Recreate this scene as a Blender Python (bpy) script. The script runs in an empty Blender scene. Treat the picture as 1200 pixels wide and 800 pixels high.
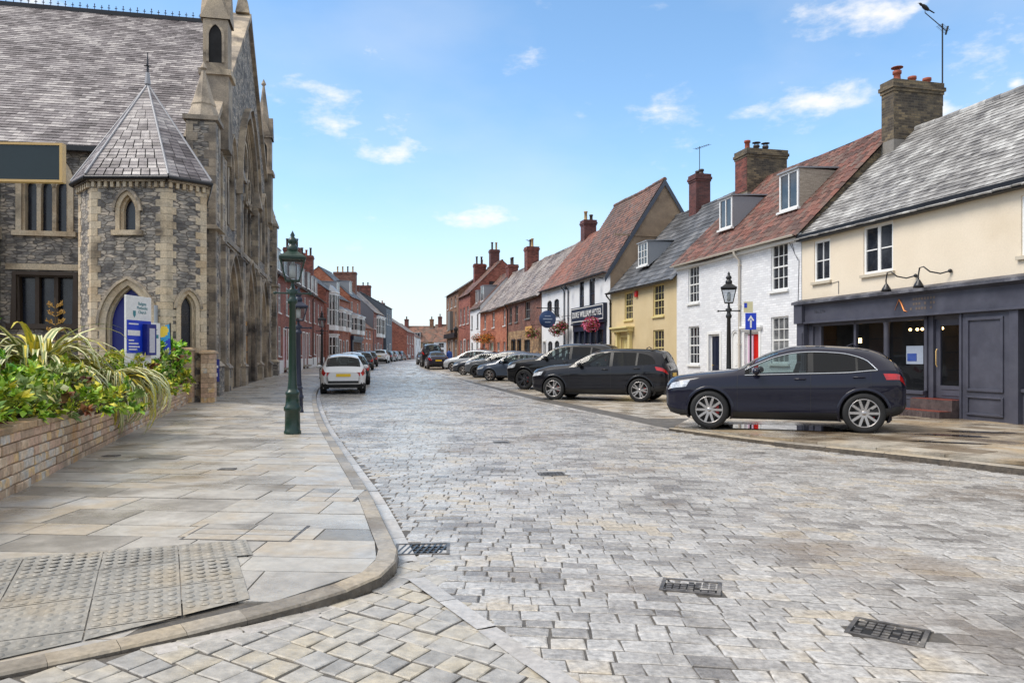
import bpy, math, random
from mathutils import Vector, Matrix
random.seed(7)
R = random.Random(11)
scn = bpy.context.scene
col = scn.collection
rad = math.radians
def lerp(a, b, t): return a + (b - a) * t
def interp(K, x):
    if x <= K[0][0]: return K[0][1]
    for (a, va), (b, vb) in zip(K, K[1:]):
        if x <= b: return va + (vb - va) * (x - a) / (b - a)
    return K[-1][1]
def pchip(K):
    n = len(K); xs = [k[0] for k in K]; ys = [k[1] for k in K]
    d = [(ys[i+1]-ys[i])/(xs[i+1]-xs[i]) for i in range(n-1)]
    m = [d[0]] + [0 if d[i-1]*d[i] <= 0 else 2*d[i-1]*d[i]/(d[i-1]+d[i]) for i in range(1, n-1)] + [d[-1]]
    def f(x):
        if x <= xs[0]: return ys[0]
        if x >= xs[-1]: return ys[-1]
        i = 0
        while x > xs[i+1]: i += 1
        h = xs[i+1]-xs[i]; t = (x-xs[i])/h
        return (2*t**3-3*t*t+1)*ys[i] + (t**3-2*t*t+t)*h*m[i] + (-2*t**3+3*t*t)*ys[i+1] + (t**3-t*t)*h*m[i+1]
    return f
def C(r, g, b):
    f = lambda v: (v/255/12.92) if v/255 <= .04045 else ((v/255+.055)/1.055)**2.4
    return (f(r), f(g), f(b), 1)

# ------------------------------------------------------------ materials
MATS = {}
def mat(name, cols, island=.0, nscale=3., ndet=4, rough=(.6, .8), bump=0., bscale=40., metal=0., spec=.5,
        brick=None, dirt=None, coat=0., uv=False, fine=.25, fscale=25., stretch=None, rscale=1.3, emit=None, distort=0, rubble=None):
    if name in MATS: return MATS[name]
    m = bpy.data.materials.new(name); MATS[name] = m; m.use_nodes = True
    nt = m.node_tree; N = nt.nodes; L = nt.links; b = N['Principled BSDF']
    def nd(t, **k):
        n = N.new(t)
        for a, v in k.items():
            if a in n.inputs: n.inputs[a].default_value = v
            else: setattr(n, a, v)
        return n
    def math_(op, a, c):
        n = nd('ShaderNodeMath', operation=op)
        for i, v in enumerate((a, c)):
            if hasattr(v, 'links'): L.new(v, n.inputs[i])
            else: n.inputs[i].default_value = v
        return n.outputs[0]
    tc = nd('ShaderNodeTexCoord'); vec = tc.outputs['UV'] if uv else tc.outputs['Object']
    if stretch:
        mp = nd('ShaderNodeMapping'); mp.inputs['Scale'].default_value = stretch; L.new(vec, mp.inputs[0]); vecs = mp.outputs[0]
    else: vecs = vec
    def noise(sc, det=4, v=vecs, dist=0.):
        n = nd('ShaderNodeTexNoise', Scale=sc, Detail=det, Roughness=.6, Distortion=dist); L.new(v, n.inputs['Vector']); return n.outputs['Fac']
    def ramp(fac, cs):
        r = nd('ShaderNodeValToRGB'); e = r.color_ramp.elements
        while len(e) < len(cs): e.new(.5)
        for i, (p, c) in enumerate(cs): e[i].position = p; e[i].color = c
        L.new(fac, r.inputs[0]); return r.outputs[0]
    if not isinstance(cols[0][0], (int, float)) or len(cols[0]) == 4:
        n_ = len(cols); cols = [(.3 + .4*i/max(1, n_-1), c) for i, c in enumerate(cols)]
        wide = True
    else: wide = False
    fac = math_('ADD', math_('MULTIPLY', math_('SUBTRACT', noise(nscale, ndet, dist=distort), .5), 1.6), .5) if False else noise(nscale, ndet, dist=distort)
    bf = None
    if brick:
        bw, bh, mcol, ms = brick[:4]
        bt = nd('ShaderNodeTexBrick', Scale=1.0); bt.offset = .5; bt.squash = 1
        bt.inputs['Brick Width'].default_value = bw; bt.inputs['Row Height'].default_value = bh
        bt.inputs['Mortar Size'].default_value = ms; bt.inputs['Mortar Smooth'].default_value = .3
        bt.inputs['Color1'].default_value = (0, 0, 0, 1); bt.inputs['Color2'].default_value = (1, 1, 1, 1); bt.inputs['Mortar'].default_value = (.5, .5, .5, 1)
        bt.inputs['Bias'].default_value = 0
        bv = vec
        if brick[0] < 0: pass
        elif len(brick) > 4:      # rough, uneven courses
            nn = nd('ShaderNodeTexNoise', Scale=brick[5] if len(brick) > 5 else 2.2, Detail=2); L.new(vec, nn.inputs['Vector'])
            vm = nd('ShaderNodeVectorMath', operation='MULTIPLY_ADD'); L.new(nn.outputs['Color'], vm.inputs[0])
            vm.inputs[1].default_value = (brick[4], brick[4]*.55, 0); L.new(vec, vm.inputs[2]); bv = vm.outputs[0]
        L.new(bv, bt.inputs['Vector'])
        sx = nd('ShaderNodeSeparateColor'); L.new(bt.outputs['Color'], sx.inputs[0])
        bf = bt.outputs['Fac']
        fac = math_('ADD', math_('MULTIPLY', math_('SUBTRACT', sx.outputs[0], .5), .45), fac)
    if rubble:      # uneven coursed rubble: stretched cells with mortar lines between them
        rw_, rh_, mcol, ms = rubble
        mp2 = nd('ShaderNodeMapping'); mp2.inputs['Scale'].default_value = (1/rw_, 1/rh_, 1); L.new(vec, mp2.inputs[0])
        nn = nd('ShaderNodeTexNoise', Scale=1.1, Detail=3); L.new(mp2.outputs[0], nn.inputs['Vector'])
        vm = nd('ShaderNodeVectorMath', operation='MULTIPLY_ADD'); L.new(nn.outputs['Color'], vm.inputs[0]); vm.inputs[1].default_value = (.7, .5, 0); L.new(mp2.outputs[0], vm.inputs[2])
        v1 = nd('ShaderNodeTexVoronoi', voronoi_dimensions='2D', Scale=1., Randomness=.8); L.new(vm.outputs[0], v1.inputs['Vector'])
        v2 = nd('ShaderNodeTexVoronoi', voronoi_dimensions='2D', feature='DISTANCE_TO_EDGE', Scale=1., Randomness=.8); L.new(vm.outputs[0], v2.inputs['Vector'])
        sc2 = nd('ShaderNodeSeparateColor'); L.new(v1.outputs['Color'], sc2.inputs[0])
        fac = math_('ADD', math_('MULTIPLY', math_('SUBTRACT', sc2.outputs[0], .5), .36), fac)
        mr0 = nd('ShaderNodeMapRange'); L.new(v2.outputs['Distance'], mr0.inputs[0]); mr0.inputs[1].default_value = ms; mr0.inputs[2].default_value = ms*2.6; mr0.inputs[3].default_value = 1; mr0.inputs[4].default_value = 0
        bf = mr0.outputs[0]; brick = rubble
    if island:
        g = nd('ShaderNodeNewGeometry')
        fac = math_('ADD', math_('MULTIPLY', math_('SUBTRACT', g.outputs['Random Per Island'], .5), island), fac)
    c = ramp(fac, cols) if len(cols) > 1 else None
    if c is None:
        rg = nd('ShaderNodeRGB'); rg.outputs[0].default_value = cols[0][1] if not wide else cols[0][1]; c = rg.outputs[0]
    if fine:
        mf = nd('ShaderNodeMapRange'); L.new(noise(fscale, 8, vec), mf.inputs[0]); mf.inputs[1].default_value = .3; mf.inputs[2].default_value = .7; mf.inputs[3].default_value = 1-fine; mf.inputs[4].default_value = 1+fine; f2 = mf.outputs[0]
        mx = nd('ShaderNodeMix', data_type='RGBA', blend_type='MULTIPLY'); mx.inputs[0].default_value = 1
        L.new(c, mx.inputs[6]); L.new(f2, mx.inputs[7]); c = mx.outputs[2]
    if dirt:
        dc, dsc, lo, hi = dirt[:4]
        df = noise(dsc, 6, vec, .4)
        mr = nd('ShaderNodeMapRange'); L.new(df, mr.inputs[0]); mr.inputs[1].default_value = lo; mr.inputs[2].default_value = hi
        mx = nd('ShaderNodeMix', data_type='RGBA'); L.new(mr.outputs[0], mx.inputs[0]); L.new(c, mx.inputs[6]); mx.inputs[7].default_value = dc; c = mx.outputs[2]
    if bf is not None:
        mx = nd('ShaderNodeMix', data_type='RGBA'); L.new(bf, mx.inputs[0]); L.new(c, mx.inputs[6]); mx.inputs[7].default_value = mcol; c = mx.outputs[2]
    L.new(c, b.inputs['Base Color'])
    mr = nd('ShaderNodeMapRange'); L.new(noise(rscale, 5, vec), mr.inputs[0]); mr.inputs[1].default_value = .35; mr.inputs[2].default_value = .65
    mr.inputs[3].default_value = rough[0]; mr.inputs[4].default_value = rough[1]; L.new(mr.outputs[0], b.inputs['Roughness'])
    b.inputs['Metallic'].default_value = metal; b.inputs['Specular IOR Level'].default_value = spec; b.inputs['Coat Weight'].default_value = coat; b.inputs['Coat Roughness'].default_value = .04
    if emit: b.inputs['Emission Color'].default_value = emit[0]; b.inputs['Emission Strength'].default_value = emit[1]
    if bump:
        h = noise(bscale, 5, vec)
        if bf is not None: h = math_('SUBTRACT', math_('MULTIPLY', h, .6), math_('MULTIPLY', bf, 1.2))
        bp = nd('ShaderNodeBump', Strength=min(1, bump), Distance=.02); L.new(h, bp.inputs['Height']); L.new(bp.outputs[0], b.inputs['Normal'])
    return m
def plain(name, c, rough=.5, metal=0, **k):
    return mat(name, [(0, C(*c)), (1, C(*c))], rough=(rough*.85, min(1, rough*1.15)), metal=metal, fine=k.pop('fine', .08), **k)

def glass_mat(name, tint, alpha, rough=.02):
    m = bpy.data.materials.new(name); MATS[name] = m; m.use_nodes = True; nt = m.node_tree; N = nt.nodes; L = nt.links
    N.remove(N['Principled BSDF']); o = N['Material Output']
    t = N.new('ShaderNodeBsdfTransparent'); t.inputs[0].default_value = tint
    d = N.new('ShaderNodeBsdfDiffuse'); d.inputs[0].default_value = (.012, .014, .018, 1)
    g = N.new('ShaderNodeBsdfGlossy'); g.inputs['Roughness'].default_value = rough
    mx = N.new('ShaderNodeMixShader'); mx.inputs[0].default_value = alpha; L.new(d.outputs[0], mx.inputs[1]); L.new(t.outputs[0], mx.inputs[2])
    lw = N.new('ShaderNodeLayerWeight'); lw.inputs[0].default_value = .5
    pw_ = N.new('ShaderNodeMath'); pw_.operation = 'POWER'; L.new(lw.outputs['Facing'], pw_.inputs[0]); pw_.inputs[1].default_value = 5.0
    f = N.new('ShaderNodeMath'); f.operation = 'MULTIPLY_ADD'; L.new(pw_.outputs[0], f.inputs[0]); f.inputs[1].default_value = .9; f.inputs[2].default_value = .035
    m2 = N.new('ShaderNodeMixShader'); L.new(f.outputs[0], m2.inputs[0]); L.new(mx.outputs[0], m2.inputs[1]); L.new(g.outputs[0], m2.inputs[2])
    L.new(m2.outputs[0], o.inputs[0]); return m

STONE = mat('rubble_stone', [C(92, 88, 86), C(132, 127, 121), C(156, 148, 138), C(190, 176, 158)], nscale=2.2, uv=True, rubble=(.27, .088, C(112, 104, 95), .03), bump=1., bscale=14, rough=(.7, .9), fine=.3, fscale=9, dirt=(C(50, 47, 45), .7, .56, .75))
DRESS = mat('dressed_stone', [C(182, 160, 130), C(202, 184, 156), C(190, 176, 154)], island=.3, nscale=1.4, bump=.3, bscale=18, rough=(.7, .9), dirt=(C(84, 76, 68), .8, .52, .72))
DRESSD = mat('weathered_stone', [C(126, 117, 106), C(166, 152, 134), C(190, 173, 148)], island=.3, nscale=.9, bump=.35, bscale=14, rough=(.7, .9), dirt=(C(58, 53, 50), .7, .47, .7))
SLATE_P = mat('purple_slate', [C(80, 74, 76), C(108, 101, 103), C(132, 126, 127), C(166, 160, 158)], island=.36, nscale=.8, bump=.3, rough=(.4, .65), fine=.25, fscale=8, stretch=(1, 1, 1))
SLATE_G = mat('grey_stone_slate', [C(98, 96, 96), C(128, 126, 124), C(146, 144, 142), C(176, 175, 172)], island=.26, nscale=1.6, bump=.3, bscale=20, rough=(.42, .65), fine=.2, fscale=7, dirt=(C(186, 185, 182), 1.6, .56, .8))
SLATE_D = mat('dark_concrete_tile', [C(58, 59, 62), C(84, 86, 90), C(112, 112, 114)], island=.3, nscale=.7, bump=.2, rough=(.45, .65), dirt=(C(40, 40, 40), .5, .55, .75))
PANT = mat('terracotta_pantile', [C(72, 44, 38), C(102, 58, 48), C(120, 74, 62), C(98, 76, 68)], island=.6, nscale=.8, bump=.2, rough=(.5, .75), fine=.2, dirt=(C(76, 58, 50), .7, .5, .75))
PANTB = mat('brown_plain_tile', [C(78, 58, 50), C(114, 80, 66), C(136, 94, 76), C(106, 88, 78)], island=.45, nscale=.6, bump=.2, rough=(.55, .75), fine=.2, dirt=(C(86, 74, 66), .5, .48, .7))
PANTO = mat('orange_pantile', [C(90, 56, 46), C(122, 72, 58), C(138, 88, 72), C(104, 78, 68)], island=.45, nscale=.5, bump=.2, rough=(.55, .75), dirt=(C(88, 66, 58), .6, .5, .7))
SLATE_B = mat('brown_grey_slate', [C(90, 80, 76), C(128, 116, 110), C(156, 144, 136)], island=.4, nscale=.5, bump=.2, rough=(.5, .7), dirt=(C(172, 164, 154), .4, .52, .72))
BRICK_R = mat('red_brick', [C(108, 54, 44), C(138, 74, 60), C(156, 94, 78)], nscale=1.2, uv=True, brick=(.22, .075, C(140, 108, 92), .006), bump=.3, bscale=40, rough=(.7, .9), fine=.2, dirt=(C(96, 48, 40), .6, .55, .75))
BRICK_C = mat('sooty_red_brick', [C(82, 44, 38), C(114, 58, 50), C(134, 76, 64)], nscale=1.6, uv=True, brick=(.22, .075, C(104, 84, 76), .006), bump=.3, bscale=40, rough=(.75, .9), dirt=(C(64, 48, 44), .7, .5, .72))
BRICK_O = mat('orange_brick', [C(138, 76, 56), C(164, 94, 70), C(178, 114, 88)], nscale=1.2, uv=True, brick=(.22, .075, C(160, 122, 96), .006), bump=.3, bscale=40, rough=(.7, .9), fine=.2, dirt=(C(130, 68, 48), .6, .55, .75))
BRICK_B = mat('brown_brick', [C(96, 66, 48), C(130, 92, 68), C(146, 112, 86)], nscale=1.2, uv=True, brick=(.22, .075, C(120, 104, 90), .006), bump=.3, bscale=40, rough=(.7, .9), fine=.2, dirt=(C(84, 64, 52), .6, .55, .75))
BRICK_Y = mat('sooty_gault_brick', [C(66, 58, 48), C(100, 88, 70), C(128, 112, 86)], nscale=1.5, uv=True, brick=(.22, .075, C(92, 84, 74), .008), bump=.4, bscale=40, rough=(.75, .9), dirt=(C(52, 47, 42), .9, .5, .72))
BRICK_W = mat('white_painted_brick', [C(212, 213, 216), C(230, 231, 233)], nscale=1.0, uv=True, brick=(.23, .078, C(206, 207, 210), .009), bump=.45, bscale=16, rough=(.55, .75), fine=.05, dirt=(C(196, 194, 190), .5, .62, .85))
WHITE_R = mat('white_render', [C(214, 216, 220), C(228, 229, 231)], nscale=.8, bump=.15, rough=(.6, .8), fine=.05, dirt=(C(184, 180, 172), .45, .52, .85))
CREAM = mat('cream_render', [C(216, 202, 180), C(224, 211, 190)], nscale=.8, bump=.15, bscale=14, rough=(.65, .85), fine=.05, dirt=(C(196, 178, 150), .45, .52, .85))
YELLOW = mat('ochre_render', [C(196, 176, 136), C(208, 189, 150)], nscale=.8, bump=.12, bscale=14, rough=(.65, .85), fine=.06, dirt=(C(182, 160, 120), .35, .52, .85))
BROWNR = mat('brown_cement_render', [C(140, 120, 100), C(164, 142, 118), C(152, 130, 108)], nscale=.7, bump=.2, bscale=12, rough=(.7, .9), fine=.12, dirt=(C(116, 100, 86), .45, .48, .7))
OLDST = mat('old_rubble_wall', [C(110, 84, 60), C(150, 118, 84), C(172, 142, 104)], nscale=1.5, uv=True, rubble=(.36, .2, C(138, 116, 92), .05), bump=.8, bscale=12, rough=(.7, .9))
WHITE = plain('white_paint', (226, 226, 224), .45)
CREAMP = plain('cream_paint', (214, 198, 140), .5)
YPAINT = plain('ochre_paint', (206, 178, 104), .55)
BLACKP = plain('black_paint', (24, 25, 30), .4)
NAVYP = plain('navy_paint', (24, 32, 54), .45)
GREYP = mat('slate_grey_paint', [C(62, 63, 74), C(78, 79, 91)], nscale=1.6, rough=(.35, .55), fine=.1, fscale=6, dirt=(C(84, 85, 94), .9, .5, .8))
GREYW = mat('weathered_lead', [C(48, 48, 54), C(72, 72, 80), C(112, 112, 118)], nscale=2.4, rough=(.4, .7), bump=.3, bscale=10, fine=.3)
LEAD = plain('lead_sheet', (142, 146, 152), .5)
PANE = mat('window_pane', [C(16, 18, 22), C(34, 38, 46), C(66, 70, 76)], island=.5, nscale=1.3, rough=(.03, .08), spec=.9, fine=.0)
PANEL_ = mat('leaded_pane', [C(18, 21, 32), C(34, 39, 52)], nscale=2, rough=(.15, .3), spec=.6, fine=.3, fscale=10)
NET = mat('net_curtained_pane', [C(70, 72, 76), C(120, 122, 124), C(150, 150, 150)], island=.5, nscale=2, rough=(.04, .1), spec=.9, fine=.1)
SHOPG = glass_mat('shop_glass', (.9, .92, .95, 1), .92)
CARG = glass_mat('car_glass', (.60, .70, .70, 1), .86)
CARGD = glass_mat('privacy_glass', (.10, .11, .13, 1), .7)
LAMPG = glass_mat('lantern_glass', (.82, .85, .88, 1), .9)
IRON_G = plain('green_iron', (9, 44, 34), .4, coat=.2)
IRON_B = plain('black_iron', (22, 24, 26), .42)
IRONF = mat('worn_cast_iron', [C(66, 64, 62), C(100, 96, 93), C(136, 130, 122)], nscale=8, rough=(.3, .55), metal=.35, bump=.3, bscale=60)
WOODD = mat('ochre_oak', [C(150, 104, 44), C(186, 136, 66), C(170, 120, 56)], nscale=3, stretch=(8, 8, .6), rough=(.5, .7), fine=.2)
TERRA = plain('terracotta_pot', (142, 70, 48), .7, fine=.25)
POTD = plain('sooty_pot', (62, 50, 44), .75, fine=.25)
POTY = plain('buff_pot', (168, 138, 96), .75, fine=.25)
FLASH = plain('mortar_flashing', (126, 122, 116), .8, fine=.2)
RED = plain('red_paint', (200, 30, 22), .4); PINK = plain('pink_paint', (214, 120, 150), .45); BLUE = plain('sign_blue', (24, 60, 190), .4)
BLUED = plain('royal_blue', (22, 34, 120), .4); CYAN = plain('banner_cyan', (56, 160, 214), .6); YEL = plain('sunny_yellow', (240, 206, 70), .6)
TEAL = plain('teal_print', (62, 130, 140), .5); GOLD = plain('gold_paint', (206, 172, 112), .4); COPPER = plain('copper_leaf', (210, 130, 70), .35, metal=.4)
DARKG = plain('dark_green_board', (22, 40, 44), .35)
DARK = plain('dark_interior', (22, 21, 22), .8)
SOIL = mat('soil', [C(48, 36, 28), C(70, 54, 42)], nscale=6, bump=.6)

# ------------------------------------------------------------ mesh builder
class MB:
    def __init__(s): s.v = []; s.f = []; s.m = []; s.s = []
    def add(s, vs, fs, m=0, sm=False):
        o = len(s.v); s.v.extend([tuple(v) for v in vs])
        for f in fs: s.f.append([i+o for i in f]); s.m.append(m); s.s.append(sm)
    def quad(s, *p, m=0, sm=False): s.add(p, [list(range(len(p)))], m, sm)
    def box(s, x0, x1, y0, y1, z0, z1, m=0):
        s.add([(x0,y0,z0),(x1,y0,z0),(x1,y1,z0),(x0,y1,z0),(x0,y0,z1),(x1,y0,z1),(x1,y1,z1),(x0,y1,z1)],
              [(0,3,2,1),(4,5,6,7),(0,1,5,4),(1,2,6,5),(2,3,7,6),(3,0,4,7)], m)
    def frust(s, cx, cy, z0, z1, a0, b0, a1, b1, m=0):   # tapered block
        s.add([(cx-a0,cy-b0,z0),(cx+a0,cy-b0,z0),(cx+a0,cy+b0,z0),(cx-a0,cy+b0,z0),(cx-a1,cy-b1,z1),(cx+a1,cy-b1,z1),(cx+a1,cy+b1,z1),(cx-a1,cy+b1,z1)],
              [(0,3,2,1),(4,5,6,7),(0,1,5,4),(1,2,6,5),(2,3,7,6),(3,0,4,7)], m)
    def prism(s, pts, y0, y1, m=0):    # polygon in x,z (ccw seen from -y) extruded along y
        n = len(pts); s.add([(p[0],y0,p[1]) for p in pts]+[(p[0],y1,p[1]) for p in pts],
              [list(range(n)), list(range(2*n-1, n-1, -1))]+[(i, i+n, (i+1)%n+n, (i+1)%n) for i in range(n)], m)
    def slab(s, pts, z0, z1, m=0):     # polygon in x,y extruded along z
        n = len(pts); s.add([(p[0],p[1],z0) for p in pts]+[(p[0],p[1],z1) for p in pts],
              [list(range(n-1,-1,-1)), list(range(n, 2*n))]+[(i, (i+1)%n, (i+1)%n+n, i+n) for i in range(n)], m)
    def tube(s, pts, r, n=8, m=0, cap=True):
        pts = [Vector(p) for p in pts]; k = len(pts); rs = r if isinstance(r, (list, tuple)) else [r]*k
        vs = []; up = None
        for i, p in enumerate(pts):
            d = (pts[min(i+1,k-1)]-pts[max(i-1,0)]).normalized()
            if up is None: up = Vector((0,0,1)) if abs(d.z) < .9 else Vector((1,0,0))
            a = d.cross(up).normalized(); b = a.cross(d).normalized(); up = b
            for j in range(n):
                t = 2*math.pi*j/n; vs.append(p + (a*math.cos(t)+b*math.sin(t))*rs[i])
        fs = [(i*n+j, i*n+(j+1)%n, (i+1)*n+(j+1)%n, (i+1)*n+j) for i in range(k-1) for j in range(n)]
        s.add(vs, fs, m, n > 5)
        if cap: s.add(vs[:n], [list(range(n-1,-1,-1))], m); s.add(vs[-n:], [list(range(n))], m)
    def lathe(s, prof, cx=0, cy=0, cz=0, n=16, m=0, axis='z', sm=True):
        vs = []
        for r, h in prof:
            for j in range(n):
                t = 2*math.pi*j/n; a, b = r*math.cos(t), r*math.sin(t)
                vs.append((cx+a, cy+b, cz+h) if axis == 'z' else (cx+a, cy+h, cz+b) if axis == 'y' else (cx+h, cy+a, cz+b))
        k = len(prof); fl = axis == 'y'
        fs = []
        for i in range(k-1):
            for j in range(n):
                q = (i*n+j, i*n+(j+1)%n, (i+1)*n+(j+1)%n, (i+1)*n+j); fs.append(q[::-1] if fl else q)
        s.add(vs, fs, m, sm)
    def ball(s, c, r, n=10, m=0):
        r = r if isinstance(r, (tuple, list)) else (r, r, r); k = n//2+1; vs = []
        for i in range(k):
            a = math.pi*i/(k-1)
            for j in range(n):
                t = 2*math.pi*j/n; vs.append((c[0]+r[0]*math.sin(a)*math.cos(t), c[1]+r[1]*math.sin(a)*math.sin(t), c[2]-r[2]*math.cos(a)))
        s.add(vs, [(i*n+j, i*n+(j+1)%n, (i+1)*n+(j+1)%n, (i+1)*n+j) for i in range(k-1) for j in range(n)], m, True)
    def weld(s):
        d = {}; mp = []; nv = []
        for v in s.v:
            k = (round(v[0], 4), round(v[1], 4), round(v[2], 4))
            if k not in d: d[k] = len(nv); nv.append(v)
            mp.append(d[k])
        f2, m2, s2 = [], [], []
        for f, m, sm in zip(s.f, s.m, s.s):
            q = []
            for i in f:
                j = mp[i]
                if j not in q: q.append(j)
            if len(q) > 2: f2.append(q); m2.append(m); s2.append(sm)
        s.v, s.f, s.m, s.s = nv, f2, m2, s2; return s
    def build(s, name, mats, parent=None, uv=True, loc=None, rotz=0., bevel=0, fn=None):
        if fn: s.v = [fn(v) for v in s.v]
        me = bpy.data.meshes.new(name); me.from_pydata(s.v, [], s.f); me.update()
        for x in (mats if isinstance(mats, (list, tuple)) else [mats]): me.materials.append(x)
        me.polygons.foreach_set('material_index', s.m); me.polygons.foreach_set('use_smooth', s.s)
        if uv:
            l = me.uv_layers.new(name='UVMap').data; V = me.vertices
            for p in me.polygons:
                n = p.normal
                if abs(n.z) > .97: t = Vector((1,0,0)); b = Vector((0,1,0))
                else: t = Vector((-n.y, n.x, 0)).normalized(); b = n.cross(t)
                for li in p.loop_indices:
                    c = V[me.loops[li].vertex_index].co; l[li].uv = (c.dot(t), c.dot(b) if abs(n.z) > .05 else c.z)
        o = bpy.data.objects.new(name, me); col.objects.link(o)
        if parent: o.parent = parent
        if loc: o.location = loc
        o.rotation_euler.z = rotz
        if bevel:
            bm = o.modifiers.new('bevel', 'BEVEL'); bm.width = bevel; bm.segments = 2; bm.limit_method = 'ANGLE'; bm.angle_limit = rad(40)
        return o
def tag(o, label=None, cat=None, group=None, kind=None):
    for k, v in (('label', label), ('category', cat), ('group', group), ('kind', kind)):
        if v: o[k] = v
    return o
def empty(name, label, cat, loc=(0,0,0), rotz=0., group=None):
    o = bpy.data.objects.new(name, None); col.objects.link(o); o.location = loc; o.rotation_euler.z = rotz; o.empty_display_size = .2
    return tag(o, label, cat, group)
def text(name, s, size, m, parent, loc, rot, ext=.004, align='CENTER', sx=1.):
    cu = bpy.data.curves.new(name, 'FONT'); cu.body = s; cu.size = size; cu.extrude = ext; cu.align_x = align; cu.align_y = 'CENTER'; cu.space_line = .95
    t = bpy.data.objects.new('tmp', cu); col.objects.link(t)
    dg = bpy.context.evaluated_depsgraph_get(); me = bpy.data.meshes.new_from_object(t.evaluated_get(dg)); bpy.data.objects.remove(t)
    me.materials.clear(); me.materials.append(m)
    o = bpy.data.objects.new(name, me); col.objects.link(o); o.parent = parent; o.location = loc; o.rotation_euler = rot; o.scale.x = sx
    return o
def gz(y): return 0 if y < 24 else .0095*(min(y, 150)-24)
# ------------------------------------------------------------ ground
SETT = mat('worn_setts', [C(122, 118, 114), C(150, 146, 141), C(163, 160, 156), C(178, 175, 171), C(174, 164, 148)], island=.3, nscale=.9, rough=(.07, .34), rscale=2.5, bump=.5, bscale=30, fine=.34, fscale=26, dirt=(C(124, 108, 90), .6, .54, .74), spec=.6)
COBB = mat('pale_cobbles', [C(136, 133, 128), C(158, 155, 150), C(164, 160, 152), C(172, 163, 145), C(152, 150, 146)], island=.3, nscale=.9, rough=(.3, .6), bump=.5, bscale=30, fine=.25, fscale=14, dirt=(C(120, 112, 102), .9, .6, .75))
FLAG = mat('yorkstone_flags', [C(130, 125, 117), C(156, 151, 143), C(174, 170, 162), C(168, 157, 140), C(166, 164, 160)], island=.34, nscale=.8, rough=(.2, .55), rscale=1.2, bump=.3, bscale=25, fine=.14, fscale=12, dirt=(C(118, 106, 88), .8, .56, .72), spec=.55)
FLAGW = mat('wet_brown_flags', [C(128, 114, 96), C(158, 146, 128), C(178, 170, 156), C(166, 148, 122)], island=.5, nscale=.5, rough=(.08, .5), rscale=.9, bump=.25, bscale=25, fine=.22, fscale=8, dirt=(C(84, 70, 54), .6, .5, .66), spec=.6)
FLAGB = mat('bay_flags', [C(142, 132, 118), C(168, 160, 148), C(182, 176, 166), C(172, 158, 138)], island=.4, nscale=.5, rough=(.12, .5), rscale=.9, bump=.25, fine=.2, fscale=8, dirt=(C(112, 98, 82), .5, .54, .7), spec=.6)
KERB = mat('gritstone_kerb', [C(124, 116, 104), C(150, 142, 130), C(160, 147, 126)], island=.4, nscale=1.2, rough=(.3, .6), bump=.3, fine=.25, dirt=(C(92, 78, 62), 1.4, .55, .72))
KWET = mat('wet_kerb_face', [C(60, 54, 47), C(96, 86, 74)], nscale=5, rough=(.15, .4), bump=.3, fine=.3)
CHAN = mat('channel_stone', [C(158, 153, 147), C(182, 177, 171)], island=.4, nscale=2, rough=(.2, .45), bump=.2, fine=.2)
TACT = mat('buff_tactile_paving', [C(118, 116, 110), C(144, 141, 134), C(152, 141, 122)], island=.0, nscale=1.6, rough=(.35, .65), bump=.3, fine=.25, dirt=(C(112, 104, 92), 1.2, .56, .72))
JOINT = mat('joint_grit', [C(66, 62, 57), C(100, 95, 88)], nscale=4, rough=(.4, .8), bump=.5)
FAR = mat('far_paving', [C(140, 136, 132), C(172, 168, 164)], nscale=.5, rough=(.25, .5), bump=.2, fine=.2)

g = MB()
ys = [-60, -20, 0, 10, 24] + [24+6*i for i in range(1, 22)] + [155, 300, 900, 2500]
for a, b in zip(ys, ys[1:]):
    za, zb = gz(a)-.02, gz(b)-.02
    g.quad((-2500, a, za), (2500, a, za), (2500, b, zb), (-2500, b, zb))
tag(g.build('ground', JOINT, uv=False), kind='structure')
rb = MB()
for i in range(48):
    a, b = i*2-2, i*2
    rb.quad((-30, a, gz(a)+.0005), (14, a, gz(a)+.0005), (14, b, gz(b)+.0005), (-30, b, gz(b)+.0005))
tag(rb.build('road_bed', JOINT, uv=False), kind='structure')

def offset_line(P, d):      # to the left of travel direction
    out = []
    for i, p in enumerate(P):
        a, b = P[max(i-1, 0)], P[min(i+1, len(P)-1)]
        t = Vector((b[0]-a[0], b[1]-a[1])).normalized(); out.append((p[0]-t.y*d, p[1]+t.x*d))
    return out
def resample(P, step):
    out = [P[0]]; acc = 0
    for a, b in zip(P, P[1:]):
        L = math.dist(a, b); s = step-acc
        while s <= L: out.append((lerp(a[0], b[0], s/L), lerp(a[1], b[1], s/L))); s += step
        acc = L-(s-step)
    if math.dist(out[-1], P[-1]) > step*.2: out.append(P[-1])
    return out
def smooth(P, n=2):
    for _ in range(n):
        Q = [P[0]]
        for a, b in zip(P, P[1:]): Q += [(lerp(a[0],b[0],.25), lerp(a[1],b[1],.25)), (lerp(a[0],b[0],.75), lerp(a[1],b[1],.75))]
        P = Q+[P[-1]]
    return P
KL = smooth([(-6, .6), (-3.2, 2.6), (-2.24, 3.29), (-1.84, 3.6), (-1.28, 4.03), (-.98, 4.31), (-.76, 4.62), (-.74, 5.1), (-.9, 5.63), (-1.34, 7.26), (-1.92, 9.12), (-2.72, 11.68), (-3.8, 15.2), (-5.22, 20.2), (-6.95, 26.6), (-8.6, 33.8), (-12.6, 62), (-15.2, 78), (-17.2, 94), (-17.8, 112), (-17.4, 150)])
KLi = offset_line(KL, .145)
KLy = sorted([(p[1], p[0]) for p in KL]); KLiy = sorted([(p[1], p[0]) for p in KLi])
kx = lambda y: interp(KLy, y); kxi = lambda y: interp(KLiy, y)
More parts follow.
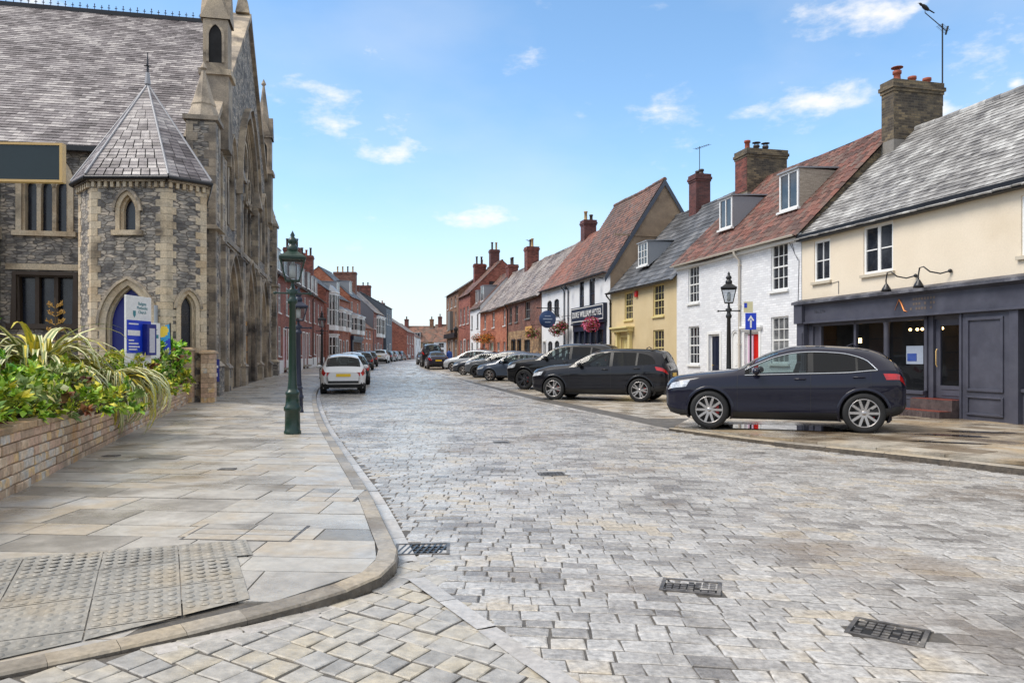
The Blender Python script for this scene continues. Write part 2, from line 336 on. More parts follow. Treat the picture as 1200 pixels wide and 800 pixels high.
def left_bound(y):
    if y < 21.9: return -2.45-.313*y
    if y < 45: return -4.5-.215*y
    return interp([(45, -14.2), (74, -18.4), (92, -18.7), (105, -19), (125, -19.8), (150, -19.2)], y)
def pz(x, y):      # left pavement height
    d = max(0, kx(y)-x)
    rise = .085 if y > 5 else lerp(.025, .085, max(0, min(1, (y-3.7)/1.1)))
    return gz(y)+rise+.02*min(d, 7)
# kerb
kb = MB(); P = resample([p for p in KL if p[1] < 6.3], .3); P += resample([P[-1]]+[p for p in KL if p[1] > P[-1][1]+.1], .85)[1:]
for a, b in zip(P, P[1:]):
    t = Vector((b[0]-a[0], b[1]-a[1])); L = t.length; t /= L; n = Vector((-t.y, t.x)); gap = .004
    k = 1
    if a[1] < 6.2: gap = .0012
    vs = []
    for q in range(k+1):
        s = gap+(L-2*gap)*q/k; base = Vector(a)+t*s
        # follow the smooth curve
        y = base.y
        for off, zt in ((0, 0), (.012, 1), (.145, 1)):
            p = base+n*off; vs.append((p.x, p.y, (pz(p.x-.05, p.y)+.003 if zt else gz(y)-.05)-(.012 if (zt and off < .1) else 0)))
        p = base+n*.022; vs.append((p.x, p.y, pz(p.x-.05, p.y)+.003))
    fs = []; fk = []
    for q in range(k):
        o = q*4; fk += [(o, o+4, o+5, o+1)]; fs += [(o+1, o+5, o+7, o+3), (o+3, o+7, o+6, o+2)]
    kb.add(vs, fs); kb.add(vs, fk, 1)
tag(kb.build('kerb', [KERB, KWET], uv=False), kind='structure')
# left pavement of flags
pv = MB(); y = .8; rowi = 0
while y < 46:
    h = R.choice([.3, .36, .42, .48, .55]); y1 = y+h; g_ = .006
    xa0, xa1 = left_bound(y+g_), left_bound(y1-g_); xb0, xb1 = kxi(y+g_), kxi(y1-g_)
    x = min(xa0, xa1)
    first = True
    while x < max(xb0, xb1):
        w = R.uniform(.42, 1.0); xe = x+w
        a0, a1 = max(x+g_, xa0), max(x+g_, xa1)
        b0, b1 = min(xe-g_, xb0), min(xe-g_, xb1)
        if max(xb0, xb1)-xe < .3: b0, b1 = xb0-.003, xb1-.003; xe = 99
        if b0 > a0-.001 and b1 > a1-.001 and (b0-a0)+(b1-a1) > .06:
            dz = R.uniform(-.003, .003); tx = R.uniform(-.002, .002)
            pts = [(a0, y+g_, pz(a0, y)+dz), (b0, y+g_, pz(b0, y)+dz+tx), (b1, y1-g_, pz(b1, y1)+dz+tx), (a1, y1-g_, pz(a1, y1)+dz)]
            pv.quad(*pts)
            cx = sum(p[0] for p in pts)/4; cy = sum(p[1] for p in pts)/4
            low = [(p[0]+(p[0]-cx)*.004, p[1]+(p[1]-cy)*.004, p[2]-.03) for p in pts]
            o = len(pv.v)-4; pv.v += low
            for i in range(4): pv.f.append([o+i, o+4+i, o+4+(i+1) % 4, o+(i+1) % 4]); pv.m.append(0); pv.s.append(False)
        x = xe
    y = y1
yy = 46
while yy < 150:
    y1 = yy+4
    pv.quad((left_bound(yy)-.3, yy, pz(left_bound(yy), yy)), (kxi(yy), yy, pz(kxi(yy), yy)), (kxi(y1), y1, pz(kxi(y1), y1)), (left_bound(y1)-.3, y1, pz(left_bound(y1), y1)))
    yy = y1
jb = MB(); yy = .8
while yy < 46:
    y1 = yy+.9
    jb.quad(*[(x_, y_, pz(x_, y_)-.012) for x_, y_ in ((left_bound(yy)-.5, yy), (kxi(yy)+.05, yy), (kxi(y1)+.05, y1), (left_bound(y1)-.5, y1))]); yy = y1
tag(pv.build('pavement', FLAG, uv=False), kind='structure'); tag(jb.build('pavement_bed', JOINT, uv=False), kind='structure')
def clip(poly, hp):
    for (ax, ay, nx, ny) in hp:
        out = []
        for i, p in enumerate(poly):
            q = poly[(i+1) % len(poly)]; dp = (p[0]-ax)*nx+(p[1]-ay)*ny; dq = (q[0]-ax)*nx+(q[1]-ay)*ny
            if dp >= 0: out.append(p)
            if dp*dq < 0: t = dp/(dp-dq); out.append((lerp(p[0], q[0], t), lerp(p[1], q[1], t)))
        poly = out
        if len(poly) < 3: return None
    return poly
# tactile slabs at the dropped kerb
tp = MB(); O = Vector((-2.34, 4.19)); e1 = Vector((.906, .42)); e2 = Vector((-.42, .906))
for ia in range(-4, 3):
    for ib in range(-2, 2):
        a0, b0 = ia*.45, ib*.45
        if ia >= 1 and (ib < -1 ): continue
        cs = [O+e1*(a0+u)+e2*(b0+v) for u, v in ((.004, .004), (.446, .004), (.446, .446), (.004, .446))]
        if any(c.x < left_bound(c.y)+.05 for c in cs) or any(c.y > 5.42 for c in cs): continue
        kn = (-.66, .75); kp = (-1.52, 4.17)
        cl_ = clip([tuple(c) for c in cs], [(kp[0], kp[1], *kn), (-1.42, 4.1, -.9, -.42)] if ib < 1 else [(kp[0], kp[1], *kn)])
        if not cl_: continue
        tp.quad(*[(c[0], c[1], pz(c[0], c[1])+.007) for c in cl_])
        for i in range(6):
            for j in range(6):
                c = O+e1*(a0+.045+.072*i)+e2*(b0+.045+.072*j); z = pz(c.x, c.y)+.007
                if (c.x-kp[0])*kn[0]+(c.y-kp[1])*kn[1] < .03 or (ib < 1 and (c.x+1.42)*-.9+(c.y-4.1)*-.42 < .03): continue
                tp.lathe([(.026, 0), (.019, .006), (.0, .0075)], c.x, c.y, z, n=8)
tag(tp.build('tactile_paving', TACT, uv=False), kind='structure')
# channel of long stones beside the kerb, and its run out into the junction
KLo = offset_line(KL, -.005)
ch = MB()
def channel(P, w, side=-1, step=.7, lift=.009):
    P = resample(P, step)
    for a, b in zip(P, P[1:]):
        t = Vector((b[0]-a[0], b[1]-a[1])); L = t.length
        if L < .05: continue
        t /= L; n = Vector((-t.y, t.x))*side; q = [Vector(a)+t*.004, Vector(b)-t*.004]
        pts = [q[0], q[0]+n*w, q[1]+n*w, q[1]]
        if side > 0: pts = pts[::-1]
        dz = lift+R.uniform(-.002, .003)
        ch.quad(*[(p.x, p.y, gz(p.y)+dz) for p in pts]); ch.quad(*[(p.x, p.y, gz(p.y)+dz if i in (0, 1) else gz(p.y)-.03) for i, p in enumerate((pts[1], pts[2], pts[2], pts[1]))])
channel([p for p in KLo if p[1] > 5.16 and p[1] < 60], .12); channel([p for p in KLo if 3.6 < p[1] < 5.2], .12, step=.42, lift=.007)
channel([(-.66, 4.75), (.15, 3.27), (1.2, 1.35)], .11, side=1, lift=.0135, step=.5)
CR = [(2.95, 14.5), (.55, 24.5), (-2.2, 37), (-5.2, 52), (-8.6, 68)]
channel(CR, .2, step=.8, lift=.004)
tag(ch.build('gutter_channel', CHAN, uv=False), kind='structure')

# setts: courses that fan out into the junction
KR = smooth([(3.0, 14.4), (4.1, 12), (4.94, 10.87), (5.59, 9.84), (6.09, 8.93), (6.9, 7.4), (8.2, 5.2), (10.5, 1.5)])
KRy = sorted([(p[1], p[0]) for p in KR])
def right_bound(y):
    if y > 14.4: return interp(sorted([(p[1], p[0]) for p in CR]), y)+.02
    return interp(KRy, y)+.05
def dip(x, y):
    m = min(1, max(0, (y-9)/10)); m = m*m*(3-2*m)
    near = .08*x-.11*max(0, x+1)**1.5 if x > -1 else .08*x
    return lerp(near, .2*x, m)
COVERS = []     # covers set into the road (cx, cy, half along, half across, angle)
def cover_at(cx, cy, a, b, ang): COVERS.append((cx, cy, a, b, ang))
cover_at(-.66, 5.52, .20, .16, .08); cover_at(.48, 9.05, .16, .14, .1); cover_at(1.1, 4.62, .18, .13, -.3); cover_at(1.93, 3.86, .18, .14, -.62); cover_at(-.18, 12.4, .13, .11, .1)
def in_cover(x, y, pad=0):
    for cx, cy, a, b, an in COVERS:
        dx, dy = x-cx, y-cy; u = dx*math.cos(an)+dy*math.sin(an); v = -dx*math.sin(an)+dy*math.cos(an)
        if abs(u) < a+pad and abs(v) < b+pad: return True
    return False
st = MB()
def sett(mb, c4, z, crown, tilt, drop=.03):
    cx = sum(p[0] for p in c4)/4; cy = sum(p[1] for p in c4)/4
    def pt(p, f, dz): return (cx+(p[0]-cx)*f, cy+(p[1]-cy)*f, z+dz+tilt[0]*(p[0]-cx)+tilt[1]*(p[1]-cy))
    vs = [pt(p, .89, crown) for p in c4]+[pt(p, .98, crown*.5) for p in c4]+[pt(p, 1.0, -drop) for p in c4]
    fs = [(0, 1, 2, 3)]
    for r in (0, 4):
        for i in range(4): j = (i+1) % 4; fs.append((r+i, r+4+i, r+4+j, r+j))
    mb.add(vs, fs, 0, False)
yr = -3.5
while yr < 92:
    h = .118 if yr < 20 else .19 if yr < 45 else .4
    if yr < 20: h *= R.uniform(.9, 1.3)
    x = -22 if yr > 25 else -8; x += R.uniform(0, .3)
    x_end = 13
    while x < x_end:
        w = R.uniform(.13, .25)*(1 if yr < 30 else 1.6 if yr < 60 else 3)
        xm = x+w/2; ym = yr+h/2+dip(xm, yr)
        if ym > .6 and abs(xm) < ym*.75+2.5 and ym < 90:
            kxx = kx(ym)+.14 if ym > 5.74 else (-.64+(4.72-ym)*.545+.09 if ym < 4.75 else kx(ym)+.14)
            if x+w > kxx+.07 and xm < right_bound(ym) and not in_cover(xm, ym, -.03):
                gp = .0025; xs_ = max(x, kxx)
                c4 = [(X, yr+dy+dip(X, yr), 0) for X, dy in ((xs_+gp, gp), (x+w-gp, gp), (x+w-gp, h-gp), (xs_+gp, h-gp))]
                c4 = [(p[0]+R.uniform(-.008, .008), p[1]+R.uniform(-.006, .006)) for p in c4]
                sett(st, c4, gz(ym)+R.uniform(-.0015, .003), .007, (R.gauss(0, .012), R.gauss(0, .016)))
        x += w
    yr += h
tag(st.build('road', SETT, uv=False), kind='structure')
far = MB()
for a in range(90, 156, 6):
    b = a+6; far.quad((kx(a), a, gz(a)+.004), (-3, a, gz(a)+.004), (-3, b, gz(b)+.004), (kx(b), b, gz(b)+.004))
tag(far.build('far_road', FAR, uv=False), kind='structure')
# big pale cobbles of the crossing
cb = MB(); ux = Vector((.83, -.56)); uy = Vector((.50, .87))
for j in range(-23, 23):
    u = -5+R.uniform(0, .1)
    while u < 4:
        w = R.uniform(.11, .2); hh = .16
        p0 = Vector((-.9, 3.4))+ux*u+uy*(j*hh)
        c4 = [p0+ux*.004+uy*.004, p0+ux*(w-.004)+uy*.004, p0+ux*(w-.004)+uy*(hh-.004), p0+ux*.004+uy*(hh-.004)]
        c = sum(c4, Vector((0, 0)))/4
        if .8 < c.y < 5.3 and c.x > kx(c.y)-.06 and c.x < (-.66+(4.75-c.y)*.545+.1 if c.y < 4.75 else -.45) and not in_cover(c.x, c.y, -.02):
            sett(cb, [(p.x+R.uniform(-.01, .01), p.y+R.uniform(-.01, .01)) for p in c4], R.uniform(-.001, .003), .008, (R.gauss(0, .014), R.gauss(0, .016)))
        u += w
tag(cb.build('cobbled_crossing', COBB, uv=False), kind='structure')

# right-hand parking bays, raised pavement
def field(mb, O, ux, ulen, vlen, rowh, wr, test, zf, gap=.006):
    uy = (-ux[1], ux[0]); v = 0
    while v < vlen:
        h = R.uniform(*rowh); u = R.uniform(-.5, 0)
        while u < ulen:
            w = R.uniform(*wr)
            q = [(O[0]+ux[0]*(u+a)+uy[0]*(v+b), O[1]+ux[1]*(u+a)+uy[1]*(v+b)) for a, b in ((gap, gap), (w-gap, gap), (w-gap, h-gap), (gap, h-gap))]
            q = test(q)
            if q:
                dz = R.uniform(-.002, .003); n = len(q); o = len(mb.v); mb.v += [(p[0], p[1], zf(*p)+dz) for p in q]+[(p[0], p[1], zf(*p)-.04) for p in q]
                mb.f.append(list(range(o, o+n))); mb.m.append(0); mb.s.append(False)
                for i in range(n): mb.f.append([o+i, o+n+i, o+n+(i+1) % n, o+(i+1) % n]); mb.m.append(0); mb.s.append(False)
            u += w
        v += h
FX = lambda y: 13.58-.241*y          # line of the right-hand fronts
bay = MB()
def t_bay(q):
    q = clip(q, [(13.58, 0, -.972, -.234), (4.2, 17.3, -.06, 1)])
    if not q: return None
    cx = sum(p[0] for p in q)/len(q); cy = sum(p[1] for p in q)/len(q)
    if cx < right_bound(cy)+.28 or cx > FX(cy)-1.35: return None
    return q
field(bay, (-12, 80), (.234, -.972), 72, 14, (.3, .42), (.35, .6), t_bay, lambda x, y: gz(y)+.004)
tag(bay.build('parking_bays', FLAGB, uv=False), kind='structure')
PEN = [(3.12, 14.45)]+[(p[0]+.15, p[1]+.05) for p in KR[1:]]
zr = lambda x, y: .05+.012*max(0, min(4, (x-2.5)))+gz(y)
penhp = []
for a, b in zip(PEN, PEN[1:]):
    if math.dist(a, b) > .02: penhp.append((a[0], a[1], -(b[1]-a[1]), (b[0]-a[0])))
penhp = penhp[::2]+[(13.58, 0, -.972, -.234), (4.2, 17.28, .06, -1), (3.1, 14.5, .93, -.37)]
pen = MB()
field(pen, (2, 15.5), (.50, -.866), 22, 14, (.42, .62), (.6, 1.1), lambda q: clip(q, penhp), zr)
def t_side(q):
    q = clip(q, [(13.58, 0, -.972, -.234), (13.58-1.35, 0, .972, .234), (4.2, 17.3, -.06, 1)]); return q
field(pen, (13.58-1.5-.241*92+.2, 92), (.234, -.972), 80, 2, (.4, .5), (.5, .9), t_side, lambda x, y: gz(y)+.085)
tag(pen.build('raised_pavement', FLAGW, uv=False), kind='structure')
rk = MB(); P = resample(KR, .9)
for a, b in zip(P, P[1:]):
    t = Vector((b[0]-a[0], b[1]-a[1])); L = t.length; t /= L; n = Vector((-t.y, t.x)); A = Vector(a)+t*.004; B = Vector(b)-t*.004
    z0 = zr(*A)+.003; z1 = zr(*B)+.003
    rk.add([(A.x, A.y, -.04), (B.x, B.y, -.04), (A.x+n.x*.012, A.y+n.y*.012, z0-.01), (B.x+n.x*.012, B.y+n.y*.012, z1-.01), (A.x+n.x*.025, A.y+n.y*.025, z0), (B.x+n.x*.025, B.y+n.y*.025, z1), (A.x+n.x*.19, A.y+n.y*.19, z0), (B.x+n.x*.19, B.y+n.y*.19, z1)],
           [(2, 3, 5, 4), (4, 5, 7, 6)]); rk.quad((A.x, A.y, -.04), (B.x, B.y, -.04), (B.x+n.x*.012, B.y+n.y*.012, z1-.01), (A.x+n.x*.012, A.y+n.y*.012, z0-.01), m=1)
tag(rk.build('raised_kerb', [KERB, KWET], uv=False), kind='structure')
# ground behind the raised pavement, so nothing shows black
WATER = mat('rain_water', [C(30, 27, 24), C(46, 40, 34)], nscale=2, rough=(.0, .02), spec=.9, fine=.05)
def puddle(cx, cy, a, b, ang, seed, z):
    q = random.Random(seed); pts = []
    ph = [q.uniform(0, 6.28) for _ in range(4)]
    for i in range(40):
        t = 2*math.pi*i/40; r = 1+.16*math.sin(2*t+ph[0])+.11*math.sin(3*t+ph[1])+.07*math.sin(5*t+ph[2])
        u, v = a*r*math.cos(t), b*r*math.sin(t); pts.append((cx+u*math.cos(ang)-v*math.sin(ang), cy+u*math.sin(ang)+v*math.cos(ang)))
    m = MB(); m.quad(*[(p[0], p[1], z(p[0], p[1])) for p in pts]); tag(m.build('puddle', WATER, uv=False), kind='structure')
pzf = lambda x, y: zr(x, y)+.0065
puddle(5.6, 13.95, 1.7, .62, -.36, 3, lambda x, y: .094); puddle(7.4, 12.6, .55, .16, -.4, 5, pzf); puddle(6.7, 11.6, .5, .10, -.5, 8, pzf); puddle(8.2, 13.2, .5, .13, -.3, 9, pzf)

# iron covers in road and pavement
def cover(kind, i, label):
    cx, cy, a, b, an = COVERS[i]
    o = empty(kind, label, 'drain cover' if kind != 'gully_grate' else 'drain grate', (cx, cy, gz(cy)+.008), an, None)
    f = MB(); w = .022
    for x0, x1, y0, y1 in ((-a, a, -b, -b+w), (-a, a, b-w, b), (-a, -a+w, -b+w, b-w), (a-w, a, -b+w, b-w)): f.box(x0, x1, y0, y1, -.03, .006)
    f.build('frame', IRONF, o)
    m = MB(); m.box(-a+w, a-w, -b+w, b-w, -.05, -.05 if False else -.035 if kind == 'gully_grate' else -.004, m=1)
    if kind == 'gully_grate':
        n = 8
        for k in range(n):
            x = -a+w+(2*a-2*w)*(k+.5)/n
            m.add([(x-.03-.008, -b+w, .003), (x-.03+.008, -b+w, .003), (x+.03+.008, b-w, .003), (x+.03-.008, b-w, .003), (x-.038, -b+w, -.03), (x-.022, -b+w, -.03), (x+.038, b-w, -.03), (x+.022, b-w, -.03)], [(0, 1, 2, 3), (0, 4, 5, 1), (1, 5, 6, 2), (3, 2, 6, 7), (0, 3, 7, 4)])
        for k in (-1, 0, 1): m.box(-a+w, a-w, k*b*.45-.007, k*b*.45+.007, -.03, .001)
        m.build('grate', [plain('dark_wet_iron', (46, 45, 46), .35, metal=.3), plain('black_void', (8, 8, 8), .9)], o)
    else:
        nx, ny = int(a*2/.05), int(b*2/.05)
        for p in range(nx):
            for q in range(ny):
                if R.random() < .1: continue
                x = -a+w+.008+(2*a-2*w-.016)*(p+.5)/nx; y = -b+w+.008+(2*b-2*w-.016)*(q+.5)/ny; m.box(x-.017, x+.017, y-.012, y+.012, -.004, .003)
        m.build('lid', [IRONF, DARK], o)
cover('gully_grate', 0, 'slanted bar iron gully grate against the curved kerb corner')
cover('manhole_cover', 1, 'small square iron cover in the setts, second farthest up the road')
cover('manhole_cover', 2, 'rectangular studded iron cover in the setts, between the gully and the skewed cover')
cover('manhole_cover', 3, 'worn iron cover set askew in the setts, nearest the camera')
cover('manhole_cover', 4, 'smallest iron lid in the setts, farthest up the road of the covers')
def pave_cover(x, y, a, b, label, an=0.):
    o = empty('inset_cover', label, 'access cover', (x, y, pz(x, y)+.0005), an)
    m = MB(); f = MB(); o.rotation_euler.y = .02; f.box(-a, a, -b, b, -.03, .002); f.build('tray', IRONF, o)
    for i in range(3):
        for j in range(2):
            x0 = -a+.015+(2*a-.03)*j/2; y0 = -b+.015+(2*b-.03)*i/3; m.box(x0+.006, x0+a-.02, y0+.006, y0+(2*b-.03)/3-.006, 0, .005)
    m.build('inset_flags', FLAG, o)
pave_cover(-1.98, 5.62, .40, .26, 'stone filled access cover touching the bumpy tactile paving'); pave_cover(-1.72, 7.2, .27, .33, 'stone filled access cover close to the kerb above the gully')
for x, y, l in ((-5.15, 9.65, 'small black stopcock lid nearer the brick planter wall'), (-3.3, 8.7, 'tiny rusty stopcock lid in the middle of the left pavement')):
    m = MB(); m.box(-.09, .09, -.07, .07, -.02, .006); m.box(-.07, .07, -.05, .05, .006, .009)
    tag(m.build('stopcock_lid', IRONF, loc=(x, y, pz(x, y)+.004), uv=False), l, 'utility lid')
# ------------------------------------------------------------ planter wall, plants, church signs
WALLB = mat('sandy_wall_blocks', [C(172, 146, 122), C(198, 170, 140), C(208, 186, 160), C(192, 186, 178), C(212, 178, 126), C(194, 162, 138)], island=.7, nscale=2.2, rough=(.6, .85), bump=.55, bscale=30, fine=.3, fscale=16, dirt=(C(196, 140, 60), 1.0, .62, .74))
COPE = mat('sandy_coping', [C(150, 116, 84), C(178, 148, 112), C(170, 150, 128)], island=.45, nscale=2, rough=(.55, .8), bump=.4, fine=.25, dirt=(C(106, 92, 62), 1.1, .52, .7))
wx = lambda y: -2.45-.313*y
wdir = Vector((-.2987, .9543)); wn = Vector((.9543, .2987))     # along the wall, out to the pavement
def wtop(y): return interp([(0, .86), (6.65, .80), (21.9, .67)], y)
pw = empty('planter_wall', 'low wall of mixed sandy stone blocks holding back the flower bed', 'garden wall', (wx(1), 1, 0), math.atan2(wdir.y, wdir.x))
# local: x along, y = into the bed, z up
Lw = 20.5
blk = MB(); core = MB()
def zg(x): yy = 1+x*wdir.y; return pz(wx(yy), yy)-.02
def zt(x): return wtop(1+x*wdir.y)-.075
rows = 6
for r in range(rows):
    x = R.uniform(-.2, 0)
    while x < Lw:
        w = R.choice([.14, .2, .24, .3, .36, .44]); x1 = min(x+w, Lw); x0 = max(0, x)
        if x1-x0 > .03:
            f0, f1 = r/rows, (r+1)/rows; g_ = .005; d = R.uniform(-.012, .006)
            za0, za1 = lerp(zg(x0), zt(x0), f0)+g_, lerp(zg(x0), zt(x0), f1)-g_; zb0, zb1 = lerp(zg(x1), zt(x1), f0)+g_, lerp(zg(x1), zt(x1), f1)-g_
            q = [(x0+g_, d, za0), (x1-g_, d, zb0), (x1-g_, d, zb1), (x0+g_, d, za1)]; b = .008
            cx, cz = (x0+x1)/2, (za0+zb1)/2
            inn = [(p[0]+(b if p[0] < cx else -b), p[1]-.008, p[2]+(b if p[2] < cz else -b)) for p in q]; bk = [(p[0], p[1]+.06, p[2]) for p in q]
            blk.add(inn+q+bk, [(0, 1, 2, 3)]+[(k+i, k+4+i, k+4+(i+1) % 4, k+(i+1) % 4) for k in (0, 4) for i in range(4)])
        x += w
core.add([(0, .015, zg(0)-.3), (Lw, .015, zg(Lw)-.3), (Lw, .015, zt(Lw)), (0, .015, zt(0)), (0, .3, zg(0)-.3), (Lw, .3, zg(Lw)-.3), (Lw, .3, zt(Lw)), (0, .3, zt(0))], [(0, 1, 2, 3), (5, 4, 7, 6), (1, 5, 6, 2), (4, 0, 3, 7), (3, 2, 6, 7)])
WMORT = plain('sandy_mortar', (150, 124, 96), .85, fine=.2)
blk.build('stonework', WALLB, pw, uv=False); core.build('mortar_core', WMORT, pw, uv=False)
cp = MB(); x = 0
while x < Lw:
    w = R.uniform(.55, .95); x1 = min(Lw, x+w); h = R.uniform(.055, .07)
    z0, z1 = zt(x), zt(x1); o = R.uniform(-.01, .01)
    cp.add([(x+.004, -.035+o, z0), (x1-.004, -.035+o, z1), (x1-.004, .33, z1), (x+.004, .33, z0), (x+.004, -.035+o, z0+h), (x1-.004, -.035+o, z1+h), (x1-.004, .33, z1+h), (x+.004, .33, z0+h)], [(0, 3, 2, 1), (4, 5, 6, 7), (0, 1, 5, 4), (1, 2, 6, 5), (2, 3, 7, 6), (3, 0, 4, 7)]); x = x1
cp.build('coping', COPE, pw, uv=False, bevel=.008)
# end piers
def pier(x, y, a, h, label):
    o = empty('wall_pier', label, 'wall pier', (x, y, pz(x, y)), rad(12))
    m = MB(); r = 0; z = -.05; n = int(h/.13)
    for i in range(n):
        z0, z1 = h*i/n, h*(i+1)/n; s = R.uniform(.45, .6)
        for x0, x1 in ((-a, -a+2*a*s), (-a+2*a*s, a)): m.box(x0+.003, x1-.003, -a, a, z0+.004, z1-.004)
    m.build('stonework', WALLB, o, uv=False); m = MB(); m.box(-a+.02, a-.02, -a+.02, a-.02, -.1, h); m.build('mortar_core', JOINT, o, uv=False)
    c = MB(); c.box(-a-.04, a+.04, -a-.04, a+.04, h, h+.06); c.frust(0, 0, h+.06, h+.1, a+.04, a+.04, a-.05, a-.05); c.build('cap_stone', COPE, o, uv=False, bevel=.008)
pier(-9.02, 20.75, .2, 1.42, 'square sandy stone pier ending the planter wall'); pier(-8.52, 21.1, .18, 1.36, 'square sandy stone pier behind the wall end, beside the church entrance')
# the bed
sb = MB()
for i in range(11):
    y0, y1 = 1+2*i, 3+2*i
    if y1 > 21.9: y1 = 21.9
    sb.quad((wx(y0)-9, y0-2.8, wtop(y0)-.05), (wx(y0)-.28, y0-.09, wtop(y0)-.12), (wx(y1)-.28, y1-.09, wtop(y1)-.12), (wx(y1)-9, y1-2.8, wtop(y1)-.05))
tag(sb.build('flower_bed_soil', SOIL, uv=False), kind='structure')
def leafmat(name, cols, isl=.9): 
    m = mat(name, cols, island=isl, nscale=1.1, rough=(.35, .6), fine=.15, fscale=30, spec=.4)
    m.node_tree.nodes['Principled BSDF'].inputs['Subsurface Weight'].default_value = 0
    return m
LF_G = leafmat('fresh_green_leaves', [C(74, 112, 28), C(134, 172, 44), C(178, 202, 56), C(216, 220, 82), C(142, 182, 52)])
LF_Y = leafmat('golden_leaves', [C(120, 146, 34), C(186, 188, 48), C(222, 208, 60), C(234, 220, 92), C(150, 170, 52)])
LF_V = leafmat('grey_variegated_leaves', [C(104, 126, 66), C(164, 174, 110), C(210, 208, 154), C(190, 176, 108), C(130, 150, 78)])
LF_R = leafmat('bronze_leaves', [C(84, 40, 30), C(126, 66, 42), C(160, 104, 62), C(104, 80, 40)])
LF_B = leafmat('bright_green_leaves', [C(66, 120, 24), C(116, 176, 36), C(164, 208, 58)])
STEM = plain('twig_brown', (74, 58, 42), .8)
def rvec(): 
    while True:
        v = Vector((R.uniform(-1, 1), R.uniform(-1, 1), R.uniform(-1, 1)))
        if .05 < v.length < 1: return v
def leaf(mb, p, d, n, L, w, m=0):
    d = d.normalized(); s = d.cross(n); s = s.normalized() if s.length > 1e-4 else Vector((1, 0, 0)); n2 = s.cross(d)
    mb.add([p, p+d*L*.45+s*w-n2*L*.02, p+d*L-n2*L*.14, p+d*L*.45-s*w-n2*L*.02, p+d*L*.5+n2*L*.07], [(0, 1, 4), (1, 2, 4), (2, 3, 4), (3, 0, 4)], m)
def shrub(name, label, base, blobs, mats, sizes, per, group=None, cat='shrub'):
    """blobs: (dx, dy, z, rx, ry, rz, material index)"""
    o = empty(name, label, cat, base, 0, group); m = MB(); s = MB()
    for bx, by, bz, rx, ry, rz, mi in blobs:
        c = Vector((bx, by, bz)); n = int(per*(rx*ry+ry*rz+rx*rz))
        tips = [rvec().normalized() for _ in range(max(8, n//14))]
        for t in tips:
            t.z = abs(t.z)*1.0 if t.z < -.3 else t.z
            tip = c+Vector((t.x*rx, t.y*ry, t.z*rz))*R.uniform(.72, 1.12); root = Vector((bx*.7, by*.7, .02)); mid = root.lerp(tip, .55)+Vector((0, 0, .05))
            s.tube([root, mid, tip], [.008, .005, .002], n=4, cap=False)
            mm = mi if R.random() < .82 else R.randrange(len(mats))
            for _ in range(14):
                p = tip+rvec()*R.uniform(.02, .15)*max(.4, min(rx, rz)*1.6)-t*R.uniform(0, .12)
                d = (t*.7+rvec()*.9+Vector((0, 0, .15))); L = R.uniform(*sizes)
                leaf(m, p, d, (t+rvec()*.6+Vector((0, 0, .5))), L, L*R.uniform(.24, .36), mm)
    m.build('foliage', mats, o, uv=False); s.build('stems', STEM, o, uv=False); return o
FM = [LF_G, LF_Y, LF_V, LF_R, LF_B]
def at_wall(y, back, z=None): return (wx(y)-back, y-back*.3, (wtop(y)-.1) if z is None else z)
def blobs(n, ly, lx, hz, mi, r=(.28, .42), seed=1):
    q = random.Random(seed); out = []
    for i in range(n):
        t = q.uniform(-1, 1); a = -.313*t*ly+q.uniform(-lx, lx)*.8
        rr = q.uniform(*r); out.append((a, t*ly, max(.1, q.uniform(.1, hz-rr*.6)), rr, rr, rr*.85, mi if q.random() < .7 else q.choice([0, 1, 2])))
    return out
shrub('shrub', 'big leafy yellow green shrub over the nearest stretch of planter wall', at_wall(8.7, .5), blobs(30, 1.9, .5, .62, 0, r=(.24, .34), seed=2)+blobs(12, 1.9, .5, .7, 1, r=(.2, .3), seed=22)+[(.62, i*.55-1.5, .12, .3, .36, .26, 0 if i % 2 else 1) for i in range(6)], FM, (.07, .13), 560)
shrub('shrub', 'olive and pale variegated shrub between the green shrub and drooping sword leaves', at_wall(10.6, .5), blobs(16, 1.1, .35, .6, 2, r=(.22, .32), seed=5)+blobs(7, 1., .3, .6, 1, r=(.2, .3), seed=6)+[(.42, i*.5-.9, .1, .28, .32, .24, 2) for i in range(4)], FM, (.06, .11), 560)
shrub('low_shrub', 'low bronze red shrub on the wall top under the variegated shrub', at_wall(9.25, .38), blobs(4, .28, .12, .28, 3, r=(.14, .2), seed=7), [LF_R, LF_G, LF_V, LF_R], (.035, .07), 620)
shrub('shrub', 'golden yellow shrub right under the white and blue notice board', at_wall(15.2, .35), blobs(16, 1.3, .3, .85, 1, seed=9)+[(.36, i*.55-1.2, .08, .26, .36, .24, 1) for i in range(5)], FM, (.07, .12), 560)
shrub('shrub', 'grey green shrub between the golden shrub and the broad leaved one', at_wall(17.0, .35), blobs(11, .9, .3, 1.0, 2, seed=10), FM, (.06, .11), 520)
shrub('shrub', 'bright green broad leaved shrub at the far end of the bed under the blue banner', at_wall(19.0, .4), blobs(18, 1.6, .3, 1.25, 4, seed=12)+blobs(6, 1.3, .3, 1.1, 1, seed=13), FM, (.10, .17), 330)
shrub('shrub', 'tall fresh green bush at the edge of the picture beside the flower spike', at_wall(9.5, 1.0), [(0, 0, .5, .3, .35, .4, 4), (-.1, .1, .95, .22, .25, .4, 4), (-.12, -.05, 1.4, .14, .16, .35, 4)], FM, (.06, .12), 420)
CRM = mat('cream_leaf_margin', [C(214, 208, 150), C(226, 222, 176)], nscale=3, rough=(.35, .5), fine=.12); GRN = mat('sword_leaf_green', [C(70, 92, 44), C(112, 132, 70), C(140, 152, 84)], island=.5, nscale=2, rough=(.35, .5), fine=.12)
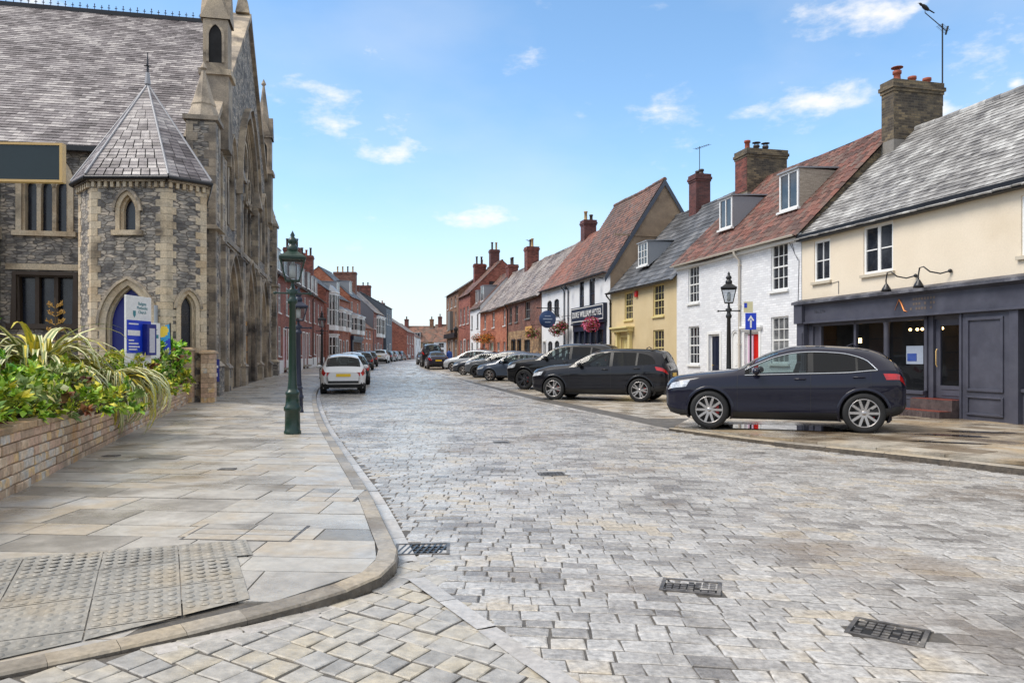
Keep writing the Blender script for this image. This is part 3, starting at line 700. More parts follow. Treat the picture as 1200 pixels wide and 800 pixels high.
YGR = mat('yellow_sword_leaf', [C(150, 150, 50), C(196, 186, 70), C(214, 190, 60)], island=.6, nscale=2, rough=(.35, .5), fine=.12)
def sword(mb, p, az, L, up, droop, w, ml):
    n = 9; pts = []; pos = Vector(p); el = up
    for i in range(n):
        pts.append(pos.copy()); d = Vector((math.cos(az)*math.cos(el), math.sin(az)*math.cos(el), math.sin(el))); pos += d*L/(n-1); el -= droop/(n-1)*(1+1.2*i/n)
    s = Vector((-math.sin(az), math.cos(az), 0))
    for i in range(n-1):
        def row(k):
            ww = w*(.6+.4*min(1, k/2))*(1-(k/(n-1))**2.2)+.001; b = pts[k]; up_ = Vector((0, 0, .25*ww))
            return [b-s*ww+up_, b-s*ww*.45, b, b+s*ww*.45, b+s*ww+up_]
        a, b = row(i), row(i+1)
        for k in range(4): mb.add([a[k], a[k+1], b[k+1], b[k]], [(0, 1, 2, 3)], ml[0] if k in (0, 3) else ml[1], True)
def flax(label, base, n, L, up, droop, az0=0, az1=6.283, w=.035, seed=1):
    o = empty('flax_lily', label, 'sword leaved plant', base); m = MB(); q = random.Random(seed)
    for _ in range(n):
        c = q.random(); ml = (0, 1) if c < .62 else (1, 2) if c < .8 else (2, 2)
        sword(m, (q.uniform(-.14, .14), q.uniform(-.14, .14), 0), q.uniform(az0, az1), q.uniform(*L), q.uniform(*up), q.uniform(*droop), w*q.uniform(.7, 1.2), ml)
    m.build('leaves', [CRM, GRN, YGR], o, uv=False); return o
flax('wide clump of cream edged sword leaves arching above the green shrub', at_wall(10.8, .85, 1.1), 210, (1.0, 1.75), (.45, 1.4), (1.3, 2.7), seed=3, w=.052)
flax('drooping cream striped sword leaves spilling over the planter wall', at_wall(11.8, .15, .95), 150, (1.0, 1.6), (.1, .95), (2.0, 3.3), -2.1, 1.2, w=.032, seed=4)
flax('yellow green sword leaves behind the notice board post', at_wall(13.0, .7, 1.0), 46, (.7, 1.2), (.5, 1.3), (1.2, 2.4), seed=5)
fs = empty('flower_spike', 'tall brown flower spike with tiers of ochre blooms above the shrubs', 'flower spike', at_wall(11.5, .80, .35)); m = MB(); m.tube([(0, 0, 0), (.02, 0, 1.0), (.0, 0, 1.95)], [.018, .014, .008], n=6); m.build('stalk', STEM, fs)
m = MB()
for i in range(7):
    z = 1.05+i*.125; L = .19-.014*i
    for k in range(2):
        a = k*math.pi+R.uniform(-.3, .3); tip = Vector((math.cos(a)*L, math.sin(a)*L*.4, z+.06)); 
        for _ in range(16): 
            t = R.uniform(.35, 1.05); leaf(m, Vector((0, 0, z)).lerp(tip, t)+rvec()*.025, rvec()+Vector((0, 0, 1)), rvec(), .05, .011)
        m.tube([(0, 0, z), tip], .006, n=4)
m.build('blooms', plain('ochre_bloom', (176, 136, 70), .7), fs, uv=False)

# notice boards
def face_post(o, x, z0, z1, r=.03, m=WHITE): mm = MB(); mm.tube([(x, .05, z0), (x, .05, z1)], r, n=10); mm.build('post', m, o)
nb = empty('notice_board', 'white and royal blue church notice board with a blue leaflet holder', 'notice board', (-7.12, 14.3, .55), rad(84))
m = MB(); m.box(-.40, .40, -.02, .02, .75, 2.02); m.build('panel', WHITE, nb, bevel=.006)
m = MB(); m.box(-.385, .385, -.024, -.021, .94, 1.56); m.build('blue_field', BLUE, nb)
m = MB()
for i, (z, w) in enumerate(((1.49, .30), (1.18, .16), (1.12, .30), (1.06, .34), (1.01, .26))): m.box(-.33, -.33+w, -.0275, -.0245, z-.012, z+.012)
m.box(-.36, .02, -.0275, -.0245, 1.27, 1.37); m.build('lettering_bars', WHITE, nb)
m = MB(); m.prism([(-.19, 1.66), (-.15, 1.61), (-.11, 1.66), (-.11, 1.74), (-.19, 1.74)], -.025, -.0215); m.build('crest', TEAL, nb)
t = text('lettering', 'Bailgate\nMethodist\nChurch', .085, TEAL, nb, (.10, -.0235, 1.80), (rad(90), 0, 0), .001)
m = MB(); m.box(.10, .40, -.13, -.026, .90, 1.50); m.build('leaflet_holder', BLUED, nb, bevel=.01); m = MB(); m.box(.16, .34, -.134, -.131, .95, 1.42); m.build('leaflet', plain('leaflet_paper', (190, 190, 200), .5), nb)
face_post(nb, -.3, 0, .75); face_post(nb, .3, 0, .75)
nb2 = empty('notice_board', 'plain white notice board on a grey post behind the blue one', 'notice board', (-7.95, 16.5, .55), rad(76))
m = MB(); m.box(-.45, .30, -.015, .015, .82, 1.62); m.build('panel', WHITE, nb2, bevel=.005)
m = MB(); m.box(-.3, .24, -.019, -.016, 1.28, 1.36); m.build('teal_stripe', TEAL, nb2); m = MB()
for i in range(5): m.box(-.3, .1+.03*(i % 3), -.019, -.016, 1.16-i*.06, 1.18-i*.06)
m.box(-.3, .2, -.019, -.016, 1.45, 1.48); m.build('lettering_bars', plain('grey_print', (150, 160, 166), .5), nb2); face_post(nb2, .24, 0, 2.02, .04, plain('galvanised_post', (150, 154, 158), .4, metal=.5))
bn = empty('banner', 'bright blue fabric banner with a yellow sun corner hung above the end of the bed', 'banner', (-8.85, 18.5, .75), rad(50))
m = MB(); nx = 36
for i in range(nx):
    for j in range(24):
        def P_(i, j): u = i/nx; v = j/24; return (-.42+.84*u, .05*math.sin(u*9+v*2)+.0, 1.47-.78*v-.10*math.sin(math.pi*u)*(1-v)+.02*u)
        c = 2 if ((i-29)/5.5)**2+((j-4)/4.5)**2 < 1 else (1 if i*1.1+j*.9-.02*(i-18)**2 > 42 else 0)
        m.add([P_(i, j), P_(i, j+1), P_(i+1, j+1), P_(i+1, j)], [(0, 1, 2, 3)], c, True)
m.build('cloth', [CYAN, BLUE, YEL], bn, uv=False)
for x_ in (-.44, .44): m = MB(); m.tube([(x_, .02, -.1), (x_, .02, 1.52)], .02, 8); m.build('pole', BLACKP, bn)
m = MB()
for i, z in enumerate((1.12, 1.02, .93)):
    for k in range(5-i): m.box(-.30+.1*k+.04*i, -.23+.1*k+.04*i, -.06, -.056, z-.025, z+.025)
m.build('lettering_bars', plain('banner_print', (16, 70, 120), .6), bn)
sg = empty('sign_board', 'dark green sign board edged in gold high up over the bushes', 'sign board', (-5.82, 8.0, 0), rad(4))
m = MB(); m.box(-1.0, .98, -.03, .03, 3.31, 3.68); m.build('board', DARKG, sg); m = MB()
for a in ((-1.03, 1.01, 3.285, 3.31), (-1.03, 1.01, 3.68, 3.705), (.98, 1.01, 3.31, 3.68), (-1.03, -1.0, 3.31, 3.68)): m.box(a[0], a[1], -.04, .04, a[2], a[3])
m.build('gold_edging', GOLD, sg); face_post(sg, -.55, .5, 3.29, .05, BLACKP); face_post(sg, -.9, .5, 3.29, .05, BLACKP)
# ------------------------------------------------------------ building kit (local: x along the front, -y to the street, z up)
def arch_pts(x0, x1, zs, h, n=7):
    a = (x1-x0)/2; xc = (x0+x1)/2; Rr = (a*a+h*h)/(2*a)
    if Rr < a*1.001: Rr = a*1.001
    th = math.asin(min(1, h/Rr)); Lp = [(x0+Rr-Rr*math.cos(th*i/n), zs+Rr*math.sin(th*i/n)) for i in range(n+1)]
    return Lp+[(2*xc-p[0], p[1]) for p in Lp[-2::-1]]
def seg_pts(x0, x1, zs, h, n=8):
    a = (x1-x0)/2; Rr = (a*a+h*h)/(2*h); th = math.asin(a/Rr); xc = (x0+x1)/2
    return [(xc+Rr*math.sin(-th+2*th*i/n), zs+h-Rr+Rr*math.cos(-th+2*th*i/n)) for i in range(n+1)]
def facade(mb, x0, x1, z0, z1, ops, m=0, y=0., rev=.12, mrev=None, flip=False):
    """wall sheet with real openings; op = (xa, xb, za, zb[, kind, rise])"""
    mrev = m if mrev is None else mrev
    xs = sorted({x0, x1}|{v for o in ops for v in o[:2]}); zs = sorted({z0, z1}|{v for o in ops for v in o[2:4]})
    for i in range(len(xs)-1):
        for j in range(len(zs)-1):
            cx, cz = (xs[i]+xs[i+1])/2, (zs[j]+zs[j+1])/2
            if any(o[0] < cx < o[1] and o[2] < cz < o[3] for o in ops): continue
            mb.quad((xs[i], y, zs[j]), (xs[i+1], y, zs[j]), (xs[i+1], y, zs[j+1]), (xs[i], y, zs[j+1]), m=m)
    for o in ops:
        a, b, c, d = o[:4]; k = o[4] if len(o) > 4 else None
        if k:
            h = o[5]; top = arch_pts(a, b, d-h, h) if k == 'p' else seg_pts(a, b, d-h, h)
            for p, q in zip(top, top[1:]): 
                mb.quad((p[0], y, p[1]), (q[0], y, q[1]), (q[0], y, d), (p[0], y, d), m=m)
            out = [(a, c)]+top+[(b, c)]
        else: out = [(a, c), (a, d), (b, d), (b, c)]
        for p, q in zip(out, out[1:]+out[:1]): mb.quad((p[0], y, p[1]), (p[0], y+rev, p[1]), (q[0], y+rev, q[1]), (q[0], y, q[1]), m=mrev)
def opening_poly(o):
    a, b, c, d = o[:4]
    if len(o) > 4 and o[4]: h = o[5]; top = arch_pts(a, b, d-h, h) if o[4] == 'p' else seg_pts(a, b, d-h, h); return [(a, c)]+top+[(b, c)]
    return [(a, c), (a, d), (b, d), (b, c)]
def ring(mb, inner, outer, y0, y1, m=0, closed=False):
    n = len(inner)
    for i in range(n if closed else n-1):
        a, b, c, d = inner[i], inner[(i+1) % n], outer[(i+1) % n], outer[i]
        mb.quad((a[0], y0, a[1]), (d[0], y0, d[1]), (c[0], y0, c[1]), (b[0], y0, b[1]), m=m)
        mb.quad((a[0], y1, a[1]), (a[0], y0, a[1]), (b[0], y0, b[1]), (b[0], y1, b[1]), m=m)
        mb.quad((d[0], y0, d[1]), (d[0], y1, d[1]), (c[0], y1, c[1]), (c[0], y0, c[1]), m=m)
def grow(poly, d):
    cx = (min(p[0] for p in poly)+max(p[0] for p in poly))/2; out = []; n = len(poly)
    for i, p in enumerate(poly):
        a, b = poly[max(i-1, 0)], poly[min(i+1, n-1)]; t = Vector((b[0]-a[0], b[1]-a[1])).normalized(); out.append((p[0]-t.y*d, p[1]+t.x*d))
    return out
def window(par, o, nx=2, ny=4, fm=WHITE, pane=None, y=.07, fw=.055, bar=.022, sill=True, mid=True, sm=None, name='window', curtain=False):
    a, b, c, d = o[:4]; k = len(o) > 4 and o[4]; m = MB()
    poly = opening_poly(o)
    if k: inn = grow([poly[0]]+poly[1:-1]+[poly[-1]], -fw); ring(m, inn, poly, y, y+.06)
    else:
        m.box(a, a+fw, y, y+.07, c, d); m.box(b-fw, b, y, y+.07, c, d); m.box(a+fw, b-fw, y, y+.07, d-fw, d)
    m.box(a+(fw if not k else 0), b-(fw if not k else 0), y-.002, y+.07, c, c+fw)
    for i in range(1, nx):
        x = lerp(a+fw, b-fw, i/nx); m.box(x-bar/2, x+bar/2, y+.012, y+.05, c+fw, d-fw*.9)
    for j in range(1, ny):
        z = lerp(c+fw, d-fw, j/ny); t = .045 if (mid and ny % 2 == 0 and j == ny//2) else bar; m.box(a+fw, b-fw, y+(.004 if t > bar else .014), y+.05, z-t/2, z+t/2)
    w = m.build(name, fm, par, uv=False)
    p = MB(); q = [(v[0], y+.04, v[1]) for v in poly]; yy = y+.035
    if k: p.quad(*[(v[0], yy, v[1]) for v in poly][::-1])
    else:
        n_y = 2 if mid else 1; n_x = 1
        for j in range(n_y):
            z0, z1 = lerp(c, d, j/n_y)+.002, lerp(c, d, (j+1)/n_y)-.002; t = R.uniform(-.006, .006)
            p.quad((a, yy+t, z0), (b, yy-t, z0), (b, yy, z1), (a, yy, z1))
    p.build('pane', pane or PANE, w, uv=False)
    if sill: s = MB(); s.box(a-.07, b+.07, -.07, y+.02, c-.075, c-.002); s.build('sill', sm or fm, w, uv=False)
    return w
def door(par, o, m, panels=2, frame=WHITE, y=.10, fw=.07, fan=0, knob=GOLD, hood=None, name='door', step=True):
    a, b, c, d = o[:4]; f = MB(); f.box(a, a+fw, y-.03, y+.05, c, d); f.box(b-fw, b, y-.03, y+.05, c, d); f.box(a+fw, b-fw, y-.03, y+.05, d-fw, d)
    f.box(a-.11, a-.002, -.03, .03, c, d+.1); f.box(b+.002, b+.11, -.03, .03, c, d+.1); f.box(a-.002, b+.002, -.03, .02, d+.002, d+.1)
    if hood: f.box(a-.2, b+.2, -hood, .0, d+.12, d+.2); f.box(a-.15, b+.15, -hood*.7, .0, d+.06, d+.118)
    l = MB(); x0, x1, z1 = a+fw, b-fw, d-fw-fan
    l.box(x0, x1, y, y+.04, c, z1)
    w = (x1-x0)
    for i in range(panels):
        for za, zb in ((.08, .45), (.5, .93)):
            px0 = x0+w*(i+.12)/panels; px1 = x0+w*(i+.88)/panels; A, B = c+(z1-c)*za, c+(z1-c)*zb; t = .018
            l.box(px0, px1, y-.012, y-.001, A, A+t); l.box(px0, px1, y-.012, y-.001, B-t, B); l.box(px0, px0+t, y-.012, y-.001, A+t, B-t); l.box(px1-t, px1, y-.012, y-.001, A+t, B-t)
    D = l.build(name, m, par, uv=False); f.build('frame', frame, D, uv=False)
    if fan: p = MB(); p.quad((x0, y+.02, z1), (x1, y+.02, z1), (x1, y+.02, d-fw), (x0, y+.02, d-fw)); p.build('fanlight', PANE, D, uv=False)
    k = MB(); k.ball((x0+.08, y-.045, c+1.0), .03, 8); k.tube([(x0+.08, y-.045, c+1.0), (x0+.08, y, c+1.0)], .012, 6); k.build('handle', knob, D, uv=False)
    if step: s = MB(); s.box(a-.15, b+.15, -.3, y, c-.14, c-.004); s.build('step', KERB, D, uv=False)
    return D
def tiles(mb, x0, x1, ya, za, yb, zb, tw, tl, kind='slate', sag=None, jit=.006, m=0, under=1):
    """courses of real tiles from eaves (ya, za) up to ridge (yb, zb)"""
    S = math.hypot(yb-ya, zb-za); uy, uz = (yb-ya)/S, (zb-za)/S; ny, nz = -uz, uy
    if ny*(yb-ya) > 0 and nz < 0: ny, nz = -ny, -nz
    if nz < 0: ny, nz = -ny, -nz
    W = x1-x0; sag = sag or (lambda t, s: 0)
    def P(x, s, h):
        dz = sag((x-x0)/W, s/S); return (x, ya+uy*s+ny*h, za+uz*s+nz*h+dz)
    nr = int(S/tl)+1; tl = S/nr; nc = max(1, int(W/tw)); tw = W/nc
    fw = yb > ya     # facing -y
    for r in range(nr):
        s0 = r*tl; s1 = min(S, s0+tl*1.25); off = (r % 2)*tw*.5 if kind == 'slate' else 0
        for c in range(-1 if off else 0, nc+(0 if not off else 0)):
            a = x0+c*tw+off; b = a+tw
            a, b = max(x0, a), min(x1, b)
            if off and c == nc-1: b = x1
            if b-a < .02: continue
            g_ = .003; j1, j2 = R.uniform(-jit, jit), R.uniform(-jit, jit); ds = R.uniform(-.012, .012)
            if kind == 'slate':
                h0 = .022; q = [P(a+g_, s0+ds, h0+j1), P(b-g_, s0+ds, h0+j2), P(b-g_, s1, 0), P(a+g_, s1, 0), P(a+g_, s0+ds, j1-.012), P(b-g_, s0+ds, j2-.012)]
                mb.add(q, [(0, 1, 2, 3) if fw else (3, 2, 1, 0), (4, 5, 1, 0), (4, 0, 3), (5, 2, 1)], m)
            else:
                n = 5; top = []; bot = []; fr = []
                for i in range(n+1):
                    u = i/n; x = lerp(a-.012, b+.012, u); h = .045*math.sin(math.pi*u)**1.0+.02+(-.012 if u > .8 else 0)
                    bot.append(P(x, s0+ds, h+.014+j1)); top.append(P(x, s1, h)); fr.append(P(x, s0+ds, h-.012))
                k = len(mb.v)
                mb.add(bot+top+fr, [((i, i+1, n+2+i, n+1+i) if fw else (i+1, i, n+1+i, n+2+i)) for i in range(n)]+[(2*n+2+i, 2*n+3+i, i+1, i) for i in range(n)], m, False)
    k = 12
    for i in range(k):
        xa, xb = lerp(x0, x1, i/k), lerp(x0, x1, (i+1)/k); q = [P(xa, 0, -.02), P(xb, 0, -.02), P(xb, S, -.02), P(xa, S, -.02)]
        mb.quad(*(q if fw else q[::-1]), m=under)
    return P
def ridge_tiles(mb, x0, x1, y, z, m=0, sag=None, r=.11, step=.42):
    n = max(1, int((x1-x0)/step))
    for i in range(n):
        a, b = lerp(x0, x1, i/n)+.004, lerp(x0, x1, (i+1)/n)-.004; d = sag((i+.5)/n, 1) if sag else 0; d += R.uniform(-.008, .008); rr = r+R.uniform(-.004, .006)
        vs = []
        for x in (a, b):
            for t in range(7): th = math.pi*(-.1+1.2*t/6); vs.append((x, y-rr*math.cos(th), z+d-.06+rr*math.sin(th)))
        mb.add(vs, [(t, 7+t, 8+t, t+1) for t in range(6)]+[list(range(7)), list(range(13, 6, -1))], m)
def sagf(a=.06, b=.03, seed=0):
    q = random.Random(seed); p1, p2 = q.uniform(0, 6), q.uniform(0, 6)
    return lambda t, s: -a*math.sin(math.pi*max(0, min(1, t)))*(.4+.6*s)+b*math.sin(t*9+p1)*math.sin(s*3+p2)
def chimney(par, x, y, z0, z1, w, d, pots=(('t', .5),), m=None, aerial=None, base=None, n=None):
    s = MB(); a, b = w/2, d/2; zc = z1-.34
    s.box(x-a, x+a, y-b, y+b, z0, zc); s.box(x-a-.03, x+a+.03, y-b-.03, y+b+.03, zc, zc+.09); s.box(x-a-.065, x+a+.065, y-b-.065, y+b+.065, zc+.09, zc+.2); s.box(x-a-.03, x+a+.03, y-b-.03, y+b+.03, zc+.2, z1)
    c = s.build('chimney', m or BRICK_R, par)
    k = len(pots)
    for i, (kind, h) in enumerate(pots):
        p = MB(); px, py = (x+(-.5+(i+.5)/k)*w*.92, y) if w >= d else (x, y+(-.5+(i+.5)/k)*d*.92)
        prof = [(.13, 0), (.12, .06), (.10, .1), (.095, h-.1), (.125, h-.08), (.125, h), (.08, h), (.07, h-.2)]
        if 'c' in kind: prof += []; 
        p.lathe(prof, px, py, z1-.01, n=10)
        if 'c' in kind:
            for t in range(4): p.tube([(px+.09*math.cos(t*1.57), py+.09*math.sin(t*1.57), z1+h-.02), (px+.09*math.cos(t*1.57), py+.09*math.sin(t*1.57), z1+h+.1)], .012, 4)
            p.lathe([(.0, .13), (.17, .1), (.17, .085), (0, .085)], px, py, z1+h, n=10)
        p.build('chimney_pot', {'t': TERRA, 'd': POTD, 'y': POTY}[kind[0]], c, uv=False)
    f = MB(); f.box(x-a-.012, x+a+.012, y-b-.012, y+b+.012, z0+.0, z0+(base or .25)); f.build('flashing', FLASH, c, uv=False)
    return c
def aerial(par, x, y, z, h, ang=.6, n=8, L=.9, name='aerial'):
    m = MB(); m.tube([(x, y, z), (x, y, z+h)], .018, 6); c, s = math.cos(ang), math.sin(ang)
    zt = z+h-.06; m.tube([(x-c*L*.3, y-s*L*.3, zt), (x+c*L*.7, y+s*L*.7, zt)], .012, 5)
    for i in range(n):
        t = -.3+i/(n-1); l = .16-.05*i/n; p = (x+c*L*t, y+s*L*t, zt); m.tube([(p[0]-s*l, p[1]+c*l, zt), (p[0]+s*l, p[1]-c*l, zt)], .006, 4)
    return m.build(name, IRON_B, par, uv=False)
def dormer(par, x0, x1, zb, zt, yf, roofy, fm=WHITE, cheek=None, roofm=None, nx=2, ny=1, pitched=True):
    """yf: y of its front; roofy(z) = y on the slope at height z"""
    root = MB(); w = window_like = None
    cheek = cheek or LEAD; b = MB()
    yb = roofy(zt+.15)+.1
    for x in (x0, x1-.05): b.add([(x, yf+.03, zb-.06), (x+.05, yf+.03, zb-.06), (x+.05, yf+.03, zt), (x, yf+.03, zt), (x, yb, zt), (x+.05, yb, zt)], [(0, 1, 2, 3), (3, 2, 5, 4), (0, 3, 4), (1, 5, 2)])
    d = b.build('dormer', cheek, par, uv=False)
    r = MB(); r.add([(x0-.05, yf-.06, zt), (x1+.05, yf-.06, zt), (x1+.05, yb+.3, zt+.1), (x0-.05, yb+.3, zt+.1), (x0-.05, yf-.06, zt+.045), (x1+.05, yf-.06, zt+.045), (x1+.05, yb+.3, zt+.145), (x0-.05, yb+.3, zt+.145)], [(0, 3, 2, 1), (4, 5, 6, 7), (0, 1, 5, 4), (1, 2, 6, 5), (2, 3, 7, 6), (3, 0, 4, 7)]); r.build('roof_sheet', roofm or LEAD, d, uv=False)
    f = MB(); fw = .07
    for a in ((x0, x0+fw, zb, zt), (x1-fw, x1, zb, zt), (x0+fw, x1-fw, zt-fw, zt), (x0+fw, x1-fw, zb, zb+fw)): f.box(a[0], a[1], yf, yf+.06, a[2], a[3])
    f.box(x0-.06, x1+.06, yf-.08, yf+.05, zb-.07, zb-.002)
    for i in range(1, nx): x = lerp(x0+fw, x1-fw, i/nx); f.box(x-.025, x+.025, yf+.005, yf+.05, zb+fw, zt-fw)
    for j in range(1, ny): z = lerp(zb+fw, zt-fw, j/ny); f.box(x0+fw, x1-fw, yf+.01, yf+.045, z-.012, z+.012)
    f.build('frame', fm, d, uv=False)
    p = MB(); p.quad((x0+.02, yf+.03, zb+.02), (x1-.02, yf+.03, zb+.02), (x1-.02, yf+.03, zt-.02), (x0+.02, yf+.03, zt-.02)); p.build('pane', PANE, d, uv=False)
def gutter(par, x0, x1, y, z, m=None, pipes=(), zb=0., r=.055):
    g_ = MB(); vs = []
    for x in (x0, x1):
        for i in range(7): t = math.pi+math.pi*i/6; vs.append((x, y+r*math.cos(t), z+r*math.sin(t)))
        for i in range(7): t = 2*math.pi-math.pi*i/6; vs.append((x, y+(r-.01)*math.cos(t), z+(r-.01)*math.sin(t)))
    g_.add(vs, [(i, i+1, 15+i, 14+i) for i in range(13)], 0); g_.build('gutter', m or BLACKP, par, uv=False)
    for x in pipes:
        p = MB(); p.tube([(x, y, z-.04), (x, y, z-.12), (x, -.06, z-.35), (x, -.06, zb+.05)], .04, 8)
        for k in range(4): zz = lerp(zb+.4, z-.5, k/3); p.box(x-.055, x+.055, -.1, -.002, zz-.02, zz+.02)
        p.build('drainpipe', m or BLACKP, par, uv=False)
def house(label, x, y, rotz, W, D, eave, ridge, wm, rm, ops, tw=.3, tl=.24, kind='slate', sag=None, q=None, over=.22, cat='house', name='house', base=-.4, group=None, side=None, fascia=None, verge=.05, um=None, wallfn=None, rev=.12, gables=True, zg=None, ridgem=None, nofront=False):
    zg = gz(y) if zg is None else zg
    root = empty(name, label, cat, (x, y, zg), rotz, group); q = q or D/2; m = MB()
    if not nofront: facade(m, 0, W, base, eave, ops, rev=rev)
    for xx, fl in ((0, 0), (W, 1)):
        p = [(xx, 0, base), (xx, D, base), (xx, D, eave if q < D-.1 else ridge), (xx, q, ridge), (xx, 0, eave)]
        m.quad(*(p if fl else p[::-1]), m=1 if side else 0)
    m.quad((W, D, base), (0, D, base), (0, D, eave), (W, D, eave), m=0)
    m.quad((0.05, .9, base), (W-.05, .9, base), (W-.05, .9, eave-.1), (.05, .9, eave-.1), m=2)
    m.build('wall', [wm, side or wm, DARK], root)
    sl = (ridge-eave)/q; t = MB()
    tiles(t, -verge, W+verge, -over, eave-over*sl+.05, q, ridge+.05, tw, tl, kind, sag)
    if q < D-.1:
        s2 = (ridge-eave)/(D-q); k = 1
        z2 = eave-over*s2+.05
        t.quad((-verge, q, ridge+.05), (W+verge, q, ridge+.05), (W+verge, D+over, z2), (-verge, D+over, z2), m=0)
    for xx in (-verge, W+verge): t.quad((xx, -over, eave-over*sl+.02), (xx, q, ridge+.02), (xx, q, ridge-.12), (xx, 0, eave-.12), m=1) if False else None
    r = t.build('roof', [rm, um or DARK], root, uv=True)
    rt = MB(); ridge_tiles(rt, -verge, W+verge, q, ridge+.06, sag=sag); rt.build('ridge_tiles', ridgem or rm, r, uv=False)
    if fascia: f = MB(); f.box(-.02, W+.02, -over+.03, -.003, eave-.2, eave-.02); f.build('fascia_board', fascia, root, uv=False)
    return root
def roofy(eave, ridge, q): return lambda z: (z-eave)/(ridge-eave)*q
# ------------------------------------------------------------ church
CH = empty('church', 'grey rubble gothic church with ochre dressings, slate roofs and a canted stair turret', 'church', (-9.91, 24.22, .12), rad(102.13))
cI = (Matrix.Translation((-9.91, 24.22, .12)) @ Matrix.Rotation(rad(102.13), 4, 'Z')).inverted()
def w2l(x, y, z): return tuple(cI @ Vector((x, y, z)))
CW, CC, CR_, CE = 20.7, 10.35, 16.4, 8.2
# nave body
p1 = (3.6, 6.75, -.3, 4.95, 'p', 2.3); p2 = (8.7, 12.0, -.3, 5.3, 'p', 2.5); p3 = (13.95, 17.1, -.3, 4.95, 'p', 2.3); bw = (7.3, 13.4, 5.9, 12.2, 'p', 4.2)
l1 = (.9, 1.8, 1.6, 4.3, 'p', .9); l2 = (18.9, 19.8, 1.6, 4.3, 'p', .9); h1 = (4.3, 5.6, 6.3, 9.6, 'p', 1.2); h2 = (15.1, 16.4, 6.3, 9.6, 'p', 1.2)
m = MB(); fops = [p1, p2, p3, bw, l1, l2, h1, h2]
facade(m, .2, CW-.2, -.5, CE, [p1, p2, p3, l1, l2]+[(o[0], o[1], o[2], CE) for o in (bw, h1, h2)], rev=.25, mrev=1)
# upper gable, stepped in strips so the openings stay open
def gtop(x): return CE+(CR_+.35-CE)*(1-abs(x-CC)/(CC-.2))
xs = sorted({.2, CW-.2, CC}|{.2+i*.5 for i in range(1, 41)}|{o[0] for o in (bw, h1, h2)}|{o[1] for o in (bw, h1, h2)})
for a, b in zip(xs, xs[1:]):
    c = (a+b)/2; o = next((o for o in (bw, h1, h2) if o[0] < c < o[1]), None)
    def zb(x):
        if not o: return CE
        P = arch_pts(o[0], o[1], o[3]-o[5], o[5], 12); return interp(P, x)
    m.quad((a, 0, zb(a)), (b, 0, zb(b)), (b, 0, gtop(b)), (a, 0, gtop(a)))
for o in (bw, h1, h2):
    P = [(o[0], CE)]+arch_pts(o[0], o[1], o[3]-o[5], o[5], 12)+[(o[1], CE)]
    for a, b in zip(P, P[1:]): m.quad((a[0], 0, a[1]), (a[0], .25, a[1]), (b[0], .25, b[1]), (b[0], 0, b[1]), m=1)
# side walls with window openings (facing the camera: plane x = .8 ; built as a facade sheet turned round)
sideo = [(4.26, 5.6, 5.3, 7.7, 'p', .8), (4.1, 5.75, 2.35, 3.9)]+[(9.5+5*i, 11+5*i, 5.3, 7.7, 'p', .8) for i in range(3)]
sm = MB(); facade(sm, 0, 26, -.5, CE-.1, sideo, rev=.35, mrev=1)
def turn(v): return (.8+v[1], v[0], v[2])
m2 = MB(); 
for f, mi, s in zip(sm.f, sm.m, sm.s): m2.add([turn(sm.v[i]) for i in f], [list(range(len(f)))[::-1]], mi, s)
for f, mi in zip(m2.f, m2.m): m.add([m2.v[i] for i in f], [list(range(len(f)))], mi)
m.quad((CW-.8, 0, -.5), (CW-.8, 26, -.5), (CW-.8, 26, CE), (CW-.8, 0, CE)); m.quad((.8, 26, -.5), (CW-.8, 26, -.5), (CW-.8, 26, CE), (CC, 26, CR_), (.8, 26, CE))
m.quad((1.6, .6, -.3), (CW-1, .6, -.3), (CW-1, .6, 8), (1.6, .6, 8), m=2); m.quad((4, .62, 5), (17, .62, 5), (17, .62, 10), (CC, .62, 13), (4, .62, 10), m=2)
m.quad((1.25, 1.0, 0), (1.25, 26, 0), (1.25, 26, 8), (1.25, 1, 8), m=2)
m.build('wall', [STONE, DRESSD, DARK], CH)
# roof
t = MB(); vx = CC-.25
def nave_slope():
    s = MB(); tiles(s, .35, 26.2, -.0, CE-.25, CC-.8, CR_, .34, .2, 'slate', sagf(.02, .02, 4)); return s
s = nave_slope()
def rt(v): return (.55+v[1]*(CC-.55)/(CC-.8), v[0], v[2])
for f, mi in zip(s.f, s.m): t.add([rt(s.v[i]) for i in f], [list(range(len(f)))[::-1]], mi)
t.quad((CC, .3, CR_), (CW-.5, .3, CE-.2), (CW-.5, 26.2, CE-.2), (CC, 26.2, CR_))
rf = t.build('roof', [SLATE_P, DARK], CH)
m = MB(); m.box(CC-.09, CC+.09, .4, 26.2, CR_-.05, CR_+.13)
for i in range(88):
    y = .6+i*.29; m.box(CC-.012, CC+.012, y-.012, y+.012, CR_+.13, CR_+.36); m.box(CC-.012, CC+.012, y-.055, y+.055, CR_+.25, CR_+.275)
    if i % 2 == 0: m.ball((CC, y, CR_+.38), .03, 6)
m.build('ridge_cresting', BLACKP, rf, uv=False)
m = MB(); m.box(.4, .62, .9, 26, CE-.36, CE-.2); m.build('gutter', BLACKP, rf, uv=False)
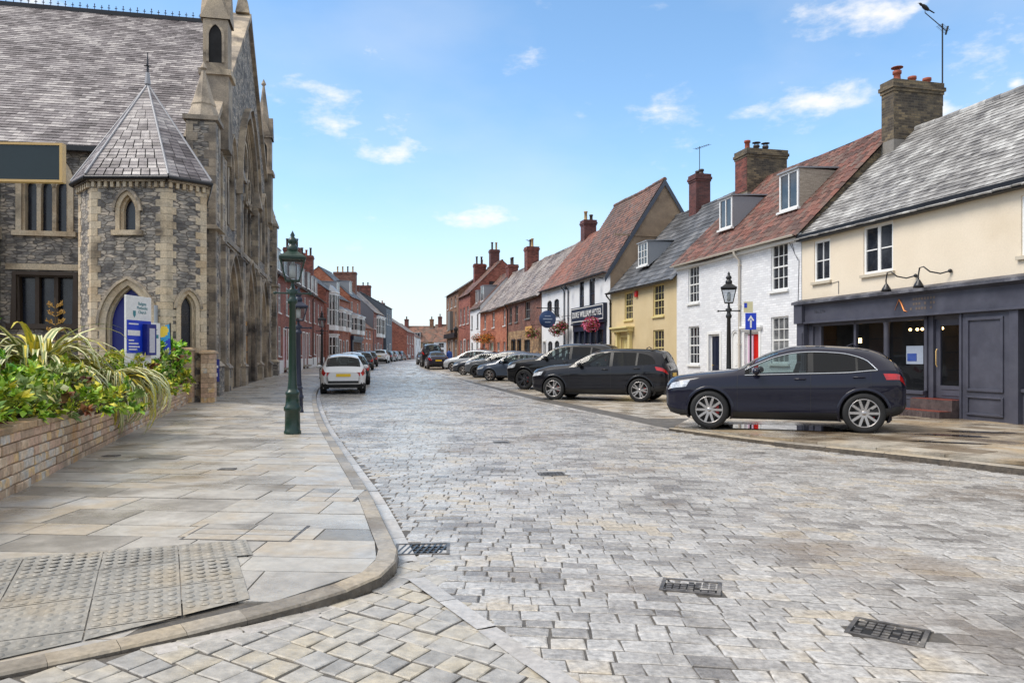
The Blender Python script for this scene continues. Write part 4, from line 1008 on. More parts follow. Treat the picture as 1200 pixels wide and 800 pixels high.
# stone trim on the front
m = MB()
for o, w_, d_ in ((p1, .34, .12), (p2, .34, .12), (p3, .34, .12), (bw, .36, .14), (l1, .2, .08), (l2, .2, .08), (h1, .22, .1), (h2, .22, .1)):
    P = [(o[0], max(o[2], 0))]+arch_pts(o[0], o[1], o[3]-o[5], o[5], 9)+[(o[1], max(o[2], 0))]
    ring(m, P, grow(P, w_), -d_, .02); I = grow(P, -.16); ring(m, I, P, .06, .24); I2 = grow(P, -.32) if o in (p1, p2, p3, bw) else None
    if I2: ring(m, I2, I, .12, .24)
    H = grow(arch_pts(o[0], o[1], o[3]-o[5], o[5], 9), w_); ring(m, H, grow(H, .1), -d_-.12, 0)
    if o in (p1, p2, p3):
        for x in (o[0]-.17, o[1]+.17):
            for k in (0,): m.lathe([(.12, 0), (.12, .35), (.085, .42), (.075, 2.15), (.1, 2.2), (.13, 2.45), (.13, 2.55)], x, -.10, .1, n=10)
# strings and plinth (butted between the buttresses)
but = [(2.5, 3.45), (7.0, 7.75), (12.95, 13.7), (17.25, 18.2)]
gaps = [(.95, 2.5), (3.45, 7.0), (7.75, 12.95), (13.7, 17.25), (18.2, 19.75)]
for a, b in gaps:
    m.box(a, b, -.16, 0, 5.55, 5.75); m.box(a, b, -.10, 0, 5.45, 5.55)
    for o in (p1, p2, p3): pass
for a, b in ((.95, 2.5), (6.7, 7.0), (7.75, 8.5), (12.2, 12.95), (13.7, 14.0), (18.2, 19.75), (3.45, 3.36)):
    if b > a: m.box(a, b, -.14, 0, -.3, .9); m.box(a, b, -.2, 0, .9, 1.02)
# raking coping
for sgn in (-1, 1):
    P = [CC+sgn*(CC-.2)*k/24 for k in range(25)]
    for a, b in zip(P, P[1:]):
        za, zb_ = gtop(a), gtop(b); x0, x1 = (a, b) if a < b else (b, a); z0, z1 = (za, zb_) if a < b else (zb_, za)
        m.add([(x0, -.16, z0-.05), (x1, -.16, z1-.05), (x1, .7, z1-.05), (x0, .7, z0-.05), (x0, -.16, z0+.22), (x1, -.16, z1+.22), (x1, .7, z1+.22), (x0, .7, z0+.22)], [(0, 3, 2, 1), (4, 5, 6, 7), (0, 1, 5, 4), (2, 3, 7, 6)])
m.frust(CC, .2, CR_+.5, CR_+1.1, .3, .3, .2, .2); m.frust(CC, .2, CR_+1.1, CR_+1.35, .12, .12, .32, .1); m.ball((CC, .2, CR_+1.55), (.3, .16, .34), 8)
m.build('stone_trim', DRESSD, CH, uv=False)
# buttresses with set-offs, the inner pair carry gabled niches and spires
def pinnacle(mb, x, y, z, a, h, m=0):
    mb.box(x-a-.1, x+a+.1, y-a-.1, y+a+.1, z, z+.14, m); mb.lathe([(a*1.25, .14), (a*.86, .55), (a*.9, .6), (a*.72, .8), (.05, h), (.12, h+.06), (.0, h+.3)], x, y, z, n=8, m=m, sm=False)
def quoin(mb, x, y, z0, z1, sx, sy, m=1, L=(.26, .40), t=.012, hh=.27):
    z = z0; k = 0
    while z < z1-.05:
        a, b = (L[1], L[0]) if k % 2 else L; e = min(z1, z+hh)
        X = sorted((x+sx*t*-1, x+sx*a)); Y = sorted((y-sy*t, y+sy*b)); mb.box(X[0], X[1], Y[0], Y[1], z+.004, e-.004, m); z = e; k += 1
for i, (a, b) in enumerate(but):
    m = MB(); xc = (a+b)/2; y1 = .3
    inner = i in (0, 3); d0 = .24
    for z0, z1, d in ((-.3, 1.0, d0+.1), (1.0, 5.4, d0), (5.4, 8.6, d0-.1)):
        m.box(a+.03, b-.03, -d, y1-.001, z0, z1, 0); quoin(m, a+.03, -d, max(z0, 0), z1-.12, 1, 1, 1); quoin(m, b-.03, -d, max(z0, 0), z1-.12, -1, 1, 1)
        m.add([(a, -d-.06, z1-.1), (b, -d-.06, z1-.1), (b, y1, z1-.1), (a, y1, z1-.1), (a, -d+.1, z1+.08), (b, -d+.1, z1+.08), (b, y1, z1+.08), (a, y1, z1+.08)], [(0, 3, 2, 1), (4, 5, 6, 7), (0, 1, 5, 4), (1, 2, 6, 5), (2, 3, 7, 6), (3, 0, 4, 7)], 1)
    if inner:
        e = .45; m.box(xc-e, xc+e, -.35, .55, 8.68, 11.3, 1); m.box(xc-e-.1, xc+e+.1, -.45, .65, 11.3, 11.5, 1); m.box(xc-e+.03, xc+e-.03, -.32, .52, 11.5, 13.3, 1)
        for s0 in (-1, 1):     # gabled faces
            m.add([(xc-e-.03, .1+s0*.5, 13.3), (xc+e+.03, .1+s0*.5, 13.3), (xc, .1+s0*.5, 14.5), (xc-e-.03, .1, 13.3), (xc+e+.03, .1, 13.3), (xc, .1, 14.5)], [(0, 1, 2) if s0 < 0 else (1, 0, 2), (0, 2, 5, 3), (2, 1, 4, 5)], 1)
            m.add([(xc+s0*(e+.05), -.4, 13.3), (xc+s0*(e+.05), .6, 13.3), (xc+s0*(e+.05), .1, 14.5), (xc, -.4, 13.3), (xc, .6, 13.3), (xc, .1, 14.5)], [(0, 1, 2) if s0 > 0 else (1, 0, 2), (0, 2, 5, 3), (2, 1, 4, 5)], 1)
        P = arch_pts(-.22+.1, .22+.1, 12.7, .4, 5); P = [(P[0][0], 11.75)]+P+[(P[-1][0], 11.75)]
        for sx in (-1, 1):
            for u, v in zip(P, P[1:]):
                G = grow(P, .09); iu = P.index(u); gu, gv = G[iu], G[iu+1]; X = xc+sx*(e-.03); X2 = X+sx*.05
                m.add([(X2, u[0], u[1]), (X2, v[0], v[1]), (X2, gv[0], gv[1]), (X2, gu[0], gu[1]), (X, u[0], u[1]), (X, v[0], v[1]), (X, gu[0], gu[1]), (X, gv[0], gv[1])], [(0, 1, 2, 3), (0, 4, 5, 1), (3, 2, 7, 6)], 1)
            X = xc+sx*(e-.024); m.quad(*[(X, u[0], u[1]) for u in P], m=2)
        m.lathe([(.42, 0), (.40, .25), (.34, .3), (.06, 2.5), (.14, 2.6), (0, 2.9)], xc, .1, 13.75, n=8, m=1, sm=False)
    else:
        m.frust(xc, -.02, 8.6, 9.6, .38, .3, .1, .1, 1)
    m.build('buttress', [STONE, DRESSD, DARKN if False else DARK], CH)
# corner piers with stone pinnacles
for i, xc in enumerate((.35, CW-.35)):
    m = MB(); a = .44; y = .1
    m.box(xc-a-.12, xc+a+.12, y-a-.12, y+a+.12, -.4, 1.0, 0); m.box(xc-a, xc+a, y-a, y+a, 1.0, 8.9, 0)
    for z in (1.0, 5.4): m.frust(xc, y, z, z+.16, a+.16, a+.16, a+.02, a+.02, 1)
    for sx in (-1, 1):
        for sy in (-1, 1): quoin(m, xc+sx*-a, y+sy*-a, 1.2, 8.85, sx, sy, 1, (.2, .34))
    pinnacle(m, xc, y, 8.9, a, 1.75, 1); m.build('corner_pier', [STONE, DRESSD], CH)
# doors, glass, tracery
for o in (p1, p2, p3):
    P = opening_poly((o[0]+.02, o[1]-.02, 0.05, o[3]-.02, 'p', o[5])); m = MB()
    m.quad(*[(v[0], .2, v[1]) for v in P][::-1]); x = o[0]+.32
    while x < o[1]-.34: m.box(x+.16, x+.185, .185, .199, .05, o[3]-o[5]-.1); x += .2
    for z in (.6, 1.5, 2.3): m.box(o[0]+.32, o[1]-.32, .17, .184, z, z+.06, 1)
    D = m.build('church_door', [WOODD, IRON_B], CH, uv=False); k = MB(); k.lathe([(.05, -.03), (.07, 0)], (o[0]+o[1])/2+.1, .15, 1.25, n=10, axis='y'); k.build('handle', IRON_B, D, uv=False)
    s = MB(); s.box(o[0]+.06, o[1]-.06, -.4, .2, -.3, .06); s.build('step', KERB, D, uv=False)
for o, n in ((bw, 5), (h1, 2), (h2, 2), (l1, 1), (l2, 1)):
    P = opening_poly(o); m = MB(); m.quad(*[(v[0], .22, v[1]) for v in P][::-1]); W_ = m.build('window', PANEL_, CH, uv=False)
    t = MB(); zs = o[3]-o[5]
    for i in range(1, n):
        x = lerp(o[0], o[1], i/n); top = interp(arch_pts(o[0], o[1], zs, o[5], 10), x); t.box(x-.07, x+.07, .1, .21, o[2], min(top, zs+.2) if n > 2 else zs)
    for i in range(n):
        a, b = lerp(o[0], o[1], i/n)+.07, lerp(o[0], o[1], (i+1)/n)-.07; A = arch_pts(a, b, zs-.3, (b-a)*.9, 5); G = grow(A, .09); ring(t, A, G, .1, .21)
    if n > 2:
        for cx, cz, r in ((CC, zs+2.2, 1.0), (CC-1.4, zs+1.1, .6), (CC+1.4, zs+1.1, .6)):
            A = [(cx+r*math.cos(k*math.pi/8), cz+r*math.sin(k*math.pi/8)) for k in range(16)]; ring(t, [(cx+(p[0]-cx)*.82, cz+(p[1]-cz)*.82) for p in A][::-1], A[::-1], .1, .21, closed=True)
    if n > 1: t.build('tracery', DRESSD, W_, uv=False)
# side windows and buttress facing the camera
for o in sideo:
    P = opening_poly(o); up = len(o) > 4; m = MB(); m.quad(*[(1.12, v[0], v[1]) for v in P]); W_ = m.build('window', PANEL_, CH, uv=False)
    t = MB(); s_ = MB(); ww = o[1]-o[0]
    P2 = P
    ring(s_, P2, grow(P2, .16), -.06, .02); ring(s_, grow(P2, -.07), P2, .06, .3)
    for k in range(1, 3 if up else 3): x = lerp(o[0], o[1], k/3); s_.box(x-.06, x+.06, .1, .3, o[2], o[3]-(o[5]*.6 if up else 0))
    if up:
        for k in range(3): a, b = lerp(o[0], o[1], k/3)+.06, lerp(o[0], o[1], (k+1)/3)-.06; A = arch_pts(a, b, o[3]-o[5]-.2, .3, 4); ring(s_, A, grow(A, .07), .1, .3)
    s_.box(o[0]-.25, o[1]+.25, -.14, .1, o[2]-.16, o[2]-.003)
    if not up: s_.box(o[0]-.3, o[1]+.3, -.05, .05, o[3]+.16, o[3]+.36)
    for f, mi in zip(s_.f, s_.m): t.add([turn(s_.v[i]) for i in f], [list(range(len(f)))[::-1]], mi)
    t.build('tracery', DRESS if up else plain('dark_oak_tracery', (70, 58, 48), .7), W_, uv=False)
    if not up:
        s2 = MB(); s2.box(o[0]-.3, o[1]+.3, -.055, .05, o[3]+.165, o[3]+.355); t2 = MB()
        for f, mi in zip(s2.f, s2.m): t2.add([turn(s2.v[i]) for i in f], [list(range(len(f)))[::-1]], mi)
        t2.build('lintel', DRESS, W_, uv=False)
for yy in (6.5, 12.2, 17):
    m = MB(); m.box(.25, .79, yy-.3, yy+.3, -.4, 5.0, 0); m.box(.42, .79, yy-.3, yy+.3, 5.0, 7.4, 0)
    for z, x0 in ((5.0, .25), (7.4, .42)): m.add([(x0-.04, yy-.34, z), (.79, yy-.34, z), (.79, yy+.34, z), (x0-.04, yy+.34, z), (.79, yy-.34, z+.4), (.79, yy+.34, z+.4)], [(0, 4, 1), (0, 3, 5, 4), (3, 2, 5)], 1)
    for sy in (-1, 1): quoin(m, .25, yy-sy*.3, 0, 4.9, 1, sy, 1, (.2, .3))
    m.build('buttress', [STONE, DRESS], CH)
# stair turret (world plan turned into church space)
A_, B_, C_, D_ = (-11.48, 20.5), (-9.43, 20.5), (-8.66, 21.27), (-12.3, 21.32)
C2, D2 = (-9.95, 24.0), (-12.8, 24.0)
TE = 6.34-.12
def tface(p, q, ops, trims=None, side=STONE):
    """own frame: x from p to q, -y outwards"""
    L = math.dist(p, q); ux, uy = (q[0]-p[0])/L, (q[1]-p[1])/L
    def T(v): return w2l(p[0]+ux*v[0]-uy*v[1]*1, p[1]+uy*v[0]+ux*v[1], v[2]+.12)
    return L, T
tw_ = MB(); tr = MB(); glass = []
faces = [(D2, D_, []), (D_, A_, []), (A_, B_, [(.40, 1.62, .3, 3.25, 'p', 1.1), (.78, 1.22, 4.75, 5.72, 'p', .45)]), (B_, C_, [(.36, .78, 1.55, 3.05, 'p', .42)]), (C_, C2, [])]
for p, q, ops in faces:
    L, T = tface(p, q, ops); s = MB(); facade(s, 0, L, -.5, TE, ops, rev=.25, mrev=1)
    for f, mi in zip(s.f, s.m): tw_.add([T(s.v[i]) for i in f], [list(range(len(f)))], mi)
    s = MB()
    for o in ops:
        P = opening_poly(o); door_ = o[2] < 1; w_ = .17 if door_ else .11
        ring(s, P, grow(P, w_), -.04, .03, 0); ring(s, grow(P, -.06), P, .08, .24, 0); H = grow(P, w_)[1:-1]; ring(s, H, grow(H, .07), -.10, .0, 2)
        if door_:   # voussoirs of grey stone
            pass
        else: s.box(o[0]-.2, o[1]+.2, -.1, .05, o[2]-.14, o[2]-.003, 0)
        g_ = MB(); gp = [T((v[0], .2, v[1])) for v in P]; g_.quad(*gp[::-1])
        glass.append((g_, door_))
    # corbel table under the eaves
    n = int(L/.17)
    for i in range(n): s.box((i+.25)*L/n, (i+.7)*L/n, -.09, 0, TE-.30, TE-.16, 0)
    s.box(0, L, -.12, 0, TE-.155, TE-.02, 2)
    for k, f in enumerate(s.f): tr.add([T(s.v[i]) for i in f], [list(range(len(f)))], s.m[k])
def q_edge(p, a, b, z0, z1):     # alternating quoins round a corner p between directions to a and b
    z = z0; k = 0
    da = Vector((a[0]-p[0], a[1]-p[1])).normalized(); db = Vector((b[0]-p[0], b[1]-p[1])).normalized(); o = -(da+db).normalized()*.014
    while z < z1-.04:
        la, lb = (.30, .17) if k % 2 else (.17, .26); e = min(z1, z+.2); P0 = Vector(p)+o; pa = Vector(p)+da*la+o; pb = Vector(p)+db*lb+o; pi = Vector(p)+da*la-o*4+db*0; pj = Vector(p)+db*lb-o*4
        lst = [pa, P0, pb, pj, pi]; vs = [w2l(v.x, v.y, zz+.12) for zz in (z+.004, e-.004) for v in lst]
        tr.add(vs, [(0, 1, 6, 5), (1, 2, 7, 6), (9, 8, 7, 6, 5), (0, 4, 3, 2, 1), (0, 5, 9, 4), (2, 3, 8, 7)], 0); z = e; k += 1
q_edge(A_, D_, B_, 0, TE-.32); q_edge(B_, A_, C_, 0, TE-.32); q_edge(C_, B_, C2, 0, TE-.32); q_edge(D_, D2, A_, 0, TE-.32)
TT = tw_.build('stair_turret', [STONE, DRESS], CH)
tr.build('stone_trim', [DRESS, DRESS, DRESSD], TT, uv=False)
for g_, dr in glass:
    if dr: d = g_.build('church_door', BLUED, TT, uv=False)
    else: g_.build('window_pane', PANEL_, TT, uv=False)
# its slate spire roof
ap = (-10.82, 22.3, 9.5); rfm = MB(); ctr = Vector((ap[0], ap[1]))
ring_ = [Vector(v) for v in (D2, D_, A_, B_, C_, C2)]; ov = [ctr+(v-ctr)*(1+.2/(v-ctr).length) for v in ring_]
hips = MB()
for a, b in zip(ov, ov[1:]):
    n = 30; ze = TE+.0
    for r in range(n):
        f0, f1 = r/n, min(1, (r+1.25)/n); rowpts = lambda f, t, h: Vector((lerp(lerp(a.x, b.x, t), ap[0], f), lerp(lerp(a.y, b.y, t), ap[1], f), lerp(ze, ap[2]-.12, f)+h))
        k = max(1, int((b-a).length*(1-f0)/.24))
        for c in range(k):
            t0, t1 = (c+(.0 if r % 2 else .25)*0)/k, (c+1)/k; j = R.uniform(-.006, .006)
            q = [rowpts(f0, t0+.008, .022+j), rowpts(f0, t1-.008, .022-j), rowpts(f1, t1-.008, 0), rowpts(f1, t0+.008, 0), rowpts(f0, t0+.008, -.01), rowpts(f0, t1-.008, -.01)]
            rfm.add([w2l(v.x, v.y, v.z+.12) for v in q], [(0, 1, 2, 3), (4, 5, 1, 0)], 0)
    q = [(a.x, a.y, ze-.02), (b.x, b.y, ze-.02), (ap[0], ap[1], ap[2]-.14)]; rfm.quad(*[w2l(v[0], v[1], v[2]+.12) for v in q], m=1)
SR = rfm.build('roof', [SLATE_P, DARK], TT, uv=False)
for v in ov[1:-1]: hips.tube([w2l(v.x, v.y, TE+.15), w2l(ap[0], ap[1], ap[2])], .032, 6)
for a, b in zip(ov, ov[1:]): hips.tube([w2l(a.x, a.y, TE+.06), w2l(b.x, b.y, TE+.06)], .055, 6, m=1)
P0 = w2l(ap[0], ap[1], ap[2])
hips.tube([P0, (P0[0], P0[1], P0[2]+.35)], [.09, .05], 8); hips.tube([(P0[0], P0[1], P0[2]+.3), (P0[0], P0[1], P0[2]+.95)], [.035, .012], 6, m=1); hips.tube([(P0[0]-.1, P0[1], P0[2]+.55), (P0[0]+.1, P0[1], P0[2]+.55)], .02, 6, m=1); hips.tube([(P0[0], P0[1]-.1, P0[2]+.55), (P0[0], P0[1]+.1, P0[2]+.55)], .02, 6, m=1)
hips.build('lead_hips', [plain('pale_lead', (150, 150, 154), .45), BLACKP], SR, uv=False)
# ------------------------------------------------------------ right-hand row
RD = rad(-76.45)
ux_, uy_ = .234, -.972
def rpos(x, y, u, v): return (x+ux_*u+.972*v, y+uy_*u+.234*v)
# shop with the dark grey front
sx, sy = 8.36, 21.65
wa, wb, wc = (.56, 1.26, 3.51, 4.66), (2.57, 3.61, 3.5, 4.72), (7.07, 8.3, 3.4, 4.58)
SH = house('cream rendered shop with a slate grey timber shopfront and mossy stone slate roof', sx, sy, RD, 11, 7, 4.92, 8.08, CREAM, SLATE_G, [], tw=.22, tl=.17, sag=sagf(.05, .02, 3), cat='shop', name='shop', zg=0, fascia=BLACKP, nofront=True, q=3.5, um=DARK, side=BRICK_Y)
m = MB(); SFO = (.12, 10.9, .0, 2.42); facade(m, 0, 11, -.4, 4.92, [wa, wb, wc, SFO], rev=.14); m.build('front_wall', CREAM, SH)
for o, nx, ny in ((wa, 2, 2), (wb, 2, 1), (wc, 2, 2)):
    w = window(SH, o, nx, ny, mid=False, y=.03, fw=.07, bar=.03 if o is not wb else .1, sm=plain('stone_sill', (190, 180, 162), .7))
m = MB(); z0 = 1.0
m.box(2.57, 3.02, .045, .06, 4.09, 4.12); m.box(3.16, 3.61, .045, .06, 4.09, 4.12); m.build('glazing_bar', WHITE, SH, uv=False)
# shopfront joinery
f = MB()
f.box(-.02, .30, -.16, .0, 0, 2.36); f.box(.02, .26, -.19, -.161, .45, 2.1); f.box(-.06, .34, -.22, .0, -.02, .38); f.box(-.05, .33, -.24, 0, 2.361, 2.95)
f.box(.331, 11, -.14, .0, 2.40, 2.86); f.box(.331, 11, -.19, .0, 2.35, 2.399); f.box(-.05, 11, -.20, 0, 2.861, 2.93); f.box(-.05, 11, -.27, 0, 2.931, 2.97)
f.box(.301, 4.62, -.02, .10, .0, .56); f.box(.301, 4.62, -.07, .14, .56, .64)
for x0, x1 in ((.301, .50), (.78, .86), (2.2, 2.28), (4.58, 4.66)): f.box(x0, x1, .0, .09, .641, 2.349)
f.box(.301, 4.66, .0, .09, 2.27, 2.349); f.box(.5, .78, .06, .08, .641, 2.27)
for x0, x1 in ((.55, 1.9), (2.1, 3.2), (3.6, 4.5)): 
    for a in ((x0, x1, .10, .13), (x0, x1, .43, .46), (x0, x0+.03, .131, .429), (x1-.03, x1, .131, .429)): f.box(a[0], a[1], -.035, -.021, a[2], a[3])
# tall panel bay and its pilasters
f.box(5.76, 6.92, -.10, .05, .0, 2.349)
for a in ((5.88, 6.78, 2.18, 2.24), (5.88, 6.78, .70, .76), (5.88, 5.94, .761, 2.179), (6.72, 6.78, .761, 2.179), (5.88, 6.78, .56, .60), (5.88, 6.78, .20, .25), (5.88, 5.93, .251, .559), (6.73, 6.78, .251, .559)): f.box(a[0], a[1], -.135, -.101, a[2], a[3])
f.box(6.921, 7.12, -.13, .05, 0, 2.349); f.box(5.70, 5.759, -.13, .05, 0, 2.349); f.box(7.121, 10.9, -.02, .1, 0, .72); f.box(7.121, 10.9, -.07, .1, .72, .79)
for x in (8.9, 10.7): f.box(x, x+.1, 0, .09, .791, 2.349)
SF = f.build('shopfront', GREYP, SH, uv=False, bevel=.006)
p = MB(); p.lathe([(.085, .64), (.07, .75), (.07, 2.2), (.09, 2.27)], 3.40, .0, 0, n=14); p.build('round_column', GREYP, SF, uv=False)
c = MB(); c.add([(-.1, -.285, 2.975), (11, -.285, 2.975), (11, 0, 3.06), (-.1, 0, 3.06), (-.1, -.29, 2.90), (11, -.29, 2.90)], [(0, 1, 2, 3), (4, 5, 1, 0)])
c.build('lead_cornice', GREYW, SF, uv=False)
for x0, x1 in ((.86, 2.2), (2.28, 3.33), (3.47, 4.58), (7.121, 8.9), (9.0, 10.7)): gl = MB(); gl.quad((x0, .045, .641 if x0 < 7 else .791), (x1, .045, .641 if x0 < 7 else .791), (x1, .045, 2.27 if x0 < 7 else 2.349), (x0, .045, 2.27 if x0 < 7 else 2.349)); gl.build('shop_window', SHOPG, SF, uv=False)
# door with large glass, steps
d = MB(); 
for a in ((4.80, 4.93, .5, 2.27), (5.55, 5.68, .5, 2.27), (4.931, 5.549, 2.12, 2.27), (4.931, 5.549, .5, .78)): d.box(a[0], a[1], .12, .17, a[2], a[3])
d.box(4.66, 4.799, .05, .2, .0, 2.349); d.box(5.681, 5.70, .05, .2, 0, 2.349); d.box(4.8, 5.68, .08, .2, 2.271, 2.349)
for a in ((4.96, 5.52, .56, .58), (4.96, 5.52, .70, .72)): d.box(a[0], a[1], .105, .119, a[2], a[3])
D_o = d.build('shop_door', GREYP, SH, uv=False); p = MB(); p.quad((4.93, .145, .78), (5.55, .145, .78), (5.55, .145, 2.12), (4.93, .145, 2.12)); p.build('door_pane', SHOPG, D_o, uv=False)
k = MB(); k.tube([(4.88, .08, 1.2), (4.88, .05, 1.25), (4.88, .05, 1.55), (4.88, .08, 1.6)], .012, 6); k.build('handle', GOLD, D_o, uv=False)
s = MB(); s.box(4.05, 5.69, -.62, -.02, -.05, .24); s.box(4.5, 5.69, -.30, .1, .241, .48); s.box(4.07, 5.67, -.60, -.31, .2405, .25, m=1); s.box(4.52, 5.67, -.28, .1, .481, .49, m=1)
for i in range(14): x = 4.1+i*.115; s.box(x, x+.1, -.628, -.621, .02, .2)
s.build('steps', [mat('blue_engineering_brick', [C(62, 54, 56), C(96, 84, 82)], nscale=6, rough=(.3, .5)), mat('red_quarry_tile', [C(112, 54, 44), C(134, 68, 54)], nscale=8, rough=(.25, .5))], SH, uv=False)
# shop interior
m = MB(); m.quad((.3, 3, 0), (10.8, 3, 0), (10.8, 3, 2.6), (.3, 3, 2.6)); m.quad((.3, .2, .05), (10.8, .2, .05), (10.8, 3, .05), (.3, 3, .05)); m.quad((.3, .2, 2.55), (10.8, .2, 2.55), (10.8, 3, 2.55), (.3, 3, 2.55))
for x in (.31, 5.74, 10.8): m.quad((x, .2, 0), (x, 3, 0), (x, 3, 2.6), (x, .2, 2.6))
m.build('interior', mat('shop_interior', [C(44, 32, 26), C(74, 54, 42)], nscale=2, rough=(.6, .8)), SH, uv=False)
BULB = mat('warm_bulb', [(0, C(255, 190, 110)), (1, C(255, 190, 110))], emit=((1, .62, .25, 1), 6), fine=0)
b = MB()
for i in range(6): x = 3.6+.19*i; b.ball((x, .5+.03*(i % 2), 2.08), .035, 8)
b.box(1.25, 1.38, .9, .95, 1.8, 1.93)
b.build('pendant_lamps', BULB, SH, uv=False)
m = MB(); m.box(3.72, 4.25, .28, .30, 1.25, 1.68); m.build('poster', plain('poster_paper', (190, 198, 210), .6), SH, uv=False); m = MB(); m.box(3.76, 4.05, .27, .279, 1.32, 1.5); m.build('poster_print', plain('poster_blue', (60, 90, 170), .6), SH, uv=False)
m = MB(); m.box(2.35, 3.25, 2.0, 2.05, .3, 2.3); m.box(.95, 1.6, 1.6, 1.65, .9, 1.5); m.build('interior_screens', plain('interior_tan', (150, 120, 92), .7), SH, uv=False)
# writing on the fascia
text('lettering', 'No. 27A', .13, plain('dim_lettering', (52, 53, 60), .4), SH, (1.0, -.142, 2.66), (rad(90), 0, 0), .002)
m = MB(); m.tube([(3.98, -.152, 2.78), (4.06, -.152, 2.66), (4.14, -.152, 2.50), (4.24, -.152, 2.47)], [.01, .022, .018, .004], 6); m.tube([(3.84, -.15, 2.53), (3.98, -.15, 2.78)], [.004, .01], 6); m.build('fascia_emblem', COPPER, SH, uv=False)
m = MB()
for r in range(3):
    for c_ in range(9): m.box(4.32+c_*.085, 4.375+c_*.085, -.146, -.1405, 2.50+r*.11, 2.555+r*.11) if R.random() < .75 else None
m.build('faint_lettering', plain('faint_lettering_tan', (104, 92, 84), .45), SH, uv=False)
for x in (3.95, 4.95):
    m = MB(); m.ball((x+.42, -.04, 3.30), .045, 8); m.tube([(x+.42, -.04, 3.30), (x+.3, -.18, 3.25), (x+.18, -.34, 3.30), (x+.08, -.42, 3.42), (x, -.45, 3.40), (x-.03, -.46, 3.22), (x-.02, -.46, 3.12)], .016, 8); m.lathe([(.03, .14), (.10, .02), (.115, -.04), (.09, -.03)], x-.02, -.46, 3.0, n=12); m.build('swan_neck_lamp', BLACKP, SH, uv=False)
CHM = chimney(SH, .22, 3.55, 7.0, 9.5, .5, 1.7, (('tc', .34), ('t', .22), ('t', .22)), BRICK_Y, base=.75)
m = MB(); X, Y_ = .3, 4.55; m.tube([(X, Y_, 8.9), (X, Y_, 11.35)], .022, 6); m.tube([(X, Y_+.15, 11.15), (X, Y_-.62, 11.62)], .014, 5)
for i in range(7): t = i/6; m.tube([(X-.13, Y_+.15-.5*t*.5, 11.15+.3*t*.5), (X+.13, Y_+.15-.5*t*.5, 11.15+.3*t*.5)], .007, 4)
m.tube([(X, Y_+.12, 11.05), (X, Y_+.2, 11.3)], .03, 5); m.build('aerial', IRON_B, CHM, uv=False)
m = MB(); m.tube([(7.35, 3.2, 7.6), (7.35, 3.2, 9.9)], [.13, .11], 10); m.lathe([(.11, 0), (.16, .04), (.16, .1), (.1, .1)], 7.35, 3.2, 9.9, n=10); m.lathe([(.14, 0), (.15, .06), (.11, .08)], 7.35, 3.2, 9.3, n=10); m.build('flue_pot', TERRA, SH, uv=False)
m = MB(); m.tube([(1.62, -.012, 3.44), (1.62, -.012, 3.1)], .008, 5); m.tube([(1.26, -.012, 3.4), (1.62, -.012, 3.44)], .006, 5); m.build('cable', GREYP, SH, uv=False)
# bird on the aerial
bx, by = rpos(sx, sy, .3, 4.55-.6)
bd = empty('bird', 'dark bird perched on the tip of the rooftop aerial', 'bird', (bx, by, 11.63), rad(190)); m = MB()
m.lathe([(.0, -.14), (.045, -.09), (.07, 0), (.06, .07), (.035, .11), (.04, .15), (.035, .18), (.0, .22)], 0, 0, .14, n=10, axis='x'); m.v = [(v[0], v[1], v[2]+v[0]*.55) for v in m.v]
m.add([(-.10, -.03, .09), (-.10, .03, .09), (-.30, .025, -.0), (-.30, -.025, -.0), (-.10, 0, .11), (-.30, 0, .012)], [(0, 1, 2, 3), (0, 3, 5, 4), (1, 4, 5, 2)]); m.tube([(.2, 0, .255), (.27, 0, .25)], [.014, .002], 5); m.tube([(0, .02, .09), (.01, .02, 0)], .006, 4); m.tube([(0, -.02, .09), (.01, -.02, 0)], .006, 4)
m.build('body', plain('bird_black', (30, 28, 30), .6), bd, uv=False)

# white house with the red pantiles
hx, hy = 6.47, 29.5; W_ = 8.05
o_ul, o_ur, o_ll, o_lr = (.98, 1.83, 3.42, 4.80), (6.5, 7.38, 3.42, 4.84), (1.0, 1.86, 1.12, 2.54), (6.5, 7.42, 1.2, 2.62)
od1, oa, ored = (2.6, 3.38, .1, 2.2), (4.1, 4.62, .2, 2.3, 's', .22), (5.0, 5.85, .1, 2.2)
WH = house('white painted brick house with red pantiled roof and two dormers', hx, hy, RD, W_, 7, 5.05, 8.43, BRICK_W, PANT, [o_ul, o_ur, o_ll, o_lr, od1, oa, ored], tw=.235, tl=.30, kind='pan', sag=sagf(.07, .03, 6), q=3.5, base=-.3, zg=.02, side=BRICK_Y)
for o in (o_ul, o_ur, o_ll, o_lr): window(WH, o, 3, 4, pane=NET if o is o_lr else None, y=.05)
door(WH, od1, NAVYP, 2, fan=.0, hood=None); door(WH, (ored[0]+.0, ored[1], ored[2], ored[3]), RED, 2, hood=.1)
m = MB(); m.box(5.07, 5.40, .06, .085, .15, 2.1); m.build('pale_shutter', plain('dusty_pink', (206, 176, 196), .5), WH, uv=False)
m = MB(); P = opening_poly(oa); m.quad(*[(v[0], .06, v[1]) for v in P][::-1]); A = m.build('arched_door', WHITE, WH, uv=False)
m = MB(); ring(m, grow(P, -.06), P, .02, .07); m.box(4.3, 4.42, .045, .058, .5, .9); m.box(4.3, 4.42, .045, .058, 1.1, 1.9); m.box(4.52, 4.55, .03, .058, 1.05, 1.25, m=1); m.build('frame', [WHITE, IRON_B], A, uv=False)
gutter(WH, -.0, W_, -.26, 4.93, plain('cream_gutter', (204, 196, 184), .5), pipes=(4.75,), zb=.1)
